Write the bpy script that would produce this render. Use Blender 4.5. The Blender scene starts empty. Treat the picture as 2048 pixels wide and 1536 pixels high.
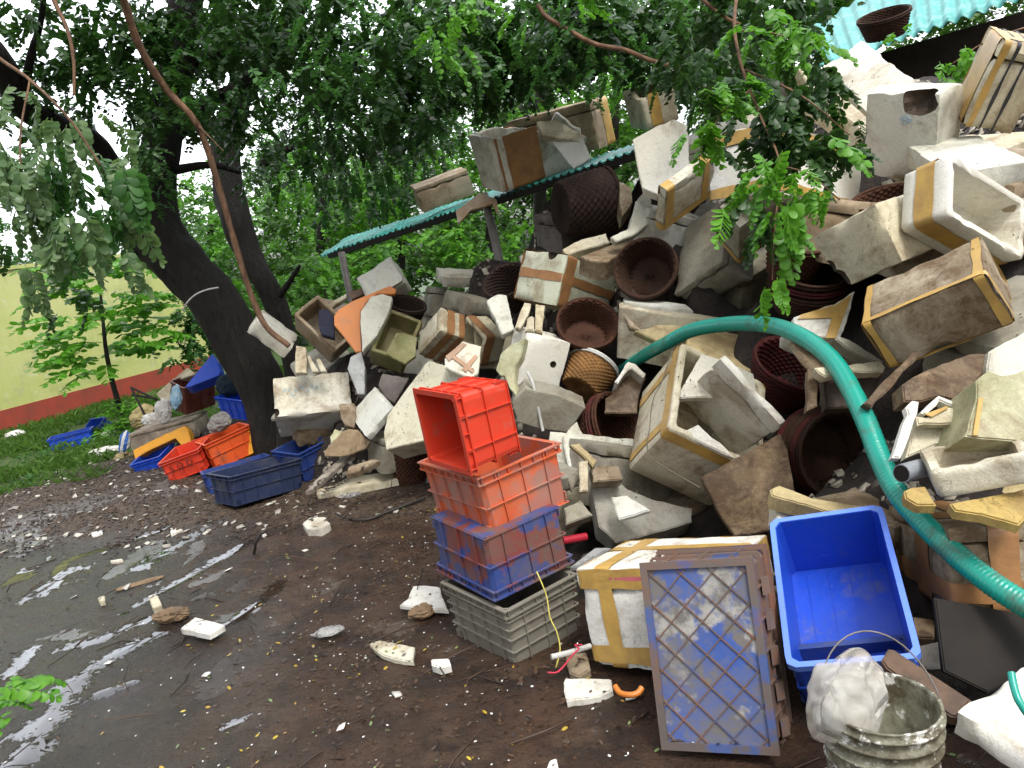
import bpy, bmesh, math, random
import numpy as np
from mathutils import Vector, Matrix, noise
C = bpy.context.scene.collection
SC = bpy.context.scene
# ---------------- camera, world, sun, exposure ----------------
PITCH, ROLL = math.radians(10), math.radians(10)
cam_d = bpy.data.cameras.new('camera'); cam = bpy.data.objects.new('camera', cam_d); C.objects.link(cam)
cam_d.sensor_width = 36; cam_d.lens = 36*1600/2048; cam_d.clip_end = 500; cam_d.clip_start = .05
fw = Vector((0, math.cos(PITCH), -math.sin(PITCH))); r0 = Vector((1, 0, 0)); u0 = Vector((0, math.sin(PITCH), math.cos(PITCH)))
ri = math.cos(ROLL)*r0-math.sin(ROLL)*u0; up = math.sin(ROLL)*r0+math.cos(ROLL)*u0
M = Matrix.Identity(4)
for i in range(3): M[i][0] = ri[i]; M[i][1] = up[i]; M[i][2] = -fw[i]
M.translation = (0, 0, 1.55); cam.matrix_world = M; SC.camera = cam
W = bpy.data.worlds.new('World'); SC.world = W; W.use_nodes = True
nt = W.node_tree; bg = nt.nodes['Background']
sky = nt.nodes.new('ShaderNodeTexSky'); sky.sky_type = 'NISHITA'; sky.sun_disc = False
SUN_EL, SUN_AZ = math.radians(58), math.radians(150)   # azimuth clockwise from +Y
sky.sun_elevation = SUN_EL; sky.sun_rotation = SUN_AZ; sky.dust_density = 6; sky.air_density = 1; sky.ozone_density = 1
hs = nt.nodes.new('ShaderNodeHueSaturation'); hs.inputs['Saturation'].default_value = .25; hs.inputs['Value'].default_value = .82
nt.links.new(sky.outputs[0], hs.inputs['Color'])
# cloud layer: broken overcast, with added brightening ahead to whiten the visible sky
tcw = nt.nodes.new('ShaderNodeTexCoord'); sxw = nt.nodes.new('ShaderNodeSeparateXYZ'); nt.links.new(tcw.outputs['Generated'], sxw.inputs[0])
nw = nt.nodes.new('ShaderNodeTexNoise'); nw.inputs['Scale'].default_value = 2.5; nw.inputs['Detail'].default_value = 6; nt.links.new(tcw.outputs['Generated'], nw.inputs['Vector'])
mr = nt.nodes.new('ShaderNodeMapRange'); mr.inputs[1].default_value = -.1; mr.inputs[2].default_value = .8; mr.inputs[3].default_value = 1.; mr.inputs[4].default_value = 4.5; nt.links.new(sxw.outputs[1], mr.inputs[0])
m1 = nt.nodes.new('ShaderNodeMapRange'); m1.inputs[1].default_value = .3; m1.inputs[2].default_value = .7; m1.inputs[3].default_value = .75; m1.inputs[4].default_value = 1.2; nt.links.new(nw.outputs[0], m1.inputs[0])
mm = nt.nodes.new('ShaderNodeMath'); mm.operation = 'MULTIPLY'; nt.links.new(mr.outputs[0], mm.inputs[0]); nt.links.new(m1.outputs[0], mm.inputs[1])
vm = nt.nodes.new('ShaderNodeVectorMath'); vm.operation = 'SCALE'; nt.links.new(hs.outputs[0], vm.inputs[0]); nt.links.new(mm.outputs[0], vm.inputs['Scale']); nt.links.new(vm.outputs[0], bg.inputs['Color'])
bg.inputs['Strength'].default_value = .15
sl = bpy.data.lights.new('sun', 'SUN'); sl.energy = 1.0; sl.angle = math.radians(12); sl.color = (1, .97, .92)
so = bpy.data.objects.new('sun', sl); C.objects.link(so)
sd = Vector((math.sin(SUN_AZ)*math.cos(SUN_EL), math.cos(SUN_AZ)*math.cos(SUN_EL), math.sin(SUN_EL)))
so.rotation_euler = (-sd).to_track_quat('-Z', 'Y').to_euler(); so.location = (3, -3, 12)
SC.view_settings.view_transform = 'Standard'; SC.view_settings.look = 'None'; SC.view_settings.exposure = .85; SC.view_settings.gamma = 1
# ---------------- helpers ----------------
def tag(o, label=None, cat=None, grp=None, kind=None):
    if label: o['label'] = label
    if cat: o['category'] = cat
    if grp: o['group'] = grp
    if kind: o['kind'] = kind
    return o
def mesh_obj(name, V, F, mat, parent=None, smooth=False, mw=None, uvrand=None):
    me = bpy.data.meshes.new(name); me.from_pydata([tuple(v) for v in V], [], F); me.update()
    if mat: me.materials.append(mat)
    if smooth: me.polygons.foreach_set('use_smooth', [True]*len(me.polygons))
    o = bpy.data.objects.new(name, me); C.objects.link(o)
    if parent: o.parent = parent
    if mw is not None: o.matrix_world = mw
    return o
def np_obj(name, V, F, mat, parent=None, smooth=False):      # V (n,3), F (m,k) constant k
    me = bpy.data.meshes.new(name); V = np.asarray(V, dtype=np.float32); F = np.asarray(F, dtype=np.int32); m, k = F.shape
    me.vertices.add(len(V)); me.vertices.foreach_set('co', V.ravel())
    me.loops.add(m*k); me.loops.foreach_set('vertex_index', F.ravel())
    me.polygons.add(m); me.polygons.foreach_set('loop_start', np.arange(0, m*k, k, dtype=np.int32)); me.polygons.foreach_set('loop_total', np.full(m, k, dtype=np.int32))
    if smooth: me.polygons.foreach_set('use_smooth', np.ones(m, dtype=bool))
    me.update(calc_edges=True); me.validate()
    me.materials.append(mat)
    o = bpy.data.objects.new(name, me); C.objects.link(o)
    if parent: o.parent = parent
    return o
def empty(name, mw):
    o = bpy.data.objects.new(name, None); C.objects.link(o); o.empty_display_size = .1; o.matrix_world = mw; return o
def nz(p, s, seed=0.): return noise.noise(Vector((p[0]*s+seed, p[1]*s+seed*.7, p[2]*s-seed*.3)))
class MB:
    def __init__(s): s.V = []; s.F = []
    def add(s, V, F):
        n = len(s.V); s.V += [tuple(v) for v in V]; s.F += [tuple(i+n for i in f) for f in F]
    def box(s, x0, x1, y0, y1, z0, z1):
        s.add([(x, y, z) for z in (z0, z1) for y in (y0, y1) for x in (x0, x1)], [(0, 2, 3, 1), (4, 5, 7, 6), (0, 1, 5, 4), (2, 6, 7, 3), (0, 4, 6, 2), (1, 3, 7, 5)])
    def bar(s, a, b, w, h, n=None):                # bar from a to b, width w, height h
        a = Vector(a); b = Vector(b); d = (b-a).normalized(); n = Vector(n) if n else Vector((0, 0, 1))
        if abs(d.dot(n)) > .99: n = Vector((1, 0, 0))
        x = d.cross(n).normalized(); y = x.cross(d).normalized()
        V = [p+x*sx*w/2+y*sy*h/2 for p in (a, b) for sy in (-1, 1) for sx in (-1, 1)]
        s.add(V, [(0, 2, 3, 1), (4, 5, 7, 6), (0, 1, 5, 4), (2, 6, 7, 3), (0, 4, 6, 2), (1, 3, 7, 5)])
    def tube(s, pts, r, n=8, cap=True):
        pts = [Vector(p) for p in pts]; rr = r if isinstance(r, (list, tuple)) else [r]*len(pts)
        t0 = (pts[1]-pts[0]).normalized(); nn = t0.orthogonal().normalized(); V = []; F = []
        for i, p in enumerate(pts):
            t = (pts[min(i+1, len(pts)-1)]-pts[max(i-1, 0)]).normalized()
            nn = (nn-t*nn.dot(t)).normalized(); bb = t.cross(nn)
            for k in range(n):
                a = 2*math.pi*k/n; V.append(p+(nn*math.cos(a)+bb*math.sin(a))*rr[i])
        for i in range(len(pts)-1):
            for k in range(n): F.append((i*n+k, i*n+(k+1) % n, (i+1)*n+(k+1) % n, (i+1)*n+k))
        if cap: F.append(tuple(range(n-1, -1, -1))); F.append(tuple((len(pts)-1)*n+k for k in range(n)))
        s.add(V, F)
    def build(s, name, mat, parent=None, smooth=False, mw=None): return mesh_obj(name, s.V, s.F, mat, parent, smooth, mw)
def curve_pts(P, n):                                # Catmull-Rom through points
    P = [Vector(p) for p in P]; Q = [P[0]*2-P[1]]+P+[P[-1]*2-P[-2]]; out = []
    for i in range(len(P)-1):
        a, b, c, d = Q[i:i+4]
        for k in range(n):
            t = k/n; out.append(.5*((2*b)+(c-a)*t+(2*a-5*b+4*c-d)*t*t+(3*b-a-3*c+d)*t**3))
    out.append(P[-1]); return out
# ---------------- materials ----------------
class NB:
    def __init__(s, name):
        s.m = bpy.data.materials.new(name); s.m.use_nodes = True; s.t = s.m.node_tree; s.b = s.t.nodes['Principled BSDF']; s.out = s.t.nodes['Material Output']
        tc = s.n('ShaderNodeTexCoord'); oi = s.n('ShaderNodeObjectInfo')
        mul = s.n('ShaderNodeMath', operation='MULTIPLY'); mul.inputs[1].default_value = 37.; s.l(oi.outputs['Random'], mul.inputs[0])
        ad = s.n('ShaderNodeVectorMath', operation='ADD'); s.l(tc.outputs['Object'], ad.inputs[0]); s.l(mul.outputs[0], ad.inputs[1]); s.co = ad.outputs[0]; s.rand = oi.outputs['Random']
    def n(s, t, **k):
        x = s.t.nodes.new(t)
        for a, b in k.items(): setattr(x, a, b)
        return x
    def l(s, a, b): s.t.links.new(a, b)
    def noise(s, scale, detail=4, rough=.55, vec=None, dist=0):
        x = s.n('ShaderNodeTexNoise'); x.inputs['Scale'].default_value = scale; x.inputs['Detail'].default_value = detail; x.inputs['Roughness'].default_value = rough; x.inputs['Distortion'].default_value = dist
        s.l(vec or s.co, x.inputs['Vector']); return x.outputs[0]
    def ramp(s, f, a, b, va=0., vb=1.):
        x = s.n('ShaderNodeMapRange'); x.inputs[1].default_value = a; x.inputs[2].default_value = b; x.inputs[3].default_value = va; x.inputs[4].default_value = vb; s.l(f, x.inputs[0]); return x.outputs[0]
    def mix(s, f, a, b, mode='MIX'):
        x = s.n('ShaderNodeMix', data_type='RGBA', blend_type=mode)
        if isinstance(f, (int, float)): x.inputs[0].default_value = f
        else: s.l(f, x.inputs[0])
        for v, i in ((a, 6), (b, 7)):
            if isinstance(v, (tuple, list)): x.inputs[i].default_value = tuple(v)+(1,)
            else: s.l(v, x.inputs[i])
        return x.outputs[2]
    def math(s, op, a, b):
        x = s.n('ShaderNodeMath', operation=op)
        for v, i in ((a, 0), (b, 1)):
            if isinstance(v, (int, float)): x.inputs[i].default_value = v
            else: s.l(v, x.inputs[i])
        return x.outputs[0]
    def scaled(s, sc, vec=None):
        x = s.n('ShaderNodeMapping'); x.inputs['Scale'].default_value = sc; s.l(vec or s.co, x.inputs[0]); return x.outputs[0]
    def bump(s, h, strength, dist):
        x = s.n('ShaderNodeBump'); x.inputs['Strength'].default_value = strength; x.inputs['Distance'].default_value = dist; s.l(h, x.inputs['Height'])
        if hasattr(s, 'lastb'): s.l(s.lastb, x.inputs['Normal'])
        s.lastb = x.outputs[0]; s.l(x.outputs[0], s.b.inputs['Normal'])
    def base(s, c):
        if isinstance(c, (tuple, list)): s.b.inputs['Base Color'].default_value = tuple(c)+(1,)
        else: s.l(c, s.b.inputs['Base Color'])
    def rough(s, v, spec=None):
        if isinstance(v, (int, float)): s.b.inputs['Roughness'].default_value = v
        else: s.l(v, s.b.inputs['Roughness'])
        if spec is not None: s.b.inputs['Specular IOR Level'].default_value = spec
DIRT = (.10, .072, .042)
def foam_mat(name, clean, dirt=(.24, .17, .095), amt=.4, speck=.3, moss=0., dark=(.045, .03, .018)):
    b = NB(name)
    m1 = b.ramp(b.noise(4.2, 8, .7, dist=.5), .60-amt*.40, .72-amt*.28)
    m2 = b.ramp(b.noise(11, 9, .75, dist=.9), .62-amt*.25, .82-amt*.2)
    st = b.ramp(b.noise(1, 7, .7, b.scaled((2.2, 26, 7))), .56, .80)
    m = b.math('MINIMUM', b.math('ADD', b.math('MULTIPLY', m1, .7), b.math('ADD', b.math('MULTIPLY', m2, .6), b.math('MULTIPLY', st, .28+amt*.3))), 1.)
    var = b.mix(b.rand, tuple(c*.90 for c in clean), tuple(min(.86, c*1.06) for c in clean))
    var = b.mix(b.ramp(b.noise(1.3, 2), .35, .65), var, tuple((clean[0]*.93, clean[1]*.9, clean[2]*.78)))
    col = b.mix(m, var, dirt)
    if moss: col = b.mix(b.math('MULTIPLY', b.ramp(b.noise(6, 6, .7), .5-moss*.2, .72), moss), col, (.13, .15, .03))
    mt = b.math('MULTIPLY', b.ramp(b.noise(26, 9, .8), .60-amt*.16, .70-amt*.10), b.ramp(b.noise(2.6, 4, .6), .36-amt*.1, .62)); col = b.mix(b.math('MULTIPLY', mt, .30+.5*amt), col, tuple(c*.55 for c in dirt))
    gr = b.ramp(b.noise(150, 4, .8), .3, .7, .80-.12*amt, 1.07); gm = b.n('ShaderNodeVectorMath', operation='SCALE'); b.l(col, gm.inputs[0]); b.l(gr, gm.inputs['Scale']); col = gm.outputs[0]
    sp = b.ramp(b.noise(150, 6, .75), .655-speck*.045, .70-speck*.04)
    spm = b.math('MULTIPLY', sp, b.ramp(b.noise(6, 5, .7), .46-speck*.08, .60))
    col = b.mix(b.math('MULTIPLY', spm, .75), col, dark)
    cr = b.ramp(b.noise(9, 5, .65, b.scaled((1, .35, .8)), dist=1.4), .488, .4995); cr2 = b.ramp(b.noise(9, 5, .65, b.scaled((1, .35, .8)), dist=1.4), .5005, .512, 1, 0)
    ck = b.math('MULTIPLY', b.math('MULTIPLY', cr, cr2), b.ramp(b.noise(3.1, 2), .56, .66)); col = b.mix(b.math('MULTIPLY', ck, .55), col, dark)
    b.base(col); b.rough(b.ramp(b.noise(8, 3), .3, .7, .42, .8), .35)
    v = b.n('ShaderNodeTexVoronoi'); v.inputs['Scale'].default_value = 210; b.l(b.co, v.inputs['Vector'])
    b.bump(v.outputs['Distance'], .3, .002); b.bump(b.noise(34, 8, .75), .6, .005); b.bump(b.noise(7, 4, .6), .3, .010); b.bump(b.math('SUBTRACT', 1, ck), .5, .006)
    return b.m
def plastic_mat(name, base, dirt=(.22, .17, .13), amt=.3, second=None, samt=.4, rough=.42, third=None):
    b = NB(name); col = b.mix(b.ramp(b.noise(2.5, 2), .35, .65), tuple(c*.82 for c in base), base)
    if second: col = b.mix(b.ramp(b.noise(7, 6, .6), .60-samt*.25, .66-samt*.25), col, second)
    if third: col = b.mix(b.ramp(b.noise(9.3, 6, .65, b.scaled((1, 1, 1.3))), .56, .62), col, third)
    d = b.math('ADD', b.math('MULTIPLY', b.ramp(b.noise(5, 7, .65), .68-amt*.4, .84-amt*.3), .75), b.math('MULTIPLY', b.ramp(b.noise(40, 5, .7), .5, .75), amt*.6))
    d = b.math('MINIMUM', d, 1.); col = b.mix(d, col, dirt)
    sc = b.ramp(b.noise(1, 6, .7, b.scaled((8, 60, 30))), .66, .72); col = b.mix(b.math('MULTIPLY', sc, .35), col, tuple(min(1, c*1.2+.18) for c in base))
    b.base(col); b.rough(b.math('ADD', b.math('MULTIPLY', d, .35), rough), .45); b.bump(b.noise(30, 5, .6), .25, .004); return b.m
def simple_mat(name, col, rough=.6, col2=None, ns=6, bump=.3, bd=.005, spec=.4):
    b = NB(name); b.base(b.mix(b.ramp(b.noise(ns, 6, .65), .35, .68), col, col2 or tuple(c*.6 for c in col))); b.rough(rough, spec); b.bump(b.noise(ns*4, 6, .6), bump, bd); return b.m
FM = {
 'white': foam_mat('foam_white', (.68, .67, .60), (.26, .19, .11), amt=.30, speck=.35), 'clean': foam_mat('foam_clean', (.78, .775, .74), (.36, .29, .19), amt=.16, speck=.2),
 'cream': foam_mat('foam_cream', (.64, .60, .47), (.24, .16, .085), amt=.34, speck=.3), 'greyw': foam_mat('foam_pale_grey', (.62, .63, .59), (.26, .23, .18), amt=.22, speck=.2),
 'grey': foam_mat('foam_grey', (.33, .32, .27), (.17, .14, .10), amt=.42, speck=.4), 'dirty': foam_mat('foam_dirty', (.46, .40, .30), (.15, .095, .05), amt=.62, speck=.8),
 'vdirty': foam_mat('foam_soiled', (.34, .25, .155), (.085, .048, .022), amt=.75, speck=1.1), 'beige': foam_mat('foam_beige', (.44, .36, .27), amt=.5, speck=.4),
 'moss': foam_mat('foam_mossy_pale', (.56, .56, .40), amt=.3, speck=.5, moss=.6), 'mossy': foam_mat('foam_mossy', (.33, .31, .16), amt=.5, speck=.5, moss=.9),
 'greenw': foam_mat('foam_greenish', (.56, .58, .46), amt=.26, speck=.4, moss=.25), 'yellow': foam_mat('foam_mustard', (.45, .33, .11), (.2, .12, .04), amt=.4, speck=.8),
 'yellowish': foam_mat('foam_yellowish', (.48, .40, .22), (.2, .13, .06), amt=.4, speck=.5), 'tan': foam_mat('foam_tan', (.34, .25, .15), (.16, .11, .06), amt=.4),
 'darkg': foam_mat('foam_dusky', (.15, .13, .12), (.07, .055, .05), amt=.5), 'darkb': foam_mat('recess_dark_brown', (.06, .04, .026), (.03, .018, .012), amt=.5),
 'leafy': foam_mat('foam_speckled', (.60, .58, .46), amt=.25, speck=.45, moss=.2), 'greyc': simple_mat('grey_sheet', (.40, .41, .40), .35, (.2, .2, .2), bump=.8, bd=.02),
 'cardb': simple_mat('crusted_carton', (.40, .34, .26), .8, (.09, .06, .045), 4, .9, .02), 'black': simple_mat('black_plastic', (.012, .011, .010), .75, (.022, .018, .015), spec=.2),
 'wood': simple_mat('old_wood', (.17, .10, .06), .65, (.07, .045, .03), 9, .6), 'woodg': simple_mat('grey_wood', (.30, .27, .22), .7, (.14, .11, .09), 12, .7),
 'ochre': plastic_mat('orange_plastic', (.55, .17, .02), amt=.3), 'yellowc': plastic_mat('yellow_plastic', (.80, .36, .02), amt=.2), 'navy': simple_mat('navy_net', (.02, .022, .05), .8, (.01, .01, .02), 30, 1),
 'blue': plastic_mat('blue_plastic', (.015, .075, .55), (.13, .14, .17), amt=.26, rough=.33), 'bluedk': plastic_mat('dull_blue_plastic', (.02, .05, .22), (.08, .07, .07), amt=.4),
 'slate': plastic_mat('slate_plastic', (.022, .035, .085), (.10, .09, .085), amt=.4), 'red': plastic_mat('red_plastic', (.66, .05, .02), (.33, .14, .10), amt=.32), 'red2': plastic_mat('orange_red_plastic', (.72, .10, .02), (.16, .07, .04), amt=.35),
 'orange': plastic_mat('faded_orange_plastic', (.64, .125, .045), (.30, .20, .16), amt=.5, second=(.40, .15, .11), samt=.45), 'grey_p': plastic_mat('grey_plastic', (.23, .215, .175), (.13, .11, .085), amt=.5),
 'bluedirty': plastic_mat('blue_worn_plastic', (.035, .07, .26), (.12, .095, .08), amt=.7, second=(.20, .05, .04), samt=.5), 'bluerust': plastic_mat('blue_grey_worn_plastic', (.06, .12, .40), (.15, .14, .125), amt=.75, second=(.42, .41, .38), samt=.35, third=(.16, .15, .14)),
 'rustblue': plastic_mat('rust_and_blue_plastic', (.13, .11, .10), (.19, .09, .055), amt=.5, second=(.06, .10, .26), samt=.3),
 'rust': plastic_mat('rust_stained_plastic', (.15, .105, .085), (.22, .08, .035), amt=.5, second=(.06, .09, .2), samt=.15), 'maroon': plastic_mat('maroon_plastic', (.12, .03, .02), (.08, .05, .04), amt=.35),
 'tapec': simple_mat('torn_tape', (.42, .25, .13), .45, (.55, .48, .38), 8, .5),
}
TM = {'must': simple_mat('mustard_tape', (.52, .33, .085), .32, (.36, .22, .07), 14, .5, .003), 'brown': simple_mat('brown_tape', (.34, .17, .065), .33, (.22, .11, .05), 12, .5, .003), 'pink': simple_mat('pink_strap', (.62, .16, .18), .5), 'black': simple_mat('black_cord', (.04, .04, .045), .5)}
def basket_mat(name, c1, c2):
    b = NB(name); col = b.mix(b.ramp(b.noise(14, 6, .7), .35, .7), c1, c2); col = b.mix(b.ramp(b.noise(3, 3), .55, .7), col, tuple(x*.45 for x in c1)); b.base(col); b.rough(.75, .2)
    b.bump(b.noise(60, 5, .7), .6, .004); return b.m
KM = {'brown': basket_mat('basket_brown', (.052, .024, .013), (.020, .011, .007)), 'redbrown': basket_mat('basket_red_brown', (.080, .032, .017), (.034, .015, .009)), 'dark': basket_mat('basket_dark', (.034, .018, .013), (.014, .009, .007)),
 'gold': basket_mat('basket_golden', (.30, .155, .05), (.13, .06, .025)), 'red': basket_mat('basket_dark_red', (.085, .014, .014), (.032, .015, .011)), 'black': FM['black'], 'bluedk': FM['navy'], 'white': simple_mat('white_cane', (.6, .6, .56), .5)}
def leaf_mat(name, c1, c2, trans=.35, rough=.4, spec=.4):
    b = NB(name); g = b.n('ShaderNodeNewGeometry')
    col = b.mix(g.outputs['Random Per Island'], c1, c2); b.base(col); b.rough(rough, spec)
    tr = b.n('ShaderNodeBsdfTranslucent'); b.l(b.mix(.5, col, (c2[0]*1.4, c2[1]*1.5, c2[2]*.8)), tr.inputs['Color'])
    mx = b.n('ShaderNodeMixShader'); mx.inputs[0].default_value = trans; b.l(b.b.outputs[0], mx.inputs[1]); b.l(tr.outputs[0], mx.inputs[2]); b.l(mx.outputs[0], b.out.inputs['Surface']); return b.m
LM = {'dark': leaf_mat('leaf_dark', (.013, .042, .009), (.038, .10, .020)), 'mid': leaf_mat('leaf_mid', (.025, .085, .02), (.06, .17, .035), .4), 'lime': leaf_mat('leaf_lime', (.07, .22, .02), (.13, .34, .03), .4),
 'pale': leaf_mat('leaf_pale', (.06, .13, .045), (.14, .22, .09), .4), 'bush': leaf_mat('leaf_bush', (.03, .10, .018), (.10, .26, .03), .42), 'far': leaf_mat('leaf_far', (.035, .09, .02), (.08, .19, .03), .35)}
def bark_mat(name, c1, c2, d=.03):
    b = NB(name); v = b.scaled((6, 6, 1.6)); f = b.noise(3, 8, .65, v, .6); b.base(b.mix(b.ramp(f, .35, .7), c1, c2)); b.rough(.75, .3); b.bump(f, 1., d); b.bump(b.noise(40, 5), .5, .006); return b.m
BARK = bark_mat('bark_dark', (.006, .005, .0045), (.022, .018, .014), .05); TWIG = bark_mat('twig_brown', (.06, .03, .018), (.26, .15, .085), .02)
METAL = simple_mat('grey_steel', (.20, .19, .175), .5, (.11, .09, .08), 12, .3)
# ---------------- foam boxes ----------------
def rgrid(D, r, cell):                              # closed rounded box as a welded grid, z from 0 to D[2]
    n = [max(2, int(round(d/cell))) for d in D]; idx = {}; V = []; F = []
    def vid(i, j, k):
        key = (i, j, k)
        if key not in idx:
            p = [D[a]*((i, j, k)[a]/n[a])-D[a]/2 for a in range(3)]
            q = [max(-D[a]/2+r, min(D[a]/2-r, p[a])) for a in range(3)]; d = Vector(p)-Vector(q)
            if d.length > 1e-6 and sum(1 for a in range(3) if abs(d[a]) > 1e-6) > 1: d = d.normalized()*r
            pp = Vector(q)+d; idx[key] = len(V); V.append((pp[0], pp[1], pp[2]+D[2]/2))
        return idx[key]
    for a, b, c in ((0, 1, 2), (1, 2, 0), (2, 0, 1)):
        for s in (0, 1):
            for i in range(n[a]):
                for j in range(n[b]):
                    q = []
                    for di, dj in ((0, 0), (1, 0), (1, 1), (0, 1)):
                        t = [0, 0, 0]; t[a] = i+di; t[b] = j+dj; t[c] = s*n[c]; q.append(vid(*t))
                    F.append(tuple(q) if s else tuple(q[::-1]))
    return V, F
def disp(p, seed, amp=.0035):
    return Vector((nz(p, 6, seed), nz(p, 6, seed+9), nz(p, 6, seed+17)))*amp*.7
def chip(p, D, seed):                               # dents and missing corners near the edges
    c = [D[0]/2-abs(p[0]), D[1]/2-abs(p[1]), min(p[2], D[2]-p[2])]; cs = sorted(c)
    e = max(0, 1-(cs[0]+cs[1])/.035); a = max(0, nz(p, 13, seed)+.12)
    ctr = Vector((0, 0, D[2]/2)); return (ctr-Vector(p)).normalized()*e*a*.035
def closed_box(D, seed, r=.009):
    V, F = rgrid(D, r, .03); return [Vector(v)+disp(v, seed)+chip(v, D, seed) for v in V], F
def loop_pts(X, Y, r, n, inset=0.):                 # rounded rectangle, n points
    X -= 2*inset; Y -= 2*inset; r = max(.004, r-inset*.7); P = []; per = [(X/2-r, -Y/2, 'e')]
    L = [X-2*r, math.pi/2*r, Y-2*r, math.pi/2*r]*2; T = sum(L); out = []
    for k in range(n):
        s = T*k/n; i = 0
        while s > L[i]: s -= L[i]; i += 1
        if i == 0: p = (-X/2+r+s, -Y/2)
        elif i == 1: a = -math.pi/2+s/r; p = (X/2-r+r*math.cos(a), -Y/2+r+r*math.sin(a))
        elif i == 2: p = (X/2, -Y/2+r+s)
        elif i == 3: a = s/r; p = (X/2-r+r*math.cos(a), Y/2-r+r*math.sin(a))
        elif i == 4: p = (X/2-r-s, Y/2)
        elif i == 5: a = math.pi/2+s/r; p = (-X/2+r+r*math.cos(a), Y/2-r+r*math.sin(a))
        elif i == 6: p = (-X/2, Y/2-r-s)
        else: a = math.pi+s/r; p = (-X/2+r+r*math.cos(a), -Y/2+r+r*math.sin(a))
        out.append(p)
    return out
def open_box(D, t, seed, brk=0., taper=.05):
    X, Y, Z = D; n = 96; ft = t*1.1
    O = loop_pts(X, Y, .02, n); I = loop_pts(X, Y, .02, n, t)
    H = []
    for k in range(n):
        p = O[k]; h = Z
        if brk: h -= max(0, nz((p[0], p[1], 0), 2.6, seed)+.08)*brk*3.2*Z
        h -= max(0, nz((p[0]*1.5, p[1]*1.5, 3), 9, seed))*.02
        H.append(max(Z*.25, h))
    rings = []
    def ring(P, f, zz): rings.append([(p[0]*f(z), p[1]*f(z), z) for p, z in zip(P, zz)])
    f = lambda z: 1-taper*(1-z/Z)
    ring([(p[0]*.96, p[1]*.96) for p in O], f, [0.]*n); ring(O, f, [.008]*n)
    for q in (.2, .4, .6, .8, 1.): ring(O, f, [.012+(h-.02)*q for h in H])
    ring([(o[0]*.8+i[0]*.2, o[1]*.8+i[1]*.2) for o, i in zip(O, I)], f, H); ring([(o[0]*.2+i[0]*.8, o[1]*.2+i[1]*.8) for o, i in zip(O, I)], f, H)
    for q in (.98, .7, .45, .2): ring(I, f, [ft+(h-ft)*q for h in H])
    ring([(p[0]*.97, p[1]*.97) for p in I], f, [ft]*n)
    V = []; F = []
    for rg in rings:
        for p in rg: V.append(Vector(p)+disp(p, seed, .004))
    for a in range(len(rings)-1):
        for k in range(n): F.append((a*n+k, a*n+(k+1) % n, (a+1)*n+(k+1) % n, (a+1)*n+k))
    for base, rg, flip in ((0, rings[0], True), ((len(rings)-1)*n, rings[-1], False)):
        q = len(V); V.append(Vector((0, 0, rg[0][2]))); 
        for k in range(n): F.append((base+(k+1) % n, base+k, q) if flip else (base+k, base+(k+1) % n, q))
    return V, F
def tape_band(D, ax, fr, w, seed, opened):          # strip wrapped round the box, perpendicular to local axis ax
    off = .0035; c = (fr-.5)*D[ax] if ax < 2 else fr*D[2]; c = c if ax < 2 else c-D[2]/2
    lim = D[ax]/2-.004; lo = max(-lim, c-w/2); hi = min(lim, c+w/2); a, b = [(1, 2), (0, 2), (0, 1)][ax]
    P = loop_pts(D[a]+2*off, D[b]+2*off, .016, 80); V = []; F = []; m = 3
    ok = []
    for (x, y) in P:
        ok.append(not (opened and ax < 2 and y > D[b]/2-.02))
        for j in range(m+1):
            s = lo+(hi-lo)*j/m+.002*math.sin(x*40+y*31+j); p = [0, 0, 0]; p[ax] = s; p[a] = x; p[b] = y; p[2] += D[2]/2
            if opened: ff = 1-.05*(1-p[2]/D[2])+.004; p[0] *= ff; p[1] *= ff
            V.append(Vector(p)+disp(p, seed, .004 if opened else .0035))
    n = len(P)
    for k in range(n):
        k2 = (k+1) % n
        if ok[k] and ok[k2]:
            for j in range(m): F.append((k*(m+1)+j, k2*(m+1)+j, k2*(m+1)+j+1, k*(m+1)+j+1))
    return V, F
def cut_hole(o, p, r, seed):
    bpy.ops.mesh.primitive_ico_sphere_add(subdivisions=3, radius=r, location=p); c = bpy.context.object
    for v in c.data.vertices: v.co *= 1+.35*nz(v.co*18, 1, seed)
    c.scale = (1, 1, 1); m = o.modifiers.new('hole', 'BOOLEAN'); m.operation = 'DIFFERENCE'; m.object = c; m.solver = 'EXACT'; m.material_mode = 'TRANSFER'; c.data.materials.append(FM['darkb'])  # near-black cut faces stand in for shade inside the hole
    bpy.context.view_layer.update(); dg = bpy.context.evaluated_depsgraph_get(); me = bpy.data.meshes.new_from_object(o.evaluated_get(dg)); o.modifiers.clear()
    if len(me.polygons) > 50: me.name = o.data.name; o.data = me
    bpy.data.objects.remove(c, do_unlink=True)
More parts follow.
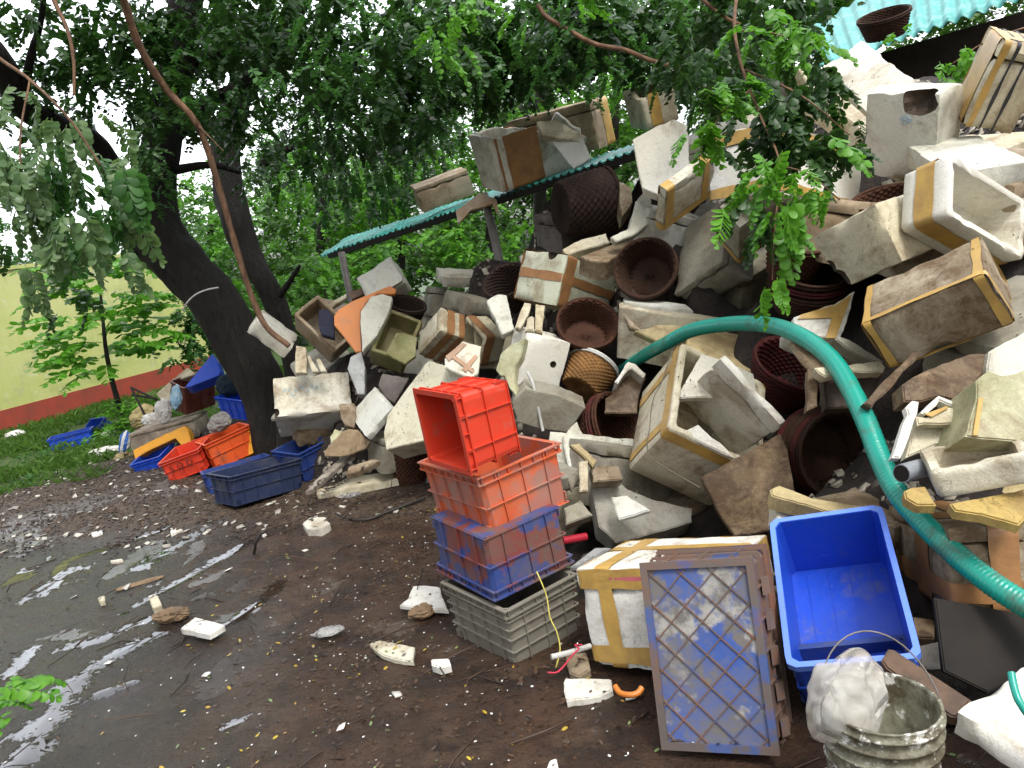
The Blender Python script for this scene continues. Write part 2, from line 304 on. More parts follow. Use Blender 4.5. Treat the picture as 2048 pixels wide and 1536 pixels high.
# ---------------- plastic crates ----------------
def crate(root, D, col, kind, seed):
    X, Y, Z = D; t = .006; tp = .045; mb = MB(); f = lambda z: 1-tp*(1-z/Z)
    def wallpt(x, y, z, o=0.): return (x*f(z)+(o if x > 0 else -o if x < 0 else 0), y*f(z)+(o if y > 0 else -o if y < 0 else 0), z)
    O = loop_pts(X-.012, Y-.012, .018, 64); I = loop_pts(X-.012, Y-.012, .018, 64, t); n = 64; V = []; F = []
    for P, zs in ((O, (0, Z*.5, Z)), (I, (Z, Z*.5, t))):
        for z in zs:
            for p in P: V.append((p[0]*f(z)+.001*nz((p[0], p[1], z), 8, seed), p[1]*f(z), z))
    for a in range(5):
        for k in range(n): F.append((a*n+k, a*n+(k+1) % n, (a+1)*n+(k+1) % n, (a+1)*n+k))
    F.append(tuple(range(n-1, -1, -1))); F.append(tuple(range(5*n, 6*n))); mb.add(V, F)
    h = .009
    def ribs(mb, zs, nx, ny, hh=h, w=.004):
        for z in zs:
            for sy in (-1, 1): y = sy*(Y/2-.006)*f(z); mb.box(-X/2*f(z)+.003, X/2*f(z)-.003, min(y, y+sy*hh), max(y, y+sy*hh), z-w/2, z+w/2)
            for sx in (-1, 1): x = sx*(X/2-.006)*f(z); mb.box(min(x, x+sx*hh), max(x, x+sx*hh), -Y/2*f(z)+.003, Y/2*f(z)-.003, z-w/2, z+w/2)
        for i in range(nx):
            u = -1+2*(i+.5)/nx if nx > 1 else 0
            for sy in (-1, 1):
                mb.bar((u*X*.44*f(0), sy*((Y/2-.004)*f(0)+.001), .004), (u*X*.44, sy*(Y/2-.003), Z-.004), w, hh*1.3, (0, 1, 0))
        for i in range(ny):
            u = -1+2*(i+.5)/ny
            for sx in (-1, 1): mb.bar((sx*((X/2-.004)*f(0)+.001), u*Y*.42*f(0), .004), (sx*(X/2-.003), u*Y*.42, Z-.004), w, hh*1.3, (1, 0, 0))
    if kind == 'crate':
        nrow = (Z*.48,) if col != 'grey_p' else tuple(Z*q for q in (.3, .5, .66, .8))
        ribs(mb, nrow, max(3, int(X/.11)), max(2, int(Y/.11)))
        for z in (.004,): ribs(mb, (z,), 0, 0, .006)
        # corner plates with slots
        for sx in (-1, 1):
            for sy in (-1, 1):
                for q in range(4):
                    z = Z*.06+q*.009; x = sx*(X/2-.03)*f(z)
                    mb.box(x-.016, x+.016, sy*(Y/2-.003)*f(z)-.004, sy*(Y/2-.003)*f(z)+.004, z, z+.004)
    mb.build('crate_body', FM[col], root)
    rm = MB()
    if kind == 'crate':
        for z, w in ((Z-.003, .016), (Z*.87, .010)):
            for sy in (-1, 1): rm.box(-X/2-w/2+.004, X/2+w/2-.004, *sorted((sy*(Y/2-.006), sy*(Y/2+w/2))), z-.003, z+.003)
            for sx in (-1, 1): rm.box(*sorted((sx*(X/2-.006), sx*(X/2+w/2))), -Y/2+.006, Y/2-.006, z-.0028, z+.0028)
        k = max(5, int(X/.06))
        for i in range(k+1):
            x = -X/2+.01+(X-.02)*i/k
            for sy in (-1, 1): rm.box(x-.0015, x+.0015, *sorted((sy*(Y/2-.007), sy*(Y/2+.004))), Z*.87, Z-.004)
        for i in range(int(k*Y/X)+1):
            y = -Y/2+.012+(Y-.024)*i/max(1, int(k*Y/X))
            for sx in (-1, 1): rm.box(*sorted((sx*(X/2-.007), sx*(X/2+.004))), y-.0015, y+.0015, Z*.87, Z-.004)
        rm.build('crate_rim', FM[col], root)
    else:                                           # tub: smooth walls with rolled flange, floor grooves
        V = []; F = []; P0 = loop_pts(X-.022, Y-.022, .02, 64); P1 = loop_pts(X+.012, Y+.012, .026, 64); n = 64
        for P, z in ((P0, Z-.004), (P0, Z+.004), (P1, Z+.004), (P1, Z-.02), (P0, Z-.018)):
            for p in P: V.append((p[0], p[1], z))
        for a in range(4):
            for k in range(n): F.append((a*n+k, a*n+(k+1) % n, (a+1)*n+(k+1) % n, (a+1)*n+k))
        rm.add(V, F); rm.build('crate_rim', bpy.data.materials.get('pale_rim') or plastic_mat('pale_rim', tuple(min(1, c*1.3+.09) for c in (.03, .13, .6)), (.16, .2, .3), amt=.3) if col == 'blue' else FM[col], root)
        fm = MB()
        for i in range(4):
            x = -X*.3+X*.2*i; fm.box(x-.0015, x+.0015, -Y*.44, Y*.44, t, t+.002)
        fm.build('floor_ridges', FM[col], root)
        sb = MB(); ribs(sb, (Z*.5,), 3, 2, .006); sb.build('side_ribs', FM[col], root)
def lattice_crate(root, D):
    X, Y, Z = D; crate(root, D, 'rust', 'crate', 5.)
    mb = MB(); f = 1-.045; x1 = X/2*f; y1 = Y/2*f; w = .016
    bp = MB(); bp.box(-x1+.012, x1-.012, -y1+.012, y1-.012, -.003, .002); bp.build('bottom_panel', FM['bluerust'], root)
    for sy in (-1, 1): mb.box(-x1-.006, x1+.006, *sorted((sy*(y1-w), sy*(y1+.006))), -.014, -.0005)
    for sx in (-1, 1): mb.box(*sorted((sx*(x1-w), sx*(x1+.006))), -y1+w, y1-w, -.0142, -.0005)
    mb.build('bottom_frame', FM['rustblue'], root)
    lt = MB(); s = .093; a0 = x1-w; b0 = y1-w
    for sg in (1, -1):
        k = -12
        while k < 13:
            c = k*s; P = []                         # line y = sg*x*1 + c clipped to rectangle
            for x in (-a0, a0):
                y = sg*x+c
                if -b0 <= y <= b0: P.append((x, y))
            for y in (-b0, b0):
                x = (y-c)/sg
                if -a0 < x < a0: P.append((x, y))
            if len(P) >= 2: lt.bar((P[0][0], P[0][1], -.004), (P[1][0], P[1][1], -.004), .0035, .007 if sg > 0 else .0064)
            k += 1
    lt.build('lattice_ribs', FM['rust'], root)
    for sx in (-1, 1):
        for k in range(5):
            hd = MB(); y = -Y*.36+Y*.18*k; V = [(sx*X/2*.98, y, Z*.35), (sx*(X/2+.014), y, Z*.5), (sx*X/2, y, Z*.62), (sx*X/2*.98, y+.05, Z*.35), (sx*(X/2+.014), y+.05, Z*.5), (sx*X/2, y+.05, Z*.62)]
            hd.add(V, [(0, 1, 2), (5, 4, 3), (0, 3, 4, 1), (1, 4, 5, 2)])
            hd.build('side_gusset', FM['rust'], root)

BOXES = [
(None, 'bright red plastic crate standing on its end on top of the crate stack', None, None, 'crate', 'red', [-0.5276, 0.0249, -0.8491, -0.0942, 0.8494, 0.0304, -0.5268, 3.0885, 0.0126, -0.9992, -0.0372, 0.9064], [0.325, 0.296, 0.238], False, [], 0, [], None),
(None, 'faded orange plastic crate second from the top of the stack', None, None, 'crate', 'orange', [0.5264, 0.848, -0.0619, -0.1364, -0.8502, 0.5259, -0.0248, 3.2107, 0.0115, 0.0656, 0.9978, 0.4668], [0.499, 0.39, 0.254], False, [], 0, [], None),
(None, 'blue and rust stained plastic crate between the orange and the grey crate', None, None, 'crate', 'bluedirty', [-0.5469, 0.8372, 0.007, -0.1637, 0.8368, 0.5464, 0.0359, 3.0913, 0.0263, 0.0255, -0.9993, 0.5052], [0.437, 0.379, 0.244], False, [], 0, [], None),
(None, 'grey ribbed plastic crate on the ground at the bottom of the stack', None, None, 'crate', 'grey', [0.5804, 0.8142, -0.0122, -0.1536, -0.8143, 0.5801, -0.0215, 3.0583, -0.0104, 0.0225, 0.9997, -0.0248], [0.444, 0.351, 0.256], False, [], 0, [], None),
(None, 'blue crate stood on end showing its rust stained diamond lattice bottom', None, None, 'lattice', 'bluerust', [0.9018, -0.071, 0.4262, 0.4241, -0.4271, -0.2956, 0.8545, 2.1446, 0.0653, -0.9527, -0.2969, 0.2841], [0.341, 0.555, 0.21], False, [], 0, [], None),
(None, 'clean bright blue crate leaning back with its open side to the viewer', None, None, 'tub', 'blue', [-0.9353, -0.2645, -0.2353, 0.9204, 0.3395, -0.8581, -0.3852, 2.3379, -0.1, -0.4402, 0.8923, 0.1644], [0.34, 0.546, 0.249], False, [], 0, [], None),
(None, 'dark blue crate upside under the bright blue crate behind the bucket', None, None, 'crate', 'bluedk', [0.9683, 0.2121, -0.1322, 0.8898, -0.2438, 0.9178, -0.3132, 2.264, 0.0549, 0.3355, 0.9404, -0.0396], [0.33, 0.12, 0.212], False, [], 0, [], None),
(None, 'white polystyrene box with mustard tape and a pink strap standing beside the lattice crate', None, None, 'foam', 'clean', [0.7809, 0.6243, -0.0207, 0.4554, -0.6114, 0.7707, 0.1795, 2.6123, 0.128, -0.1275, 0.9835, 0.0341], [0.567, 0.386, 0.357], False, [(0, 0.2, 0.06, 'must'), (2, 0.9, 0.075, 'must'), (2, 0.14, 0.06, 'must'), (1, 0.62, 0.05, 'must'), (2, 0.895, 0.012, 'pink')], 0, [], None),
(None, 'large white box bound with black cord at the top right corner', None, None, 'foam', 'cream', [0.8947, 0.3505, 0.2767, 2.3362, -0.2016, 0.87, -0.45, 3.7704, -0.3985, 0.3469, 0.8491, 1.7161], [0.211, 0.319, 0.363], False, [(0, 0.03, 0.05, 'must'), (1, 0.5, 0.2, 'must'), (0, 0.3, 0.012, 'black'), (0, 0.55, 0.012, 'black')], 0, [], None),
(None, 'pale grey box with a gnawed notch and small blue mark below the shed roof', None, None, 'foam', 'greyw', [0.561, 0.8275, -0.0213, 2.0719, -0.794, 0.5307, -0.2965, 3.9291, -0.2341, 0.1832, 0.9548, 1.5432], [0.35, 0.217, 0.395], False, [], 0, [([0.089, -0.099, 0.366], 0.075)], None),
(None, 'bright white scratched box lying tilted highest in the pile near the shed roof', None, None, 'foam', 'clean', [0.1862, 0.8831, -0.4306, 2.2, -0.7474, -0.1572, -0.6455, 4.5164, -0.6378, 0.442, 0.6308, 1.9914], [0.481, 0.272, 0.146], False, [], 0, [], None),
(None, 'white box with two mustard tape bands behind the hanging leaves', None, None, 'foam', 'clean', [0.7614, -0.6204, 0.1879, 1.5047, 0.5965, 0.7841, 0.1716, 4.0435, -0.2538, -0.0186, 0.9671, 1.462], [0.793, 0.35, 0.328], False, [(2, 0.88, 0.06, 'must'), (2, 0.12, 0.05, 'must')], 0, [], None),
(None, 'white lid with mustard taped edges leaning below the hanging leaves', None, None, 'foam', 'white', [0.8569, -0.5152, -0.0146, 1.1584, 0.3448, 0.5941, -0.7267, 4.6684, 0.383, 0.6177, 0.6868, 1.558], [0.433, 0.06, 0.3], False, [(2, 0.08, 0.05, 'must'), (0, 0.1, 0.06, 'must'), (0, 0.75, 0.05, 'must')], 0, [], None),
(None, 'small broken open box with one mustard tape strip at the skyline left of the leaves', None, None, 'foam', 'cream', [0.9806, -0.1532, -0.1222, 1.2944, 0.1262, 0.9706, -0.2048, 5.769, 0.15, 0.1855, 0.9711, 2.1679], [0.252, 0.337, 0.258], True, [(0, 0.35, 0.08, 'must')], 0.15, [], None),
(None, 'large dull grey box tipped on its corner in the middle of the pile', None, None, 'foam', 'grey', [0.3599, -0.5005, -0.7874, 1.3687, 0.588, 0.7769, -0.2251, 4.6263, 0.7244, -0.3819, 0.5739, 1.2201], [0.487, 0.419, 0.216], False, [], 0, [], None),
(None, 'grey box with a mustard tape band leaning over the dull grey box', None, None, 'foam', 'grey', [-0.8954, -0.2241, -0.3847, 1.3843, 0.0169, -0.8806, 0.4736, 4.0234, -0.4448, 0.4176, 0.7923, 1.3941], [0.331, 0.484, 0.194], False, [(1, 0.12, 0.06, 'must')], 0, [], None),
(None, 'large cream box with a gnawed lower corner lying half shaded half bright', None, None, 'foam', 'cream', [0.4941, 0.8352, -0.2415, 1.6573, -0.8073, 0.5438, 0.2292, 3.2594, 0.3228, 0.0817, 0.943, 1.1903], [0.309, 0.483, 0.247], False, [], 0, [([-0.153, -0.233, 0.021], 0.07), ([-0.154, -0.242, 0.093], 0.04)], None),
(None, 'white shallow box with mustard taped rim leaning open toward the viewer at the right edge', None, None, 'foam', 'clean', [-0.7931, -0.3325, 0.5104, 1.7754, -0.3811, -0.3829, -0.8415, 3.1839, 0.4752, -0.8619, 0.177, 1.3293], [0.491, 0.256, 0.2], True, [(2, 0.5, 0.08, 'must')], 0, [], 0.03),
(None, 'pale cracked box squashed under the cord bound box at the right edge', None, None, 'foam', 'greyw', [0.2462, -0.9685, -0.0362, 2.0704, 0.9395, 0.2477, -0.2367, 3.4909, 0.2383, 0.0242, 0.9709, 1.4896], [0.669, 0.3, 0.101], False, [], 0, [], None),
(None, 'large dirty brown box with leaf litter, mustard taped edges and a round hole', None, None, 'foam', 'dirty', [0.7301, 0.4756, -0.4906, 1.5748, -0.5918, 0.7991, -0.106, 2.8029, 0.3416, 0.3678, 0.8649, 0.9886], [0.417, 0.28, 0.209], False, [(0, 0.95, 0.03, 'must'), (1, 0.05, 0.022, 'must'), (0, 0.05, 0.025, 'must')], 0, [([0.208, 0.14, 0.084], 0.085)], None),
(None, 'long white open tray resting across the pile at the right edge', None, None, 'foam', 'white', [0.9343, 0.3344, -0.1235, 1.2659, -0.3298, 0.9423, 0.0566, 2.1569, 0.1353, -0.0121, 0.9907, 0.6667], [0.261, 0.229, 0.083], True, [], 0, [], 0.03),
(None, 'stained box with wide brown tape bands behind the green hose', None, None, 'foam', 'dirty', [0.989, 0.1053, 0.1043, 1.2698, -0.1235, 0.9747, 0.1864, 2.3235, -0.082, -0.1972, 0.9769, 0.2393], [0.232, 0.503, 0.248], False, [(0, 0.62, 0.08, 'brown'), (2, 0.25, 0.06, 'brown'), (1, 0.4, 0.1, 'brown')], 0.1, [], None),
('packing_foam', 'clean bright white packing foam block in the bottom right corner', 'packing foam', None, 'foam', 'clean', [0.5039, 0.8457, 0.1756, 1.0885, -0.8395, 0.5274, -0.1308, 1.7489, -0.2032, -0.0815, 0.9757, 0.1778], [0.176, 0.344, 0.068], False, [], 0, [], None),
(None, 'large yellowed open box tied with string holding loose lids', None, None, 'foam', 'cream', [-0.3619, 0.8136, 0.4552, 0.7052, -0.7536, 0.0321, -0.6565, 3.6339, -0.5488, -0.5806, 0.6015, 0.4774], [0.513, 0.45, 0.381], True, [(2, 0.88, 0.06, 'must'), (0, 0.88, 0.05, 'must'), (0, 0.2, 0.05, 'must')], 0, [], 0.035),
('foam_board', 'flat white lid strewn with dead leaves inside the large tied box', 'foam board', None, 'foam', 'white', [0.4971, 0.8258, 0.2664, 0.8485, -0.3273, 0.4628, -0.8238, 3.5203, -0.8036, 0.3224, 0.5004, 0.5814], [0.366, 0.035, 0.425], False, [], 0, [], None),
(None, 'bright white box with a small star shaped hole left of the golden basket', None, None, 'foam', 'clean', [0.9048, -0.1588, 0.3952, 0.1069, 0.1708, 0.9853, 0.005, 4.7654, -0.3901, 0.063, 0.9186, 0.6983], [0.258, 0.404, 0.308], False, [], 0, [([0.055, -0.199, 0.163], 0.02)], None),
(None, 'white box with brown tape bands and a small round hole near the metal post', None, None, 'foam', 'greenw', [0.5973, -0.6994, 0.3924, 0.3999, 0.7242, 0.6806, 0.1107, 5.2108, -0.3445, 0.218, 0.9131, 1.0545], [0.596, 0.35, 0.321], False, [(2, 0.55, 0.055, 'brown'), (0, 0.1, 0.1, 'brown')], 0, [([-0.294, -0.054, 0.309], 0.035)], None),
(None, 'beige box with slanting brown tape bands behind the red crate', None, None, 'foam', 'cream', [0.795, 0.1235, 0.594, -0.5544, 0.3825, 0.658, -0.6487, 5.9127, -0.4709, 0.7428, 0.4758, 0.8847], [0.195, 0.205, 0.366], False, [(0, 0.42, 0.06, 'brown'), (0, 0.9, 0.06, 'brown')], 0, [], None),
(None, 'open beige box with brown taped edges holding a dark tub', None, None, 'foam', 'cream', [-0.4072, -0.3753, -0.8327, -0.078, 0.7644, 0.3589, -0.5356, 5.79, 0.4998, -0.8546, 0.1407, 0.8831], [0.305, 0.239, 0.177], True, [(2, 0.8, 0.08, 'brown')], 0, [], None),
(None, 'small grey box below the peeling white box', None, None, 'foam', 'grey', [0.453, 0.8084, 0.3758, -0.2383, -0.8711, 0.491, -0.0059, 6.1491, -0.1893, -0.3247, 0.9267, 1.0718], [0.364, 0.28, 0.134], False, [], 0, [], None),
(None, 'peeling white box with a split top near the bushes', None, None, 'foam', 'white', [0.9167, -0.2553, 0.3074, -0.3078, 0.3359, 0.909, -0.2468, 6.7818, -0.2164, 0.3295, 0.919, 1.2836], [0.325, 0.26, 0.093], False, [], 0.1, [], None),
(None, 'pale box turned upside down with a twig on it at the edge of the bushes', None, None, 'foam', 'greyw', [-0.3199, -0.9319, -0.1712, -0.8767, 0.4755, -0.0017, -0.8797, 6.8034, 0.8195, -0.3628, 0.4437, 1.3282], [0.254, 0.342, 0.237], False, [], 0, [], None),
(None, 'open beige box behind the fallen brown branch', None, None, 'foam', 'beige', [0.5881, 0.7451, 0.3145, -1.4875, -0.1567, 0.4865, -0.8595, 6.737, -0.7934, 0.4562, 0.4029, 1.04], [0.449, 0.267, 0.308], True, [], 0, [], 0.03),
(None, 'white block touching the splintered end of the fallen branch', None, None, 'foam', 'white', [0.6348, -0.0441, 0.7714, -1.92, 0.1877, 0.9773, -0.0985, 6.6369, -0.7495, 0.2073, 0.6287, 1.1047], [0.367, 0.321, 0.13], False, [], 0, [], None),
(None, 'green mossy open box in the left part of the pile', None, None, 'foam', 'mossy', [-0.4212, 0.8647, 0.2736, -0.8475, -0.6284, -0.0608, -0.7755, 6.1891, -0.6539, -0.4986, 0.569, 0.8889], [0.402, 0.278, 0.217], True, [], 0, [], 0.03),
(None, 'white box with faint blue writing beside the leaning tree trunk', None, None, 'foam', 'white', [0.9777, -0.2083, -0.0273, -1.5731, 0.1807, 0.7676, 0.6149, 6.1822, -0.1071, -0.6061, 0.7881, 0.4191], [0.585, 0.36, 0.348], False, [], 0, [([-0.293, -0.18, 0.037], 0.045)], None),
('foam_slab', 'clean white square slab propped on its corner left of the red crate', None, None, 'foam', 'greyw', [0.7716, -0.386, -0.5056, -0.9935, 0.1084, 0.863, -0.4934, 5.5854, 0.6268, 0.3259, 0.7077, 0.5207], [0.279, 0.374, 0.05], False, [], 0, [], None),
(None, 'tan box lying on the rim of the dark blue crates', None, None, 'foam', 'dirty', [0.8517, -0.472, 0.2277, -1.6726, 0.5118, 0.8427, -0.1671, 6.2921, -0.113, 0.2588, 0.9593, 0.2635], [0.254, 0.172, 0.121], False, [], 0, [], None),
(None, 'small beige box at the left end of the green sheet roof', None, None, 'foam', 'beige', [0.969, -0.2008, -0.144, -0.3032, 0.1618, 0.9561, -0.2444, 7.5399, 0.1868, 0.2135, 0.9589, 2.005], [0.508, 0.301, 0.225], False, [], 0, [], None),
(None, 'large torn open box wrapped in brown tape on the green sheet roof', None, None, 'foam', 'white', [0.9087, -0.4139, -0.0546, 0.4573, 0.3838, 0.8797, -0.2808, 6.5223, 0.1642, 0.2342, 0.9582, 2.0149], [0.806, 0.366, 0.426], True, [(0, 0.32, 0.3, 'brown'), (0, 0.06, 0.02, 'brown')], 0.25, [], None),
(None, 'tall stained box with a mustard end at the back of the sheet roof', None, None, 'foam', 'beige', [0.8268, 0.5564, -0.0831, 0.7851, -0.5623, 0.8127, -0.1528, 7.0167, -0.0175, 0.1731, 0.9847, 2.1811], [0.805, 0.335, 0.378], False, [(1, 0.75, 0.15, 'must')], 0, [], None),
(None, 'long dark slate blue crate nearest the wet ground', None, None, 'crate', 'slate', [0.7104, -0.702, 0.0497, -1.9845, 0.699, 0.7121, 0.0663, 5.7515, -0.082, -0.0124, 0.9966, 0.0464], [0.572, 0.368, 0.219], False, [], 0, [], None),
(None, 'dull blue crate tucked behind the left end of the slate blue crate', None, None, 'crate', 'bluedk', [0.9066, -0.4157, -0.073, -2.3158, 0.4212, 0.902, 0.0948, 6.3297, 0.0264, -0.1167, 0.9928, -0.0189], [0.514, 0.34, 0.204], False, [], 0, [], None),
(None, 'deep blue crate at the right end of the slate blue crate', None, None, 'crate', 'bluedk', [0.5703, -0.8209, 0.0307, -1.7142, 0.818, 0.5641, -0.1122, 6.1472, 0.0748, 0.0891, 0.9932, 0.0239], [0.334, 0.3, 0.267], False, [], 0, [], None),
(None, 'red crate with black letters on its side lying left of the slate blue crate', None, None, 'crate', 'red', [0.9822, -0.0721, -0.1733, -2.9067, 0.0608, 0.9957, -0.0696, 6.9755, 0.1776, 0.0579, 0.9824, 0.071], [0.357, 0.495, 0.196], False, [], 0, [], None),
(None, 'orange red crate with a soot patch behind the slate blue crate', None, None, 'crate', 'red2', [0.8128, -0.5616, -0.1551, -2.5771, 0.5559, 0.8272, -0.0818, 7.0253, 0.1742, -0.0197, 0.9845, 0.0856], [0.408, 0.321, 0.249], False, [], 0, [], None),
(None, 'yellow orange crate behind the base of the leaning trunk', None, None, 'crate', 'yellowc', [0.2453, -0.9344, -0.2582, -2.418, 0.9365, 0.1595, 0.3122, 7.0766, -0.2505, -0.3184, 0.9143, 0.0568], [0.272, 0.3, 0.214], False, [], 0, [], None),
(None, 'blue crate with a pale rim left of the lettered red crate', None, None, 'crate', 'blue', [0.9929, -0.0083, -0.1191, -3.5279, -0.0057, 0.9931, -0.1174, 7.6634, 0.1192, 0.1173, 0.9859, -0.0692], [0.292, 0.41, 0.222], False, [], 0, [], None),
(None, 'blue crate lying alone on the grass', None, None, 'crate', 'blue', [0.9447, -0.3259, -0.037, -5.6245, 0.326, 0.9454, -0.0012, 10.069, 0.0353, -0.0109, 0.9993, -0.0173], [0.5, 0.305, 0.158], False, [], 0, [], None),
(None, 'small blue crate behind the crate on the grass', None, None, 'crate', 'blue', [0.8282, 0.3987, -0.3938, -5.7891, -0.5582, 0.6483, -0.5177, 11.1727, 0.0489, 0.6486, 0.7596, -0.0517], [0.377, 0.2, 0.16], False, [], 0, [], None),
(None, 'dark maroon crate propped against the leaning trunk', None, None, 'tub', 'maroon', [0.6063, -0.7496, 0.2654, -3.3485, 0.7935, 0.5486, -0.2635, 8.4105, 0.0519, 0.3704, 0.9274, 0.4228], [0.393, 0.233, 0.316], False, [], 0, [], None),
(None, 'deep blue crate with pale marks under the maroon crate beside the trunk', None, None, 'crate', 'blue', [0.794, 0.6071, 0.0305, -2.5675, -0.5976, 0.7888, -0.1441, 7.6601, -0.1115, 0.0962, 0.9891, 0.3649], [0.491, 0.3, 0.203], False, [], 0, [], None),
('carton', 'brown carton with a crusted top behind the yellow crate', 'carton', None, 'foam', 'cardb', [0.9967, -0.0502, -0.0645, -3.5893, 0.0506, 0.9987, 0.0042, 8.2634, 0.0642, -0.0074, 0.9979, 0.1299], [0.668, 0.528, 0.204], False, [], 0, [], None),
(None, 'brown stained box standing behind the bright blue crate', None, None, 'foam', 'dirty', [0.8576, -0.4876, 0.1636, 1.2198, 0.4951, 0.8688, -0.0062, 2.7569, -0.1392, 0.0863, 0.9865, -0.0178], [0.5, 0.35, 0.42], False, [], 0, [], None),
(None, 'yellow stained box under the arch of the hose', None, None, 'foam', 'yellowish', [0.8138, 0.4821, 0.3245, 1.0895, -0.2962, 0.8245, -0.4821, 4.283, -0.5, 0.2962, 0.8138, 0.5454], [0.5, 0.3, 0.3], False, [], 0, [], None),
(None, 'pale cracked box below the dark red basket', None, None, 'foam', 'greyw', [0.9077, -0.3123, -0.2804, 1.6702, 0.2432, 0.9359, -0.2549, 4.3976, 0.342, 0.1632, 0.9254, 0.279], [0.5, 0.3, 0.25], False, [], 0, [], None),
(None, 'cream box buried behind the dull grey box', None, None, 'foam', 'cream', [0.7544, -0.5585, 0.3448, 1.2619, 0.633, 0.758, -0.1571, 5.3243, -0.1736, 0.3368, 0.9254, 0.9517], [0.5, 0.4, 0.3], False, [], 0, [], None),
(None, 'grey box buried left of the dark nested stack', None, None, 'foam', 'grey', [0.4924, -0.6596, 0.5679, 1.5604, 0.8529, 0.4958, -0.1636, 4.8904, -0.1736, 0.5649, 0.8067, 0.8069], [0.4, 0.3, 0.3], False, [], 0, [], None),
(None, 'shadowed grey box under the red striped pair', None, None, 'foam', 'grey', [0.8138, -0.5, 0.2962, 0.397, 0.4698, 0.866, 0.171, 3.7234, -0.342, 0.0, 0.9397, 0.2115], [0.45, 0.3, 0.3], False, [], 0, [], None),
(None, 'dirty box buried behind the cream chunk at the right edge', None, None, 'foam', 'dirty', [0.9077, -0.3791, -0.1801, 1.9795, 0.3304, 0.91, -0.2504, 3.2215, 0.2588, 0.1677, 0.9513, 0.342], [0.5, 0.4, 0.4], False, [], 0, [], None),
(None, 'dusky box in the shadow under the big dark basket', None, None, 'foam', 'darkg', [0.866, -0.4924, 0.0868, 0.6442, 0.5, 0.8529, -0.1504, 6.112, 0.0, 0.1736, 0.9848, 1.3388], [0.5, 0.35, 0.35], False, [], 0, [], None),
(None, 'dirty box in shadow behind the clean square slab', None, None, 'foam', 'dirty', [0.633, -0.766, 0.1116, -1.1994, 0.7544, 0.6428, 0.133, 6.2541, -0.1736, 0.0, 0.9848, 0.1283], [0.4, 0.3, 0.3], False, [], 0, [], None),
(None, 'grey box behind the green mossy box and the tub', None, None, 'foam', 'grey', [0.883, -0.342, 0.3214, -0.4485, 0.3214, 0.9397, 0.117, 6.9132, -0.342, 0.0, 0.9397, 0.9866], [0.4, 0.3, 0.25], False, [], 0, [], None),
(None, 'beige box behind the open beige box near the grey post', None, None, 'foam', 'beige', [0.883, 0.3926, 0.2571, -1.5032, -0.3214, 0.9051, -0.2784, 7.0722, -0.342, 0.1632, 0.9254, 1.0342], [0.4, 0.3, 0.25], False, [], 0, [], None),
(None, 'white box deep behind the hanging leaves', None, None, 'foam', 'clean', [0.8754, -0.3755, 0.3044, 1.6263, 0.4082, 0.9115, -0.0497, 4.8137, -0.2588, 0.1677, 0.9513, 1.5372], [0.6, 0.4, 0.4], False, [], 0, [], None),
(None, 'white box showing between the rough slab and the leaves', None, None, 'foam', 'white', [0.7912, -0.5736, -0.212, 1.5297, 0.554, 0.8192, -0.1485, 5.1512, 0.2588, 0.0, 0.9659, 1.6535], [0.5, 0.4, 0.35], False, [], 0, [], None),
(None, 'dirty box deep between the cream box and the notched box', None, None, 'foam', 'dirty', [0.9698, -0.1413, 0.1986, 1.913, 0.171, 0.9751, -0.1413, 3.6213, -0.1736, 0.171, 0.9698, 1.09], [0.5, 0.35, 0.3], False, [], 0, [], None),
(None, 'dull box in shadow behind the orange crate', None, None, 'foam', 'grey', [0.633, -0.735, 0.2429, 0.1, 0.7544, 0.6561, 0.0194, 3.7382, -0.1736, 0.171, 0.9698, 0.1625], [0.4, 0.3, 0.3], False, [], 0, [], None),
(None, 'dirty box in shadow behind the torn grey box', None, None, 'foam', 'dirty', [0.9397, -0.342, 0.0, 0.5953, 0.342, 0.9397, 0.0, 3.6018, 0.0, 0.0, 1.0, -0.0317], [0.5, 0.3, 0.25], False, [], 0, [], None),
(None, 'cream box behind the brown taped box at the right edge', None, None, 'foam', 'cream', [0.8529, -0.5, 0.1504, 1.5105, 0.4924, 0.866, 0.0868, 2.5446, -0.1736, 0.0, 0.9848, 0.0707], [0.4, 0.35, 0.3], False, [], 0, [], None),
(None, 'cream box in shadow above the speckled box', None, None, 'foam', 'cream', [0.8529, -0.5185, -0.0613, -0.5803, 0.4924, 0.8378, -0.2359, 6.3336, 0.1736, 0.171, 0.9698, 0.2675], [0.45, 0.3, 0.3], False, [], 0, [], None),
(None, 'pale box in shadow under the dirty brown box', None, None, 'foam', 'greyw', [0.8529, -0.4184, 0.3123, 1.8779, 0.4924, 0.8435, -0.2146, 4.4732, -0.1736, 0.3368, 0.9254, 0.7363], [0.4, 0.3, 0.25], False, [], 0, [], None),
(None, 'grey box in shadow behind the mouldy slab', None, None, 'foam', 'grey', [0.8529, -0.1736, 0.4924, 0.9649, 0.1504, 0.9848, 0.0868, 3.7392, -0.5, 0.0, 0.866, 0.2407], [0.5, 0.3, 0.3], False, [], 0, [], None),
(None, 'thin pale lid standing on edge behind the post', None, None, 'foam', 'greyw', [0.9254, 0.0364, 0.3772, 0.458, 0.3368, 0.3772, -0.8627, 5.9444, -0.1736, 0.9254, 0.3368, 1.2069], [0.55, 0.38, 0.03], False, [], 0, [], None),
(None, 'thin white lid tilted behind the green mossy box', None, None, 'foam', 'white', [0.8138, 0.5065, -0.2849, -0.5539, -0.4698, 0.2849, -0.8355, 6.9221, -0.342, 0.8138, 0.4698, 0.9937], [0.5, 0.35, 0.03], False, [], 0, [], None),
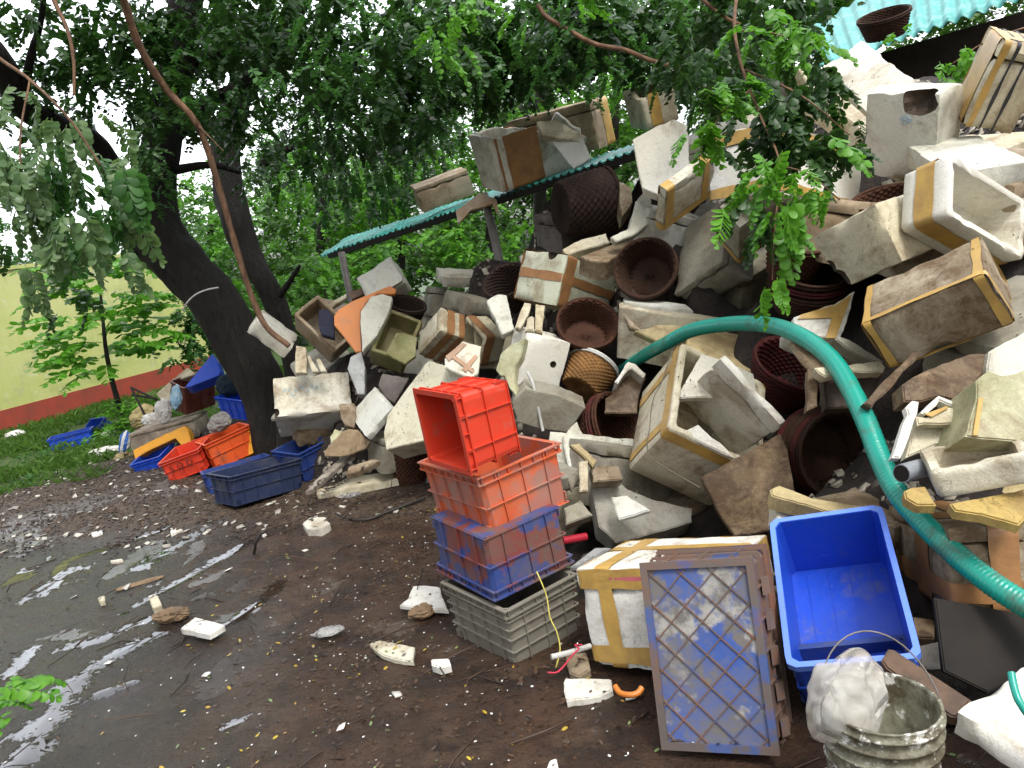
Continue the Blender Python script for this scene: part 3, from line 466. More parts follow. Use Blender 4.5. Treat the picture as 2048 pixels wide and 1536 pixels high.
(None, 'thin cream lid behind the reddish brown round basket', None, None, 'foam', 'cream', [0.9513, -0.3044, 0.0497, 0.8259, 0.1677, 0.3755, -0.9115, 5.7073, 0.2588, 0.8754, 0.4082, 1.009], [0.6, 0.4, 0.03], False, [], 0, [], None),
(None, 'thin grey lid in the gap right of the box with blue writing', None, None, 'foam', 'grey', [0.8138, 0.5798, 0.04, -1.3508, -0.2962, 0.473, -0.8298, 6.7565, -0.5, 0.6634, 0.5567, 0.6293], [0.45, 0.3, 0.03], False, [], 0, [], None),
(None, 'thin white lid lying above the box with blue writing', None, None, 'foam', 'white', [0.9077, -0.3893, -0.1567, -1.6157, 0.2432, 0.7923, -0.5596, 6.9886, 0.342, 0.4698, 0.8138, 0.8132], [0.5, 0.34, 0.03], False, [], 0, [], None),
(None, 'thin cream lid wedged between beige taped box and white box', None, None, 'foam', 'cream', [0.7399, 0.0251, 0.6722, -0.0537, 0.6209, 0.359, -0.6969, 5.8664, -0.2588, 0.933, 0.25, 0.78], [0.45, 0.3, 0.03], False, [], 0, [], None),
(None, 'thin pale lid leaning on the dull grey box', None, None, 'foam', 'greyw', [0.8138, -0.5779, 0.0613, 1.4347, 0.2962, 0.3217, -0.8993, 5.2613, 0.5, 0.75, 0.433, 1.3597], [0.5, 0.36, 0.03], False, [], 0, [], None),
(None, 'thin dirty lid behind the arch of the hose', None, None, 'foam', 'dirty', [0.7849, -0.1478, 0.6018, 1.4288, 0.4532, 0.7992, -0.3948, 3.4118, -0.4226, 0.5826, 0.6943, 0.6996], [0.5, 0.35, 0.03], False, [], 0, [], None),
(None, 'thin cream lid behind the splintered white pieces', None, None, 'foam', 'cream', [0.9254, -0.3696, -0.0835, 1.7919, 0.1632, 0.5875, -0.7926, 3.3047, 0.342, 0.7198, 0.604, 0.6353], [0.55, 0.38, 0.03], False, [], 0, [], None),
(None, 'thin pale lid behind the orange crate', None, None, 'foam', 'greyw', [0.9254, 0.3123, -0.2146, 0.3091, -0.3368, 0.4184, -0.8435, 3.7744, -0.1736, 0.8529, 0.4924, 0.4174], [0.45, 0.3, 0.03], False, [], 0, [], None),
(None, 'thin dirty lid below the mouldy slab', None, None, 'foam', 'dirty', [0.9254, -0.2146, 0.3123, 0.9621, 0.3368, 0.8435, -0.4184, 3.5014, -0.1736, 0.4924, 0.8529, 0.0516], [0.5, 0.35, 0.03], False, [], 0, [], None),
(None, 'thin yellowed lid under the mustard lid at the right edge', None, None, 'foam', 'yellowish', [0.9513, -0.2504, -0.1801, 1.5059, 0.1677, 0.91, -0.3791, 2.5318, 0.2588, 0.3304, 0.9077, 0.3138], [0.5, 0.4, 0.03], False, [], 0, [], None),
(None, 'thin grey lid under the box with blue writing', None, None, 'foam', 'grey', [0.9848, 0.0594, 0.1632, -1.7355, 0.0, 0.9397, -0.342, 6.4222, -0.1736, 0.3368, 0.9254, 0.4971], [0.4, 0.3, 0.03], False, [], 0, [], None),
(None, 'thin pale lid above the cream speckled box', None, None, 'foam', 'greyw', [0.8138, -0.0571, -0.5783, -0.7477, -0.4698, 0.521, -0.7126, 6.4552, 0.342, 0.8517, 0.3971, 0.6604], [0.4, 0.3, 0.03], False, [], 0, [], None),
(None, 'cream box filling the gap under the cord bound box', None, None, 'foam', 'cream', [0.8925, -0.4404, -0.097, 2.3861, 0.4162, 0.8873, -0.1988, 3.9733, 0.1736, 0.1371, 0.9752, 1.3092], [0.6, 0.4, 0.3], False, [], 0, [], None),
(None, 'beige box behind the cream box with gnawed corner', None, None, 'foam', 'beige', [0.7493, -0.5797, 0.3202, 1.7008, 0.6287, 0.7745, -0.0692, 3.9257, -0.2079, 0.2532, 0.9448, 1.1537], [0.5, 0.36, 0.3], False, [], 0, [], None),
(None, 'beige box wedged above the shallow taped box at the right edge', None, None, 'foam', 'beige', [0.9254, -0.3652, -0.1013, 2.2353, 0.3368, 0.9151, -0.2217, 3.4515, 0.1736, 0.171, 0.9698, 1.2106], [0.5, 0.4, 0.3], False, [], 0, [], None),
(None, 'grey box in the gap under the right end of the dirty brown box', None, None, 'foam', 'grey', [0.9513, -0.1952, -0.2388, 1.8874, 0.1677, 0.9771, -0.1306, 2.8934, 0.2588, 0.0842, 0.9623, 0.7157], [0.5, 0.4, 0.3], False, [], 0, [], None),
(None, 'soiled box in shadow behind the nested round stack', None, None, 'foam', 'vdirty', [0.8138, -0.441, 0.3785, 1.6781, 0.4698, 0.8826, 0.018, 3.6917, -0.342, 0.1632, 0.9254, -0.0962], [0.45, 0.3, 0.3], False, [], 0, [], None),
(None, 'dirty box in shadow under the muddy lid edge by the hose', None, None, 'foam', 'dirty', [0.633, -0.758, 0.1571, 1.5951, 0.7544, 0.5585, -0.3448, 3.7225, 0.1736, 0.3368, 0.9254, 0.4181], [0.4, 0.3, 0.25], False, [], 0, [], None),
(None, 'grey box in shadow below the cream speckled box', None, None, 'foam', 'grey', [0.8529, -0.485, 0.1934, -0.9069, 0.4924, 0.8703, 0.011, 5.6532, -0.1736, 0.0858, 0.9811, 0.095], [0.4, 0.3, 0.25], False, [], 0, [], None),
(None, 'beige box in shadow between the box with writing and the square slab', None, None, 'foam', 'beige', [0.9513, -0.2588, -0.1677, -1.5165, 0.2549, 0.9659, -0.0449, 6.4928, 0.1736, 0.0, 0.9848, 0.2095], [0.45, 0.3, 0.25], False, [], 0, [], None),
(None, 'pale box in shadow between the round basket and the dull grey box', None, None, 'foam', 'greyw', [0.9254, -0.0806, 0.3703, 1.0479, 0.1632, 0.9666, -0.1975, 5.0841, -0.342, 0.2432, 0.9077, 1.2852], [0.4, 0.3, 0.3], False, [], 0, [], None),
(None, 'cream box in shadow below the dull grey box', None, None, 'foam', 'cream', [0.8529, -0.5167, 0.075, 1.4443, 0.4924, 0.7482, -0.4447, 4.8592, 0.1736, 0.4162, 0.8925, 0.9539], [0.4, 0.35, 0.3], False, [], 0, [], None)]
PANELS = [
(None, 'pinkish white side of a broken box below the highest white box', None, None, 'foam', 'cream', [0.9848, 0.1584, 0.0713, 1.8688, -0.0302, 0.5601, -0.8279, 4.2401, -0.171, 0.8132, 0.5563, 1.9861], 0.15, [(-0.14, 0.194), (-0.09, 0.187), (-0.028, 0.126), (0.158, -0.136), (0.132, -0.249), (0.049, -0.136), (-0.093, 0.033)], [], 'must'),
(None, 'rough white slab with peeling surface beside the hanging leaves', None, None, 'foam', 'clean', [0.9692, 0.1728, -0.1753, 1.0757, -0.2175, 0.2682, -0.9385, 4.7282, -0.1152, 0.9478, 0.2975, 1.8747], 0.12, [(-0.163, 0.112), (-0.028, 0.177), (0.072, 0.215), (0.148, 0.173), (0.154, -0.07), (0.065, -0.156), (0.003, -0.243), (-0.112, -0.178), (-0.143, -0.025)], [], 'must'),
(None, 'smooth pale grey box side at the right edge below the dirty brown box', None, None, 'foam', 'greyw', [0.9848, 0.1584, 0.0713, 1.5919, -0.0302, 0.5601, -0.8279, 2.4747, -0.171, 0.8132, 0.5563, 0.8996], 0.15, [(-0.074, 0.041), (0.136, 0.15), (0.089, -0.079), (-0.051, -0.07), (-0.097, -0.036)], [], 'must'),
(None, 'brown soiled slab with black mould above the splintered white pieces', None, None, 'foam', 'vdirty', [0.9848, 0.1584, 0.0713, 1.373, -0.0302, 0.5601, -0.8279, 2.4698, -0.171, 0.8132, 0.5563, 0.8721], 0.08, [(-0.149, -0.005), (-0.093, 0.03), (0.088, 0.106), (0.142, 0.103), (0.14, 0.048), (0.088, 0.012), (0.067, -0.053), (0.021, -0.064), (-0.041, -0.044), (-0.099, -0.064), (-0.156, -0.064)], [], 'must'),
(None, 'bright white splinter of foam standing left of the broken box corner', None, None, 'foam', 'clean', [0.9848, 0.1584, 0.0713, 1.126, -0.0302, 0.5601, -0.8279, 2.2594, -0.171, 0.8132, 0.5563, 0.8306], 0.03, [(0.029, 0.074), (0.048, 0.069), (0.035, 0.032), (-0.004, -0.038), (-0.042, -0.106), (-0.064, -0.106), (-0.011, 0.002), (0.007, 0.029), (0.004, 0.051)], [], 'must'),
(None, 'beige broken box wall behind the white tray', None, None, 'foam', 'cream', [0.9848, 0.1584, 0.0713, 1.2494, -0.0302, 0.5601, -0.8279, 2.3459, -0.171, 0.8132, 0.5563, 0.7451], 0.04, [(-0.05, 0.044), (0.029, 0.047), (0.099, 0.053), (0.099, -0.003), (-0.007, -0.022), (-0.064, -0.05), (-0.104, -0.066)], [], 'must'),
(None, 'white jagged rim of a broken box above the white tray', None, None, 'foam', 'clean', [0.9848, 0.1584, 0.0713, 1.2928, -0.0302, 0.5601, -0.8279, 2.3515, -0.171, 0.8132, 0.5563, 0.8344], 0.04, [(-0.08, -0.021), (-0.014, 0.034), (0.031, 0.015), (0.079, -0.004), (0.066, -0.016), (-0.015, 0.02), (-0.066, -0.027)], [], 'must'),
(None, 'torn foam piece with peeling mustard tape above the white tray', None, None, 'foam', 'cream', [0.9848, 0.1584, 0.0713, 1.2594, -0.0302, 0.5601, -0.8279, 2.327, -0.171, 0.8132, 0.5563, 0.8108], 0.03, [(-0.072, 0.007), (-0.042, 0.001), (0.024, 0.032), (0.091, 0.023), (0.075, -0.015), (0.004, -0.021), (-0.079, -0.026)], [[(-0.051, 0.007), (0.024, 0.035), (0.028, 0.028), (-0.03, -0.002)]], 'must'),
(None, 'large cream chunk with mossy top and a tape strip behind the white tray', None, None, 'foam', 'moss', [0.9848, 0.1584, 0.0713, 1.3618, -0.0302, 0.5601, -0.8279, 2.2162, -0.171, 0.8132, 0.5563, 0.8737], 0.2, [(-0.043, 0.056), (0.005, 0.09), (0.035, 0.073), (0.082, 0.081), (0.126, 0.097), (0.07, -0.14), (-0.1, -0.122), (-0.115, -0.115), (-0.053, -0.005)], [[(-0.053, -0.005), (-0.037, -0.0), (-0.082, -0.117), (-0.096, -0.117)]], 'must'),
(None, 'split mustard coloured lid lying under the white tray', None, None, 'foam', 'yellow', [0.9848, 0.0893, 0.1489, 1.2134, -0.0302, 0.9324, -0.36, 2.0221, -0.171, 0.3501, 0.921, 0.6368], 0.03, [(-0.105, 0.016), (-0.02, 0.037), (0.143, 0.082), (0.092, -0.02), (0.034, -0.071), (-0.039, -0.027), (-0.102, -0.013)], [], 'must'),
(None, 'small mustard flake of foam beside the green hose', None, None, 'foam', 'yellow', [0.9848, 0.0893, 0.1489, 1.0427, -0.0302, 0.9324, -0.36, 2.0809, -0.171, 0.3501, 0.921, 0.6819], 0.03, [(-0.026, 0.018), (0.001, 0.037), (0.041, 0.041), (0.037, -0.041), (-0.018, -0.041), (-0.034, -0.012)], [], 'must'),
('black_sheet', 'black flat sheet with fallen leaves leaning at the right edge', 'sheet', None, 'plastic', 'black', [0.9848, 0.1489, 0.0893, 1.1554, -0.0302, 0.6533, -0.7565, 1.9563, -0.171, 0.7423, 0.6479, 0.2633], 0.015, [(-0.125, 0.14), (-0.153, -0.056), (-0.053, -0.11), (0.146, -0.041), (0.188, 0.078)], [], 'must'),
('wooden_plank', 'weathered brown wooden plank leaning from the blue crate down to the ground', 'plank', None, 'wood', 'wood', [0.9968, 0.0777, -0.0205, 0.8941, -0.0803, 0.9573, -0.2777, 1.858, -0.0019, 0.2784, 0.9605, 0.2815], 0.03, [(-0.062, 0.078), (-0.029, 0.113), (-0.016, 0.108), (0.093, -0.079), (0.037, -0.122), (0.024, -0.117), (-0.059, 0.049)], [], 'must'),
(None, 'white foam scrap right of the bright blue crate', None, None, 'foam', 'clean', [0.9848, 0.1584, 0.0713, 1.0473, -0.0302, 0.5601, -0.8279, 2.0949, -0.171, 0.8132, 0.5563, 0.1857], 0.04, [(-0.027, 0.027), (0.035, 0.04), (0.025, -0.035), (-0.032, -0.031)], [], 'must'),
(None, 'muddy foam scrap wedged right of the bright blue crate', None, None, 'foam', 'vdirty', [0.9848, 0.0777, 0.1553, 1.0677, -0.0302, 0.9573, -0.2875, 2.1555, -0.171, 0.2784, 0.9451, 0.2413], 0.05, [(-0.016, 0.049), (0.046, 0.035), (0.011, -0.044), (-0.04, -0.038)], [], 'must'),
('foam_board', 'plain white lid standing behind the leaf strewn lid', 'foam board', None, 'foam', 'clean', [0.9848, 0.1584, 0.0713, 0.8989, -0.0302, 0.5601, -0.8279, 3.4238, -0.171, 0.8132, 0.5563, 0.8115], 0.04, [(-0.067, 0.122), (-0.001, 0.101), (0.156, 0.022), (0.155, -0.076), (0.076, -0.084), (-0.191, -0.092), (-0.13, 0.014)], [], 'must'),
('foam_board', 'small broken lid corner at the front rim of the tied box', 'foam board', None, 'foam', 'white', [0.9848, 0.1584, 0.0713, 0.7699, -0.0302, 0.5601, -0.8279, 3.1846, -0.171, 0.8132, 0.5563, 0.607], 0.03, [(-0.122, 0.038), (-0.048, 0.074), (0.003, 0.019), (0.036, -0.003), (0.085, -0.07), (0.045, -0.055)], [], 'must'),
(None, 'brown speckled mouldy slab in front of the nested baskets', None, None, 'foam', 'vdirty', [0.973, 0.1703, -0.1561, 0.8863, -0.209, 0.3608, -0.9089, 3.0488, -0.0984, 0.917, 0.3867, 0.4124], 0.1, [(-0.211, 0.057), (0.107, 0.227), (0.131, 0.162), (0.149, -0.008), (0.054, -0.161), (-0.09, -0.177), (-0.144, -0.094)], [], 'must'),
(None, 'white foam corner strip right of the golden basket', None, None, 'foam', 'clean', [0.9848, 0.1584, 0.0713, 0.6388, -0.0302, 0.5601, -0.8279, 4.226, -0.171, 0.8132, 0.5563, 0.7541], 0.15, [(-0.091, -0.052), (-0.009, 0.066), (0.029, 0.052), (0.085, -0.009), (0.067, -0.03), (0.008, 0.024), (-0.016, 0.015), (-0.072, -0.065)], [], 'must'),
(None, 'brown stained foam panel right of the golden basket', None, None, 'foam', 'vdirty', [0.9848, 0.1584, 0.0713, 0.5906, -0.0302, 0.5601, -0.8279, 4.2577, -0.171, 0.8132, 0.5563, 0.646], 0.05, [(-0.032, 0.062), (0.045, 0.147), (0.122, 0.093), (0.083, -0.012), (0.064, -0.119), (-0.109, -0.119), (-0.101, -0.034), (-0.068, -0.012)], [], 'must'),
(None, 'pale green mossy broken panel leaning on the white box', None, None, 'foam', 'moss', [0.9098, 0.1663, -0.3804, 0.0064, -0.4134, 0.4468, -0.7934, 4.25, 0.038, 0.879, 0.4752, 0.8904], 0.05, [(0.087, 0.155), (0.069, 0.057), (0.034, 0.005), (0.021, -0.076), (0.034, -0.155), (-0.005, -0.117), (-0.035, -0.044), (-0.062, -0.036), (-0.089, -0.003), (-0.062, 0.085), (0.004, 0.134)], [], 'must'),
(None, 'grey slab as the underside of the bright white box', None, None, 'foam', 'grey', [0.9848, 0.1663, -0.0499, 0.1384, -0.0302, -0.1192, -0.9924, 4.1067, -0.171, 0.9788, -0.1124, 0.6534], 0.2, [(-0.162, 0.042), (-0.095, 0.122), (0.066, 0.085), (0.219, 0.019), (0.133, -0.119), (-0.021, -0.095), (-0.139, -0.057)], [], 'must'),  # separate grey slab gives the white box a darker underside
('foam_strip', 'tan foam stick leaning beside the metal post', 'foam strip', None, 'foam', 'cream', [0.9848, 0.1584, 0.0713, 0.1368, -0.0302, 0.5601, -0.8279, 4.6965, -0.171, 0.8132, 0.5563, 1.119], 0.05, [(0.007, 0.081), (0.048, 0.074), (0.033, 0.014), (-0.019, -0.093), (-0.049, -0.083), (-0.019, 0.009)], [], 'must'),
('foam_strip', 'upright pale foam stick below the brown taped box', 'foam strip', None, 'foam', 'cream', [0.9848, 0.1584, 0.0713, 0.2265, -0.0302, 0.5601, -0.8279, 4.6904, -0.171, 0.8132, 0.5563, 1.0842], 0.05, [(-0.022, 0.091), (0.034, 0.083), (0.016, -0.091), (-0.028, -0.081)], [], 'must'),
('foam_strip', 'short foam stump between two leaning foam sticks', 'foam strip', None, 'foam', 'cream', [0.9848, 0.1584, 0.0713, 0.1679, -0.0302, 0.5601, -0.8279, 4.6375, -0.171, 0.8132, 0.5563, 1.072], 0.05, [(-0.017, 0.028), (0.009, 0.045), (0.023, 0.032), (0.02, -0.05), (-0.035, -0.054)], [], 'must'),
(None, 'clean pale slab leaning on the left of the metal post', None, None, 'foam', 'greyw', [0.9848, 0.1584, 0.0713, 0.0141, -0.0302, 0.5601, -0.8279, 5.0045, -0.171, 0.8132, 0.5563, 1.138], 0.06, [(-0.093, 0.072), (-0.025, 0.119), (0.03, 0.114), (0.078, -0.131), (0.008, -0.168)], [], 'must'),
(None, 'white panel crossed with brown tape just above the red crate', None, None, 'foam', 'white', [0.9848, 0.1584, 0.0713, -0.2714, -0.0302, 0.5601, -0.8279, 4.9578, -0.171, 0.8132, 0.5563, 0.8735], 0.05, [(-0.121, 0.018), (-0.012, 0.138), (0.108, 0.102), (0.09, -0.088), (0.048, -0.123), (-0.113, -0.041)], [[(-0.116, 0.03), (-0.011, 0.126), (0.016, 0.114), (-0.093, -0.006)], [(-0.012, -0.059), (0.071, 0.042), (0.088, 0.024), (0.015, -0.083)], [(-0.063, 0.042), (0.068, -0.065), (0.058, -0.088), (-0.084, 0.024)]], 'brown'),
('crate_side', 'broken orange plastic crate side leaning behind the grey post', 'crate', None, 'plastic', 'ochre', [0.9848, 0.1584, 0.0713, -1.0335, -0.0302, 0.5601, -0.8279, 6.1337, -0.171, 0.8132, 0.5563, 1.2076], 0.03, [(-0.21, -0.021), (-0.181, 0.037), (-0.075, 0.114), (0.198, 0.248), (0.251, 0.208), (0.236, 0.172), (0.106, 0.172), (0.037, 0.114), (-0.012, 0.017), (-0.009, -0.084), (0.02, -0.326), (-0.023, -0.326), (-0.122, -0.197), (-0.203, -0.097)], [], 'must'),
('foam_slab', 'white slab spotted with black leaves right of the orange crate side', None, None, 'foam', 'greyw', [0.9848, 0.1584, 0.0713, -0.9092, -0.0302, 0.5601, -0.8279, 6.0299, -0.171, 0.8132, 0.5563, 1.1946], 0.05, [(-0.121, 0.017), (-0.053, 0.144), (0.034, 0.17), (0.108, 0.144), (0.098, 0.042), (0.02, -0.181), (-0.084, -0.321)], [], 'must'),
('net_scrap', 'dark blue net scrap inside the open beige box', 'net', None, 'plastic', 'navy', [0.9848, 0.1584, 0.0713, -1.3627, -0.0302, 0.5601, -0.8279, 6.3326, -0.171, 0.8132, 0.5563, 1.1836], 0.05, [(-0.061, 0.105), (0.001, 0.118), (0.054, 0.052), (0.083, -0.144), (-0.023, -0.112), (-0.055, -0.014)], [], 'must'),
('board', 'brown board end on the skyline behind the orange crate side', 'board', None, 'wood', 'wood', [0.9848, 0.1584, 0.0713, -1.1014, -0.0302, 0.5601, -0.8279, 6.6674, -0.171, 0.8132, 0.5563, 1.3547], 0.05, [(-0.094, 0.002), (0.071, 0.061), (0.087, 0.009), (-0.064, -0.071)], [], 'must'),
('foam_strip', 'tan foam strip lying left of the brown board end', 'foam strip', None, 'foam', 'cream', [0.9848, 0.1584, 0.0713, -1.3286, -0.0302, 0.5601, -0.8279, 6.6576, -0.171, 0.8132, 0.5563, 1.299], 0.05, [(-0.105, -0.048), (0.088, 0.098), (0.094, 0.056), (0.001, -0.021), (-0.077, -0.083)], [], 'must'),
('foam_strip', 'upright white foam strip above the white box with blue writing', 'foam strip', None, 'foam', 'cream', [0.9848, 0.1584, 0.0713, -1.5541, -0.0302, 0.5601, -0.8279, 6.0878, -0.171, 0.8132, 0.5563, 0.947], 0.05, [(-0.051, 0.119), (0.026, 0.107), (0.056, -0.111), (-0.031, -0.112)], [], 'must'),
('foam_strip', 'thin leaning foam strip beside the upright white strip', 'foam strip', None, 'foam', 'cream', [0.9848, 0.1584, 0.0713, -1.4767, -0.0302, 0.5601, -0.8279, 6.0798, -0.171, 0.8132, 0.5563, 0.9017], 0.04, [(-0.045, 0.061), (-0.023, 0.07), (0.057, -0.063), (0.01, -0.066)], [], 'must'),
('foam_strip', 'short leaning foam strip below the open beige box', 'foam strip', None, 'foam', 'cream', [0.9848, 0.1584, 0.0713, -1.4097, -0.0302, 0.5601, -0.8279, 6.076, -0.171, 0.8132, 0.5563, 0.8803], 0.04, [(-0.041, 0.053), (-0.016, 0.053), (0.05, -0.052), (0.006, -0.052)], [], 'must'),
('foam_board', 'mossy lid lying inside the green mossy box', 'foam board', None, 'foam', 'mossy', [0.9848, 0.1584, 0.0713, -0.7169, -0.0302, 0.5601, -0.8279, 5.7327, -0.171, 0.8132, 0.5563, 0.9486], 0.03, [(-0.124, -0.058), (-0.061, 0.108), (-0.002, 0.108), (0.089, 0.072), (0.086, -0.081), (0.012, -0.145)], [], 'must'),
('plastic_sheet', 'crumpled grey sheet right of the white box with blue writing', 'sheet', None, 'foam', 'greyc', [0.9848, 0.1584, 0.0713, -1.1058, -0.0302, 0.5601, -0.8279, 5.8597, -0.171, 0.8132, 0.5563, 0.8053], 0.08, [(-0.065, 0.127), (0.014, 0.17), (0.052, 0.031), (0.062, -0.176), (0.014, -0.176), (-0.078, 0.031)], [], 'must'),
(None, 'dirty foam lump left of the clean square slab', None, None, 'foam', 'dirty', [0.9848, 0.1584, 0.0713, -1.1881, -0.0302, 0.5601, -0.8279, 5.6101, -0.171, 0.8132, 0.5563, 0.5417], 0.12, [(-0.077, 0.091), (0.033, 0.096), (0.057, -0.003), (0.048, -0.092), (-0.011, -0.07), (-0.051, -0.02)], [], 'must'),
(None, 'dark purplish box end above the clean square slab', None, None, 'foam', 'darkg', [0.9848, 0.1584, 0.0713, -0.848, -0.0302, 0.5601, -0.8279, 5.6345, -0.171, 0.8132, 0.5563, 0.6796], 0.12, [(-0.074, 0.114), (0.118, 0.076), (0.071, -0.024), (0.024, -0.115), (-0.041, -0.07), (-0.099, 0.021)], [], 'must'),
(None, 'cream coloured box speckled with dead leaves left of the red crate', None, None, 'foam', 'leafy', [0.9204, 0.1612, -0.3562, -0.6075, -0.3856, 0.5245, -0.7591, 5.0107, 0.0644, 0.836, 0.5449, 0.5974], 0.22, [(0.047, 0.339), (0.348, 0.216), (0.391, -0.182), (0.046, -0.2), (-0.241, -0.228), (-0.264, -0.107), (-0.246, 0.01), (-0.114, 0.17)], [], 'must'),
('foam_board', 'tan rimmed lid leaning beside the dark blue crates', 'foam board', None, 'foam', 'tan', [0.9848, 0.1703, 0.0341, -1.1905, -0.0302, 0.3608, -0.9321, 5.4794, -0.171, 0.917, 0.3605, 0.376], 0.04, [(-0.176, -0.067), (-0.055, 0.078), (-0.004, 0.096), (0.053, 0.088), (0.101, 0.036), (0.149, 0.005), (0.119, -0.041), (-0.022, -0.097), (-0.165, -0.097)], [], 'must'),
('foam_lump', 'small mossy foam lump above the tan rimmed lid', None, None, 'foam', 'moss', [0.9848, 0.1584, 0.0713, -1.2934, -0.0302, 0.5601, -0.8279, 5.5398, -0.171, 0.8132, 0.5563, 0.4309], 0.08, [(-0.036, -0.008), (-0.006, 0.05), (0.038, 0.03), (0.027, -0.019), (-0.022, -0.052)], [], 'must'),
('foam_board', 'long pale lid edge right of the dark round basket', 'foam board', None, 'foam', 'greyw', [0.9848, 0.0574, 0.1639, 0.8671, -0.0302, 0.986, -0.1639, 4.5858, -0.171, 0.1565, 0.9728, 1.0673], 0.3, [(-0.14, 0.131), (-0.121, 0.176), (0.186, -0.039), (0.205, -0.18), (0.0, -0.101), (-0.148, 0.032)], [], 'must'),
('foam_board', 'long cream lid edge above the curve of the hose', 'foam board', None, 'foam', 'cream', [0.9848, 0.0574, 0.1639, 0.8969, -0.0302, 0.986, -0.1639, 4.4766, -0.171, 0.1565, 0.9728, 1.0238], 0.3, [(-0.213, 0.196), (-0.185, 0.218), (0.299, -0.142), (0.245, -0.215), (0.036, -0.105), (-0.224, 0.083)], [], 'must'),
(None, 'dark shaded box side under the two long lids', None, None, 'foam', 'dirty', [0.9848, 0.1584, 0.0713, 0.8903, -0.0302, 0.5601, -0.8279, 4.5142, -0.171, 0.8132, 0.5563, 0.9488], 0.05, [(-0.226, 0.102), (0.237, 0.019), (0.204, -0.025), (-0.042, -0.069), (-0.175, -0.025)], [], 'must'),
(None, 'yellowed foam panel behind the start of the green hose', None, None, 'foam', 'yellowish', [0.9848, 0.1584, 0.0713, 0.9916, -0.0302, 0.5601, -0.8279, 4.2481, -0.171, 0.8132, 0.5563, 0.8792], 0.05, [(-0.299, 0.042), (-0.167, 0.082), (-0.011, 0.073), (0.261, 0.021), (0.263, -0.112), (0.112, -0.082), (0.002, 0.011), (-0.167, -0.031)], [], 'must'),
('foam_board', 'rounded tan lid on top of the scrap boards left of the slab', 'foam board', None, 'foam', 'cream', [0.9848, 0.1553, 0.0777, 0.594, -0.0302, 0.5934, -0.8044, 5.0592, -0.171, 0.7898, 0.589, 1.4482], 0.1, [(-0.136, -0.029), (-0.011, 0.043), (0.142, 0.093), (0.165, 0.017), (-0.046, -0.048), (-0.111, -0.074)], [], 'must'),
(None, 'splintered long board over the dark round basket', None, None, 'foam', 'dirty', [0.9848, 0.1042, 0.1389, 0.7912, -0.0302, 0.8905, -0.4541, 4.9503, -0.171, 0.443, 0.8801, 1.4064], 0.12, [(-0.245, -0.133), (-0.069, 0.0), (0.162, 0.163), (0.24, 0.26), (0.225, 0.151), (-0.089, -0.208), (-0.189, -0.197)], [], 'must'),
(None, 'grey shattered slab below the rough white slab', None, None, 'foam', 'greyw', [0.9848, 0.1584, 0.0713, 0.8831, -0.0302, 0.5601, -0.8279, 4.8722, -0.171, 0.8132, 0.5563, 1.5392], 0.05, [(-0.136, -0.116), (-0.021, -0.049), (0.022, 0.144), (0.124, 0.259), (0.116, 0.006), (0.007, -0.092), (-0.107, -0.141)], [], 'must'),
('carton', 'small brown carton corner right of the big dark basket', 'carton', None, 'foam', 'dirty', [0.9848, 0.1584, 0.0713, 0.9534, -0.0302, 0.5601, -0.8279, 5.4083, -0.171, 0.8132, 0.5563, 1.7004], 0.15, [(-0.03, 0.133), (0.047, 0.084), (0.045, -0.035), (-0.023, -0.144), (-0.039, -0.035)], [], 'must'),
(None, 'white and mustard taped box corner above the green hose', None, None, 'foam', 'white', [0.9848, 0.1584, 0.0713, 1.3665, -0.0302, 0.5601, -0.8279, 3.3564, -0.171, 0.8132, 0.5563, 1.0053], 0.2, [(-0.138, 0.002), (0.047, 0.066), (0.141, 0.132), (0.113, 0.045), (0.038, -0.103), (-0.053, -0.096), (-0.144, -0.04)], [[(-0.112, 0.009), (0.04, 0.059), (0.023, -0.005), (-0.127, -0.012)], [(0.046, 0.059), (0.124, 0.11), (0.019, -0.103), (-0.024, -0.103)]], 'must'),
('foam_strip', 'narrow grey foam rim under the dirty brown box', 'foam strip', None, 'foam', 'grey', [0.9848, 0.1584, 0.0713, 1.3471, -0.0302, 0.5601, -0.8279, 3.0349, -0.171, 0.8132, 0.5563, 0.9097], 0.06, [(-0.084, 0.048), (-0.059, 0.061), (-0.007, 0.029), (0.087, -0.047), (0.077, -0.066), (-0.016, -0.022)], [], 'must'),
('foam_strip', 'upright muddy foam post left of the hose', 'foam strip', None, 'foam', 'vdirty', [0.9848, 0.1584, 0.0713, 1.1091, -0.0302, 0.5601, -0.8279, 2.9175, -0.171, 0.8132, 0.5563, 0.8197], 0.04, [(-0.003, 0.081), (0.034, 0.088), (0.006, -0.075), (-0.036, -0.09)], [], 'must'),
('foam_strip', 'curved muddy lid edge crossing behind the hose', 'foam strip', None, 'foam', 'cream', [0.9848, 0.1584, 0.0713, 1.2621, -0.0302, 0.5601, -0.8279, 2.8759, -0.171, 0.8132, 0.5563, 0.8714], 0.05, [(-0.155, 0.003), (0.095, 0.039), (0.11, 0.009), (0.095, -0.015), (-0.027, -0.009), (-0.117, -0.027)], [], 'must'),
(None, 'dark panel standing in for a box interior behind the hose', None, None, 'foam', 'darkb', [0.9848, 0.1584, 0.0713, 1.2503, -0.0302, 0.5601, -0.8279, 2.931, -0.171, 0.8132, 0.5563, 0.781], 0.05, [(-0.088, 0.062), (0.143, 0.075), (0.045, -0.064), (-0.098, -0.07)], [], 'must'),  # near-black slab put in for the dark region below the lid edge
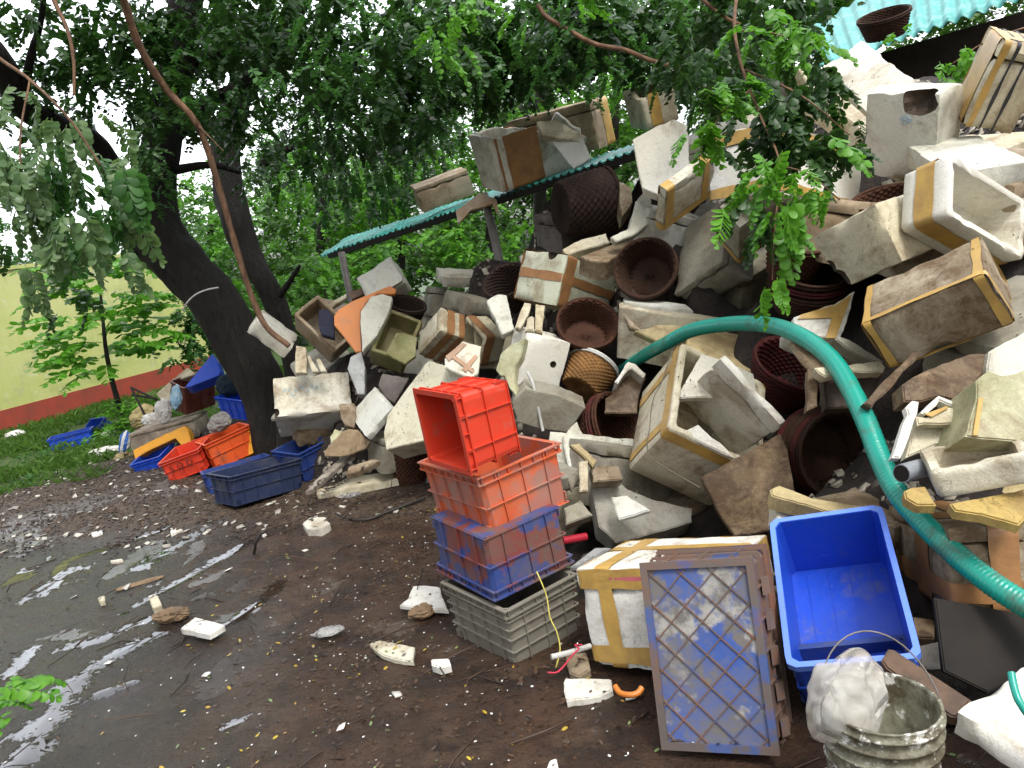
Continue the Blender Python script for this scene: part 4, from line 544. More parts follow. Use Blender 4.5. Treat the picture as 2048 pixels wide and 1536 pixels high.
('foam_strip', 'speckled brown foam bar leaning up to the right of the hose', 'foam strip', None, 'foam', 'vdirty', [0.9848, 0.1584, 0.0713, 1.2846, -0.0302, 0.5601, -0.8279, 2.6252, -0.171, 0.8132, 0.5563, 0.8896], 0.035, [(-0.132, -0.102), (0.071, 0.082), (0.095, 0.088), (0.079, 0.06), (-0.106, -0.121)], [], 'must'),
('foam_strip', 'long yellow split foam strip above the bright blue crate', 'foam strip', None, 'foam', 'yellowish', [0.9848, 0.0893, 0.1489, 0.9635, -0.0302, 0.9324, -0.36, 2.6568, -0.171, 0.3501, 0.921, 0.4926], 0.06, [(-0.133, 0.058), (-0.089, 0.084), (0.003, 0.008), (0.166, -0.035), (0.146, -0.063), (0.029, -0.067), (-0.133, 0.021)], [], 'must'),
(None, 'white box edge just above the bright blue crate', None, None, 'foam', 'white', [0.9848, 0.1584, 0.0713, 0.9443, -0.0302, 0.5601, -0.8279, 2.697, -0.171, 0.8132, 0.5563, 0.4331], 0.1, [(-0.089, 0.054), (0.081, -0.001), (0.108, -0.026), (-0.1, -0.026)], [], 'must'),
(None, 'torn grey polystyrene box behind the taped white box', None, None, 'foam', 'grey', [0.9848, 0.1489, 0.0893, 0.421, -0.0302, 0.6533, -0.7565, 3.3391, -0.171, 0.7423, 0.6479, 0.3314], 0.15, [(-0.173, 0.105), (-0.048, 0.126), (-0.012, 0.084), (0.094, 0.035), (0.263, -0.006), (0.256, -0.07), (-0.08, -0.163), (-0.145, -0.094), (-0.159, -0.006)], [], 'must'),
('foam_flap', 'light grey curled foam flap on the torn grey box', None, None, 'foam', 'greyw', [0.9928, 0.1154, -0.0333, 0.3852, -0.116, 0.8497, -0.5144, 3.1979, -0.031, 0.5145, 0.8569, 0.3943], 0.02, [(-0.06, 0.055), (0.008, 0.054), (0.092, -0.037), (-0.041, -0.069)], [], 'must'),
('foam_strip', 'upright foam finger right of the orange crate', 'foam strip', None, 'foam', 'cream', [0.9848, 0.1584, 0.0713, 0.2316, -0.0302, 0.5601, -0.8279, 3.2723, -0.171, 0.8132, 0.5563, 0.5285], 0.04, [(-0.017, 0.062), (0.018, 0.072), (0.017, -0.064), (-0.017, -0.068)], [], 'must'),
('foam_brick', 'mottled foam brick right of the orange crate', None, None, 'foam', 'dirty', [0.9848, 0.1584, 0.0713, 0.3336, -0.0302, 0.5601, -0.8279, 3.3194, -0.171, 0.8132, 0.5563, 0.5074], 0.1, [(-0.066, 0.028), (0.054, 0.035), (0.071, -0.025), (-0.06, -0.038)], [], 'must'),
('foam_strip', 'slanting yellowed foam stick above the foam brick', 'foam strip', None, 'foam', 'yellowish', [0.9848, 0.1584, 0.0713, 0.2574, -0.0302, 0.5601, -0.8279, 3.3365, -0.171, 0.8132, 0.5563, 0.6046], 0.04, [(-0.061, 0.04), (-0.024, 0.048), (0.052, -0.03), (0.032, -0.057)], [], 'must'),
('foam_strip', 'thin grey foam sliver touching the orange crate', 'foam strip', None, 'foam', 'grey', [0.9848, 0.1584, 0.0713, 0.213, -0.0302, 0.5601, -0.8279, 3.3701, -0.171, 0.8132, 0.5563, 0.5068], 0.04, [(-0.042, -0.018), (0.028, 0.053), (0.043, 0.036), (-0.028, -0.07)], [], 'must'),
(None, 'smooth grey white panel right of the red crate', None, None, 'foam', 'greyw', [0.9848, 0.1584, 0.0713, 0.2503, -0.0302, 0.5601, -0.8279, 3.7763, -0.171, 0.8132, 0.5563, 0.5071], 0.05, [(-0.061, 0.071), (0.006, 0.148), (0.093, -0.013), (0.042, -0.058), (-0.031, -0.117), (-0.05, -0.028)], [], 'must'),
(None, 'dull grey foam wedge behind the blue and rust crate', None, None, 'foam', 'grey', [0.9848, 0.1584, 0.0713, 0.1728, -0.0302, 0.5601, -0.8279, 3.2471, -0.171, 0.8132, 0.5563, 0.3854], 0.1, [(-0.049, 0.017), (0.021, 0.055), (0.072, -0.015), (-0.044, -0.056)], [], 'must'),
('plastic_sheet', 'clear grey plastic sheet beside the grey ribbed crate', 'sheet', None, 'plastic', 'greyc', [0.9848, 0.0645, 0.1612, 0.1842, -0.0302, 0.9779, -0.207, 3.1176, -0.171, 0.199, 0.965, 0.2269], 0.02, [(-0.078, -0.059), (0.037, 0.079), (0.105, 0.079), (-0.016, -0.033), (-0.042, -0.059)], [], 'must'),
('foam_flap', 'white triangular flap hanging from the torn box on the roof', None, None, 'foam', 'clean', [0.9603, 0.1663, -0.224, 0.7362, -0.2759, 0.4468, -0.851, 6.1416, -0.0415, 0.879, 0.4749, 2.1162], 0.03, [(-0.173, 0.139), (0.081, 0.106), (0.141, -0.078), (0.011, -0.142), (-0.064, -0.021)], [], 'must'),
('foam_strip', 'brown and white torn rim strip of the box on the roof', 'foam strip', None, 'foam', 'cream', [0.9848, 0.1553, 0.0777, 0.6887, -0.0302, 0.5934, -0.8044, 6.2225, -0.171, 0.7898, 0.589, 2.2867], 0.05, [(-0.178, 0.093), (-0.029, 0.117), (0.196, -0.058), (0.143, -0.108), (-0.135, -0.041)], [], 'must'),
('torn_tape', 'torn strip of brown tape hanging over the roof edge', 'tape', None, 'foam', 'tapec', [0.9848, 0.1584, 0.0713, -0.0167, -0.0302, 0.5601, -0.8279, 6.449, -0.171, 0.8132, 0.5563, 1.8439], 0.02, [(-0.183, -0.028), (0.002, 0.145), (0.139, 0.087), (0.16, -0.077), (0.105, 0.046), (-0.062, -0.02), (-0.159, -0.149)], [], 'must'),
('yellow_crate', 'yellow crate tipped forward behind the blue crate with the pale rim', 'crate', None, 'plastic', 'yellowc', [0.9848, 0.1703, 0.0341, -3.4204, -0.0302, 0.3608, -0.9321, 7.6861, -0.171, 0.917, 0.3605, 0.2219], 0.12, [(-0.315, -0.08), (-0.077, 0.05), (0.164, 0.161), (0.203, 0.122), (0.245, 0.003), (0.159, -0.037), (0.088, 0.039), (-0.179, -0.09), (-0.286, -0.165)], [], 'must'),
('blue_crate', 'bright blue crate standing inside the maroon crate', 'crate', None, 'plastic', 'blue', [0.9848, 0.1584, 0.0713, -2.9255, -0.0302, 0.5601, -0.8279, 7.8406, -0.171, 0.8132, 0.5563, 0.8099], 0.15, [(-0.192, -0.154), (0.017, 0.204), (0.077, 0.139), (0.132, 0.011), (0.118, -0.036), (-0.149, -0.158)], [], 'must'),
(None, 'tan foam box leaning behind the maroon crate', None, None, 'foam', 'cream', [0.9848, 0.1584, 0.0713, -3.4659, -0.0302, 0.5601, -0.8279, 8.2752, -0.171, 0.8132, 0.5563, 0.6833], 0.2, [(-0.16, -0.083), (-0.042, 0.067), (0.108, 0.219), (0.212, 0.142), (-0.01, 0.058), (-0.022, -0.05), (0.001, -0.181), (-0.084, -0.165)], [], 'must'),
('foam_scrap', 'clean white rectangular foam slab lying on the wet mud', 'foam scrap', None, 'foam', 'clean', [1.0, 0.0, 0.0, -1.6458, 0.0, 1.0, 0.0, 3.5883, 0.0, 0.0, 1.0, 0.034], 0.03, [(-0.105, 0.008), (-0.073, 0.111), (0.117, -0.04), (0.072, -0.111)], [], 'must'),
('foam_scrap', 'chipped hexagonal foam scrap lying near the dark crates', 'foam scrap', None, 'foam', 'white', [1.0, 0.0, 0.0, -1.3566, 0.0, 1.0, 0.0, 4.8053, 0.0, 0.0, 1.0, 0.054], 0.05, [(-0.09, 0.029), (-0.063, 0.127), (0.047, 0.08), (0.1, -0.067), (0.059, -0.137), (-0.034, -0.097)], [], 'must'),
('foam_scrap', 'small triangular foam scrap on the muddy litter', 'foam scrap', None, 'foam', 'clean', [1.0, 0.0, 0.0, -2.4415, 0.0, 1.0, 0.0, 5.2737, 0.0, 0.0, 1.0, 0.034], 0.03, [(-0.052, 0.06), (0.059, -0.012), (0.012, -0.087)], [], 'must'),
('foam_scrap', 'long white foam sliver on the litter at the left', 'foam scrap', None, 'foam', 'white', [1.0, 0.0, 0.0, -3.1511, 0.0, 1.0, 0.0, 5.9499, 0.0, 0.0, 1.0, 0.024], 0.02, [(-0.052, -0.143), (-0.07, 0.119), (0.06, 0.131), (0.101, 0.008), (0.004, -0.179)], [], 'must'),
('foam_scrap', 'short white foam sliver right of the long sliver', 'foam scrap', None, 'foam', 'white', [1.0, 0.0, 0.0, -2.9363, 0.0, 1.0, 0.0, 5.9, 0.0, 0.0, 1.0, 0.024], 0.02, [(-0.083, 0.034), (0.057, 0.016), (0.078, -0.051), (-0.022, -0.06)], [], 'must'),
('foam_scrap', 'torn white foam sheet just left of the grey ribbed crate', 'foam scrap', None, 'foam', 'clean', [1.0, 0.0, 0.0, -0.5706, 0.0, 1.0, 0.0, 3.491, 0.0, 0.0, 1.0, 0.024], 0.02, [(-0.067, 0.142), (-0.008, 0.127), (0.07, 0.075), (0.085, -0.043), (0.12, -0.187), (-0.004, -0.122), (-0.113, -0.044), (-0.079, 0.005)], [], 'must'),
('foam_scrap', 'ragged white foam sheet among dark wet leaves', 'foam scrap', None, 'foam', 'white', [1.0, 0.0, 0.0, -0.6661, 0.0, 1.0, 0.0, 3.0361, 0.0, 0.0, 1.0, 0.024], 0.02, [(-0.108, 0.084), (-0.063, 0.097), (0.016, 0.04), (0.093, -0.016), (0.097, -0.139), (0.016, -0.085), (-0.047, -0.023)], [], 'must'),
('foam_scrap', 'thin white foam stick in front of the slate blue crate', 'foam scrap', None, 'foam', 'white', [1.0, 0.0, 0.0, -1.7649, 0.0, 1.0, 0.0, 5.6179, 0.0, 0.0, 1.0, 0.024], 0.02, [(-0.125, -0.077), (0.0, 0.042), (0.152, 0.099), (0.103, -0.015), (-0.101, -0.117)], [], 'must'),
('foam_scrap', 'tiny white foam flake beside the hexagonal scrap', 'foam scrap', None, 'foam', 'clean', [1.0, 0.0, 0.0, -1.4135, 0.0, 1.0, 0.0, 5.1565, 0.0, 0.0, 1.0, 0.024], 0.02, [(-0.035, -0.006), (-0.013, 0.042), (0.032, 0.021), (0.046, -0.049), (-0.012, -0.074)], [], 'must'),
('wooden_lath', 'weathered grey wooden lath leaning on the pile beside the crates', 'lath', None, 'wood', 'woodg', [0.9955, 0.0645, 0.0695, -1.3603, -0.0492, 0.9779, -0.2033, 5.3501, -0.0811, 0.199, 0.9766, 0.2188], 0.03, [(-0.094, -0.233), (-0.091, -0.176), (0.109, 0.39), (0.148, 0.313), (-0.05, -0.229)], [], 'must'),
('foam_scrap', 'flat dirty foam board lying at the foot of the pile', 'foam scrap', None, 'foam', 'cream', [1.0, 0.0, 0.0, -1.2273, 0.0, 1.0, 0.0, 5.6575, 0.0, 0.0, 1.0, 0.054], 0.05, [(-0.289, -0.09), (-0.11, 0.057), (0.126, 0.301), (0.237, 0.253), (0.315, -0.177), (0.019, -0.187), (-0.256, -0.216)], [], 'must'),
(None, 'curled dirty foam board on top of the flat board', None, None, 'foam', 'dirty', [0.9848, 0.0893, 0.1489, -1.0585, -0.0302, 0.9324, -0.36, 5.0592, -0.171, 0.3501, 0.921, 0.2963], 0.04, [(-0.083, -0.082), (-0.076, -0.0), (0.067, 0.084), (0.115, 0.065), (-0.02, -0.064)], [], 'must'),
('foam_scrap', 'shredded white foam sheet in front of the taped white box', 'foam scrap', None, 'foam', 'clean', [1.0, 0.0, 0.0, 0.0681, 0.0, 1.0, 0.0, 2.4938, 0.0, 0.0, 1.0, 0.029], 0.025, [(-0.064, 0.092), (0.092, 0.037), (0.087, -0.031), (0.039, -0.051), (-0.006, -0.055), (-0.075, -0.051), (-0.076, 0.021)], [], 'must'),
('foam_scrap', 'muddy foam scrap at the lower corner of the taped white box', 'foam scrap', None, 'foam', 'dirty', [1.0, 0.0, 0.0, 0.0589, 0.0, 1.0, 0.0, 2.6556, 0.0, 0.0, 1.0, 0.034], 0.03, [(-0.037, 0.079), (0.034, 0.076), (0.04, -0.051), (-0.006, -0.084), (-0.033, -0.046)], [], 'must'),
('foam_scrap', 'white foam nugget at the bottom edge of the view', 'foam scrap', None, 'foam', 'clean', [1.0, 0.0, 0.0, -0.0762, 0.0, 1.0, 0.0, 2.1127, 0.0, 0.0, 1.0, 0.044], 0.04, [(-0.007, 0.021), (0.015, 0.023), (0.016, -0.038), (-0.024, -0.028)], [], 'must'),
('foam_scrap', 'small white foam chip next to the dark wet leaves', 'foam scrap', None, 'foam', 'clean', [1.0, 0.0, 0.0, -0.4553, 0.0, 1.0, 0.0, 2.8426, 0.0, 0.0, 1.0, 0.034], 0.03, [(-0.038, 0.036), (0.032, 0.017), (0.043, -0.036), (0.001, -0.043), (-0.032, -0.01)], [], 'must'),
('foam_scrap', 'creamy upright foam chip on the wet mud', 'foam scrap', None, 'foam', 'cream', [1.0, 0.0, 0.0, -2.0383, 0.0, 1.0, 0.0, 3.9883, 0.0, 0.0, 1.0, 0.044], 0.04, [(-0.069, 0.08), (-0.017, 0.07), (0.067, -0.078), (0.038, -0.107)], [], 'must'),
('foam_scrap', 'pale foam pebble beside the dark lump on the mud', 'foam scrap', None, 'foam', 'cream', [1.0, 0.0, 0.0, -2.4234, 0.0, 1.0, 0.0, 4.192, 0.0, 0.0, 1.0, 0.034], 0.03, [(-0.027, 0.013), (0.001, 0.035), (0.04, -0.046), (0.011, -0.046)], [], 'must'),
('foam_scrap', 'small white foam flake on the brown litter bank', 'foam scrap', None, 'foam', 'clean', [1.0, 0.0, 0.0, -3.1345, 0.0, 1.0, 0.0, 5.5912, 0.0, 0.0, 1.0, 0.024], 0.02, [(-0.057, 0.024), (0.027, 0.036), (0.063, -0.053), (-0.001, -0.064)], [], 'must'),
('foam_scrap', 'thin white flake at the border of litter and mud', 'foam scrap', None, 'foam', 'clean', [1.0, 0.0, 0.0, -2.6631, 0.0, 1.0, 0.0, 4.8786, 0.0, 0.0, 1.0, 0.019], 0.015, [(-0.046, 0.011), (0.036, 0.003), (0.06, -0.036), (-0.022, -0.028)], [], 'must')]
BASKETS = [
(None, 'nested round stack beside the green hose', 'basket', 'basket', 'brown', None, [0.989, -0.0259, 0.1456, 1.3126, 0.1478, 0.173, -0.9738, 3.2235, -0.0, 0.9846, 0.1749, 0.4368], 0.185, 0.16, 0.75, 5),
(None, 'dark red basket with a pale rim lying under the curve of the hose', 'basket', 'basket', 'red', None, [0.8758, -0.3832, 0.2934, 1.3531, 0.4827, 0.6954, -0.5324, 3.761, -0.0, 0.6079, 0.794, 0.7482], 0.19, 0.2, 0.75, 1),
(None, 'dark nested stack under the cream box', 'basket', 'basket', 'brown', None, [0.9863, -0.1433, 0.0816, 1.5513, 0.1649, 0.8569, -0.4884, 3.9261, -0.0, 0.4952, 0.8688, 1.172], 0.18, 0.16, 0.75, 3),
(None, 'reddish brown round basket open to the viewer below the taped box', 'basket', 'basket', 'redbrown', None, [0.9885, -0.0994, 0.1143, 0.5056, 0.1514, 0.6485, -0.746, 4.7136, -0.0, 0.7547, 0.6561, 1.0026], 0.18, 0.16, 0.75, 1),
(None, 'dark brown round basket open to the viewer left of the dull grey box', 'basket', 'basket', 'brown', None, [0.9345, 0.1465, -0.3244, 0.8763, -0.3559, 0.3847, -0.8517, 4.6511, 0.0, 0.9114, 0.4116, 1.2668], 0.18, 0.16, 0.75, 1),
(None, 'woven golden brown basket with a white rim tipped with its base to the viewer', 'basket', 'basket', 'gold', 'white', [-0.6687, -0.4317, 0.6054, 0.5016, 0.7436, -0.3882, 0.5444, 4.6807, 0.0, 0.8142, 0.5806, 0.75], 0.15, 0.19, 0.75, 1),
(None, 'red striped pair beside the large tied box', 'basket', 'basket', 'redbrown', None, [0.6162, -0.249, 0.7472, 0.5251, 0.7876, 0.1948, -0.5846, 4.2011, -0.0, 0.9487, 0.3162, 0.4797], 0.19, 0.16, 0.75, 2),
(None, 'dark purplish woven basket below the red striped basket', 'basket', 'basket', 'dark', None, [0.0, 0.9374, 0.3482, 0.5296, -0.9655, 0.0907, -0.2441, 4.4699, -0.2604, -0.3362, 0.9051, 0.2177], 0.14, 0.15, 0.75, 1),
(None, 'big dark basket lying on its side under the green sheet roof', 'basket', 'basket', 'dark', None, [-0.2774, 0.0132, 0.9607, 0.8835, 0.9608, 0.0038, 0.2774, 5.7307, 0.0, 0.9999, -0.0138, 1.7015], 0.24, 0.36, 0.75, 1),
(None, 'dark brown basket next to the green mossy box', 'basket', 'basket', 'dark', None, [0.6679, -0.6434, 0.3741, -0.7145, 0.7443, 0.5774, -0.3357, 6.4627, -0.0, 0.5026, 0.8645, 1.2052], 0.15, 0.2, 0.75, 1),
('plastic_tub', 'black plastic tub lying open left of the metal post', 'tub', 'tubr', 'black', None, [0.6316, 0.2871, -0.7202, 0.004, -0.7753, 0.2338, -0.5867, 8.2648, 0.0, 0.9289, 0.3703, 1.2515], 0.15, 0.2, 0.75, 1),
('plastic_tub', 'brown round tub standing behind the brown taped boxes', 'tub', 'tubr', 'dark', None, [0.0, 0.9852, 0.1714, -0.2108, -0.9693, 0.0422, -0.2424, 9.3163, -0.2461, -0.1661, 0.9549, 1.0205], 0.14, 0.22, 0.75, 1),
(None, 'brown woven basket standing behind the crate stack', 'basket', 'basket', 'redbrown', None, [0.0, 0.9786, 0.206, -0.7847, -0.9985, 0.0111, -0.0528, 5.5568, -0.0539, -0.2057, 0.9771, 0.2467], 0.14, 0.3, 0.75, 1),
('plastic_tub', 'small dark blue tub inside the beige taped box', 'tub', 'tubr', 'bluedk', None, [0.744, 0.4463, -0.4972, -0.2252, -0.6681, 0.497, -0.5537, 7.0542, 0.0, 0.7442, 0.668, 0.8598], 0.11, 0.14, 0.75, 1),
(None, 'old basket lying on the shed roof with blue cane stripes', 'basket', 'basket', 'brown', None, [0.0, 0.9802, -0.1981, 3.5249, -0.9449, -0.0648, -0.3208, 6.8801, -0.3273, 0.1872, 0.9262, 2.8257], 0.2, 0.17, 0.75, 1),
(None, 'dark round basket in shadow left of the brown taped box by the post', 'basket', 'basket', 'dark', None, [0.9204, 0.3101, -0.2382, 0.081, -0.391, 0.7299, -0.5607, 5.3721, 0.0, 0.6092, 0.793, 1.3031], 0.16, 0.2, 0.75, 1),
(None, 'brown basket half hidden behind the hanging lime leaves', 'basket', 'basket', 'redbrown', None, [0.9568, -0.2495, 0.1491, 1.4955, 0.2907, 0.8213, -0.4909, 3.8914, -0.0, 0.5131, 0.8584, 1.327], 0.15, 0.2, 0.75, 1),
(None, 'reddish brown basket wedged under the notched pale grey box', 'basket', 'basket', 'redbrown', None, [0.0, 0.9868, -0.162, 1.8281, -0.9576, -0.0467, -0.2844, 3.6746, -0.2882, 0.1552, 0.9449, 1.4488], 0.15, 0.2, 0.75, 1),
(None, 'dark brown basket behind the shallow taped box at the right', 'basket', 'basket', 'brown', None, [-0.1221, 0.4856, -0.8656, 2.0743, -0.9925, -0.0597, 0.1065, 3.6671, 0.0, 0.8722, 0.4892, 1.4061], 0.1, 0.2, 0.75, 1)]
LUMPS = [
('plastic_sack', 'white plastic sack tied beside the crusted carton', 'sack', 'whitec', 'cloth', [0.9848, 0.0, 0.1736, -3.5633, -0.0302, 0.9848, 0.171, 8.1361, -0.171, -0.1736, 0.9698, 0.4702], [0.18, 0.108, 0.248]),
('plastic_bag', 'pale blue plastic bag hanging on the maroon crate', 'bag', 'bluec', 'cloth', [0.9848, 0.0, 0.1736, -3.2463, -0.0302, 0.9848, 0.171, 7.7588, -0.171, -0.1736, 0.9698, 0.6337], [0.107, 0.064, 0.236]),
('rag', 'grey rag lying over the orange red crate', 'rag', 'greyc', 'cloth', [0.9475, 0.0, -0.3198, -2.6104, 0.0555, 0.9848, 0.1645, 7.0118, 0.3149, -0.1736, 0.9331, 0.4285], [0.215, 0.101, 0.169]),
('woven_sack', 'yellowed woven sack behind the crusted carton', 'sack', 'yelc', 'cloth', [0.9108, 0.0, -0.4127, -4.056, 0.0717, 0.9848, 0.1582, 8.7286, 0.4065, -0.1736, 0.897, 0.375], [0.322, 0.145, 0.242]),
('woven_sack', 'white sack with blue marks behind the crusted carton', 'sack', 'whitec', 'cloth', [0.9921, 0.0, -0.1251, -3.8931, 0.0217, 0.9848, 0.1723, 8.5211, 0.1232, -0.1736, 0.9771, 0.3501], [0.205, 0.08, 0.134]),
('plastic_sheet', 'white sheet spread on the ground left of the crates', 'sheet', 'whitec', 'cloth', [1.0, -0.0, 0.0, -4.6231, 0.0, 1.0, 0.0, 8.8751, 0.0, 0.0, 1.0, 0.0331], [0.394, 0.205, 0.11]),
('striped_sack', 'blue and white striped sack left of the crusted carton', 'sack', 'stripe', 'cloth', [0.9307, 0.0, 0.3658, -4.1077, -0.0635, 0.9848, 0.1616, 8.2916, -0.3603, -0.1736, 0.9165, 0.2002], [0.123, 0.074, 0.231]),
('woven_sack', 'tan sack lying on the ground left of the pale rimmed blue crate', 'sack', 'yelc', 'cloth', [0.9553, -0.2955, 0.0, -4.2278, 0.2955, 0.9553, 0.0, 8.4246, 0.0, 0.0, 1.0, 0.0247], [0.204, 0.153, 0.082]),
('stone', 'round white stone beside the sapling', 'stone', 'whitec', 'stone', [1.0, -0.0, 0.0, -5.1964, 0.0, 1.0, 0.0, 10.1375, 0.0, 0.0, 1.0, 0.0296], [0.188, 0.15, 0.099]),
('foam_lump', 'rounded pale foam lump in front of the lettered red crate', 'foam lump', 'whitec', 'stone', [0.9801, -0.1987, 0.0, -2.9755, 0.1987, 0.9801, 0.0, 6.8515, 0.0, 0.0, 1.0, 0.0315], [0.247, 0.198, 0.105]),
('fishing_net', 'dark teal fishing net bundled against the trunk', 'net', 'teal', 'cloth', [0.9747, 0.0, -0.2236, -2.7201, 0.0388, 0.9848, 0.1693, 7.7628, 0.2202, -0.1736, 0.9599, 0.6566], [0.236, 0.141, 0.236]),
('rag', 'white rag in the grass by the wall', 'rag', 'whitec', 'cloth', [1.0, -0.0, 0.0, -7.375, 0.0, 1.0, 0.0, 11.7532, 0.0, 0.0, 1.0, 0.0319], [0.278, 0.197, 0.106]),
('torn_cardboard', 'soggy torn cardboard flattened in the mud', 'cardboard', 'cardc', 'cloth', [0.9394, -0.3429, 0.0, -2.3136, 0.3429, 0.9394, 0.0, 4.4082, 0.0, 0.0, 1.0, 0.0027], [0.271, 0.078, 0.009]),
('crumpled_paper', 'crumpled brown tape and paper beside the clean white slab', 'paper', 'cardc', 'cloth', [0.9801, 0.1987, 0.0, -1.8888, -0.1987, 0.9801, 0.0, 3.8106, 0.0, 0.0, 1.0, 0.0203], [0.193, 0.125, 0.068]),
('crumpled_paper', 'crumpled brown paper by the torn foam sheet', 'paper', 'cardc', 'cloth', [1.0, -0.0, 0.0, -0.5733, 0.0, 1.0, 0.0, 3.3513, 0.0, 0.0, 1.0, 0.0165], [0.124, 0.102, 0.055]),
('plastic_bag', 'clear crumpled plastic bag lying on the mud', 'bag', 'clear', 'cloth', [1.0, -0.0, 0.0, -0.9924, 0.0, 1.0, 0.0, 3.3347, 0.0, 0.0, 1.0, 0.0082], [0.137, 0.089, 0.027]),
('plastic_bag', 'crumpled grey white plastic bag in front of the foam board', 'bag', 'clear', 'cloth', [1.0, -0.0, 0.0, -1.2615, 0.0, 1.0, 0.0, 5.4313, 0.0, 0.0, 1.0, 0.0101], [0.18, 0.109, 0.034])]
HOSE = [(0.604, 5.009, 0.585), (0.734, 4.435, 0.787), (0.808, 4.049, 0.903), (0.899, 3.859, 0.975), (0.995, 3.661, 1.008), (1.071, 3.461, 1.021), (1.129, 3.256, 1.014), (1.166, 3.046, 0.974), (1.183, 2.883, 0.912), (1.168, 2.716, 0.831), (1.149, 2.58, 0.748), (1.129, 2.463, 0.661), (1.118, 2.349, 0.589), (1.137, 2.235, 0.52), (1.165, 2.123, 0.462), (1.195, 2.014, 0.419), (1.237, 1.927, 0.384), (1.289, 1.819, 0.351)]
BUCKET = ([0.687, 1.678, 0.0], 0.13, 0.369)
TUBES = [('fallen_branch', 'long peeled brown branch hanging from the canopy to the white block', 'branch', [(-2.01, 5.442, 3.618), (-2.053, 5.624, 3.5), (-2.082, 5.785, 3.262), (-2.032, 5.943, 3.006), (-1.912, 6.007, 2.791), (-1.884, 6.075, 2.603), (-1.876, 6.123, 2.3), (-1.866, 6.156, 1.912), (-1.851, 6.194, 1.548), (-1.791, 6.191, 1.247), (-1.638, 6.158, 1.059)], (0.027, 0.021), 'twig'), ('dangling_branch', 'thin brown branch hanging at the top left beside the long peeled branch', 'branch', [(-2.421, 5.443, 3.627), (-2.395, 5.415, 3.466), (-2.352, 5.386, 3.303), (-2.347, 5.353, 3.114), (-2.382, 5.315, 2.902)], (0.016, 0.009), 'twig'), ('branch_stub', 'short side twig sticking out of the long peeled brown branch', 'branch', [(-1.87, 5.974, 2.72), (-1.801, 5.937, 2.624), (-1.718, 5.897, 2.512)], (0.006, 0.003), 'twig'), ('arching_branch', 'bare brown branch arching across the leaves at the top centre', 'branch', [(0.489, 4.579, 2.756), (0.53, 4.566, 2.681), (0.636, 4.55, 2.59), (0.757, 4.534, 2.499), (0.91, 4.523, 2.441), (1.033, 4.51, 2.365), (1.157, 4.394, 2.281)], (0.012, 0.012), 'twig'), ('arching_twig', 'short bare brown twig at the top right above the shed leaves', 'branch', [(1.251, 4.244, 2.583), (1.303, 4.233, 2.519), (1.367, 4.22, 2.451), (1.435, 4.213, 2.406)], (0.01, 0.007), 'twig'), ('tied_wire', 'pale wire tied around the leaning dark trunk', 'wire', [(-2.627, 6.836, 1.45), (-2.563, 6.796, 1.51), (-2.478, 6.785, 1.563), (-2.387, 6.81, 1.588), (-2.297, 6.861, 1.591)], 0.007, 'wire'), ('pipe_stub', 'short grey plastic pipe stub beside the end of the white tray', 'pipe', [(1.081, 2.235, 0.691), (1.202, 2.303, 0.673)], 0.028, 'pvc'), ('yellow_string', 'thin yellow string dangling down the blue and grey crates', 'string', [(-0.031, 2.784, 0.352), (-0.019, 2.757, 0.312), (-0.01, 2.739, 0.265), (-0.011, 2.707, 0.202), (0.004, 2.678, 0.155), (0.004, 2.649, 0.102), (-0.021, 2.62, 0.054)], 0.0025, 'yellow'), ('red_string', 'tangled red string on the ground beside the grey ribbed crate', 'string', [(-0.051, 2.507, 0.106), (-0.023, 2.506, 0.101), (0.002, 2.527, 0.103), (0.043, 2.552, 0.128), (0.068, 2.573, 0.135), (0.059, 2.595, 0.14), (0.084, 2.594, 0.136)], 0.003, 'redc'), ('white_pipe', 'thin white plastic pipe lying between the grey crate and the taped white box', 'pipe', [(-0.03, 2.571, 0.124), (0.037, 2.591, 0.118), (0.112, 2.639, 0.102)], 0.01, 'wire'), ('red_tube', 'small glossy red tube behind the blue and rust crate', 'tube', [(0.094, 3.18, 0.295), (0.197, 3.228, 0.277)], 0.017, 'red'), ('orange_ring', 'broken orange plastic ring lying in the mud beside the lattice crate', 'ring', [(0.148, 2.218, 0.19), (0.158, 2.195, 0.18), (0.182, 2.175, 0.18), (0.208, 2.175, 0.181), (0.225, 2.187, 0.189)], 0.009, 'orange'), ('hanging_strap', 'torn foam strap dangling down the bright white box', 'strap', [(0.092, 4.193, 0.857), (0.107, 4.134, 0.81), (0.112, 4.12, 0.73), (0.114, 4.106, 0.651), (0.117, 4.089, 0.554)], 0.008, 'wire'), ('grey_string', 'loose grey string tied over the large yellowed box', 'string', [(0.707, 3.402, 0.975), (0.633, 3.332, 0.867), (0.572, 3.28, 0.8), (0.531, 3.204, 0.716), (0.497, 3.146, 0.618), (0.545, 3.076, 0.566), (0.658, 3.01, 0.481)], 0.0025, 'string'), ('green_tube', 'thin pale green tube lying on the clean white foam block', 'tube', [(0.949, 1.555, 0.466), (0.939, 1.532, 0.447), (0.934, 1.508, 0.427), (0.946, 1.481, 0.39)], 0.008, 'green'), ('buried_stick', 'dark stick half sunk in the mud of the yard', 'stick', [[-3.059, 5.788, 0.012], [-3.04, 6.185, 0.012], [-2.919, 6.443, 0.012]], 0.012, 'dark'), ('curved_root', 'dark curved stick lying on the wet mud', 'stick', [[-1.421, 5.202, 0.012], [-1.089, 4.832, 0.012], [-0.907, 4.908, 0.012], [-0.692, 5.065, 0.012]], 0.01, 'dark'), ('bent_twig', 'bent black twig standing up from the wet mud', 'stick', [(-1.684, 4.551, 0.008), (-1.643, 4.515, 0.088), (-1.612, 4.522, 0.127), (-1.57, 4.524, 0.143)], 0.008, 'dark')]
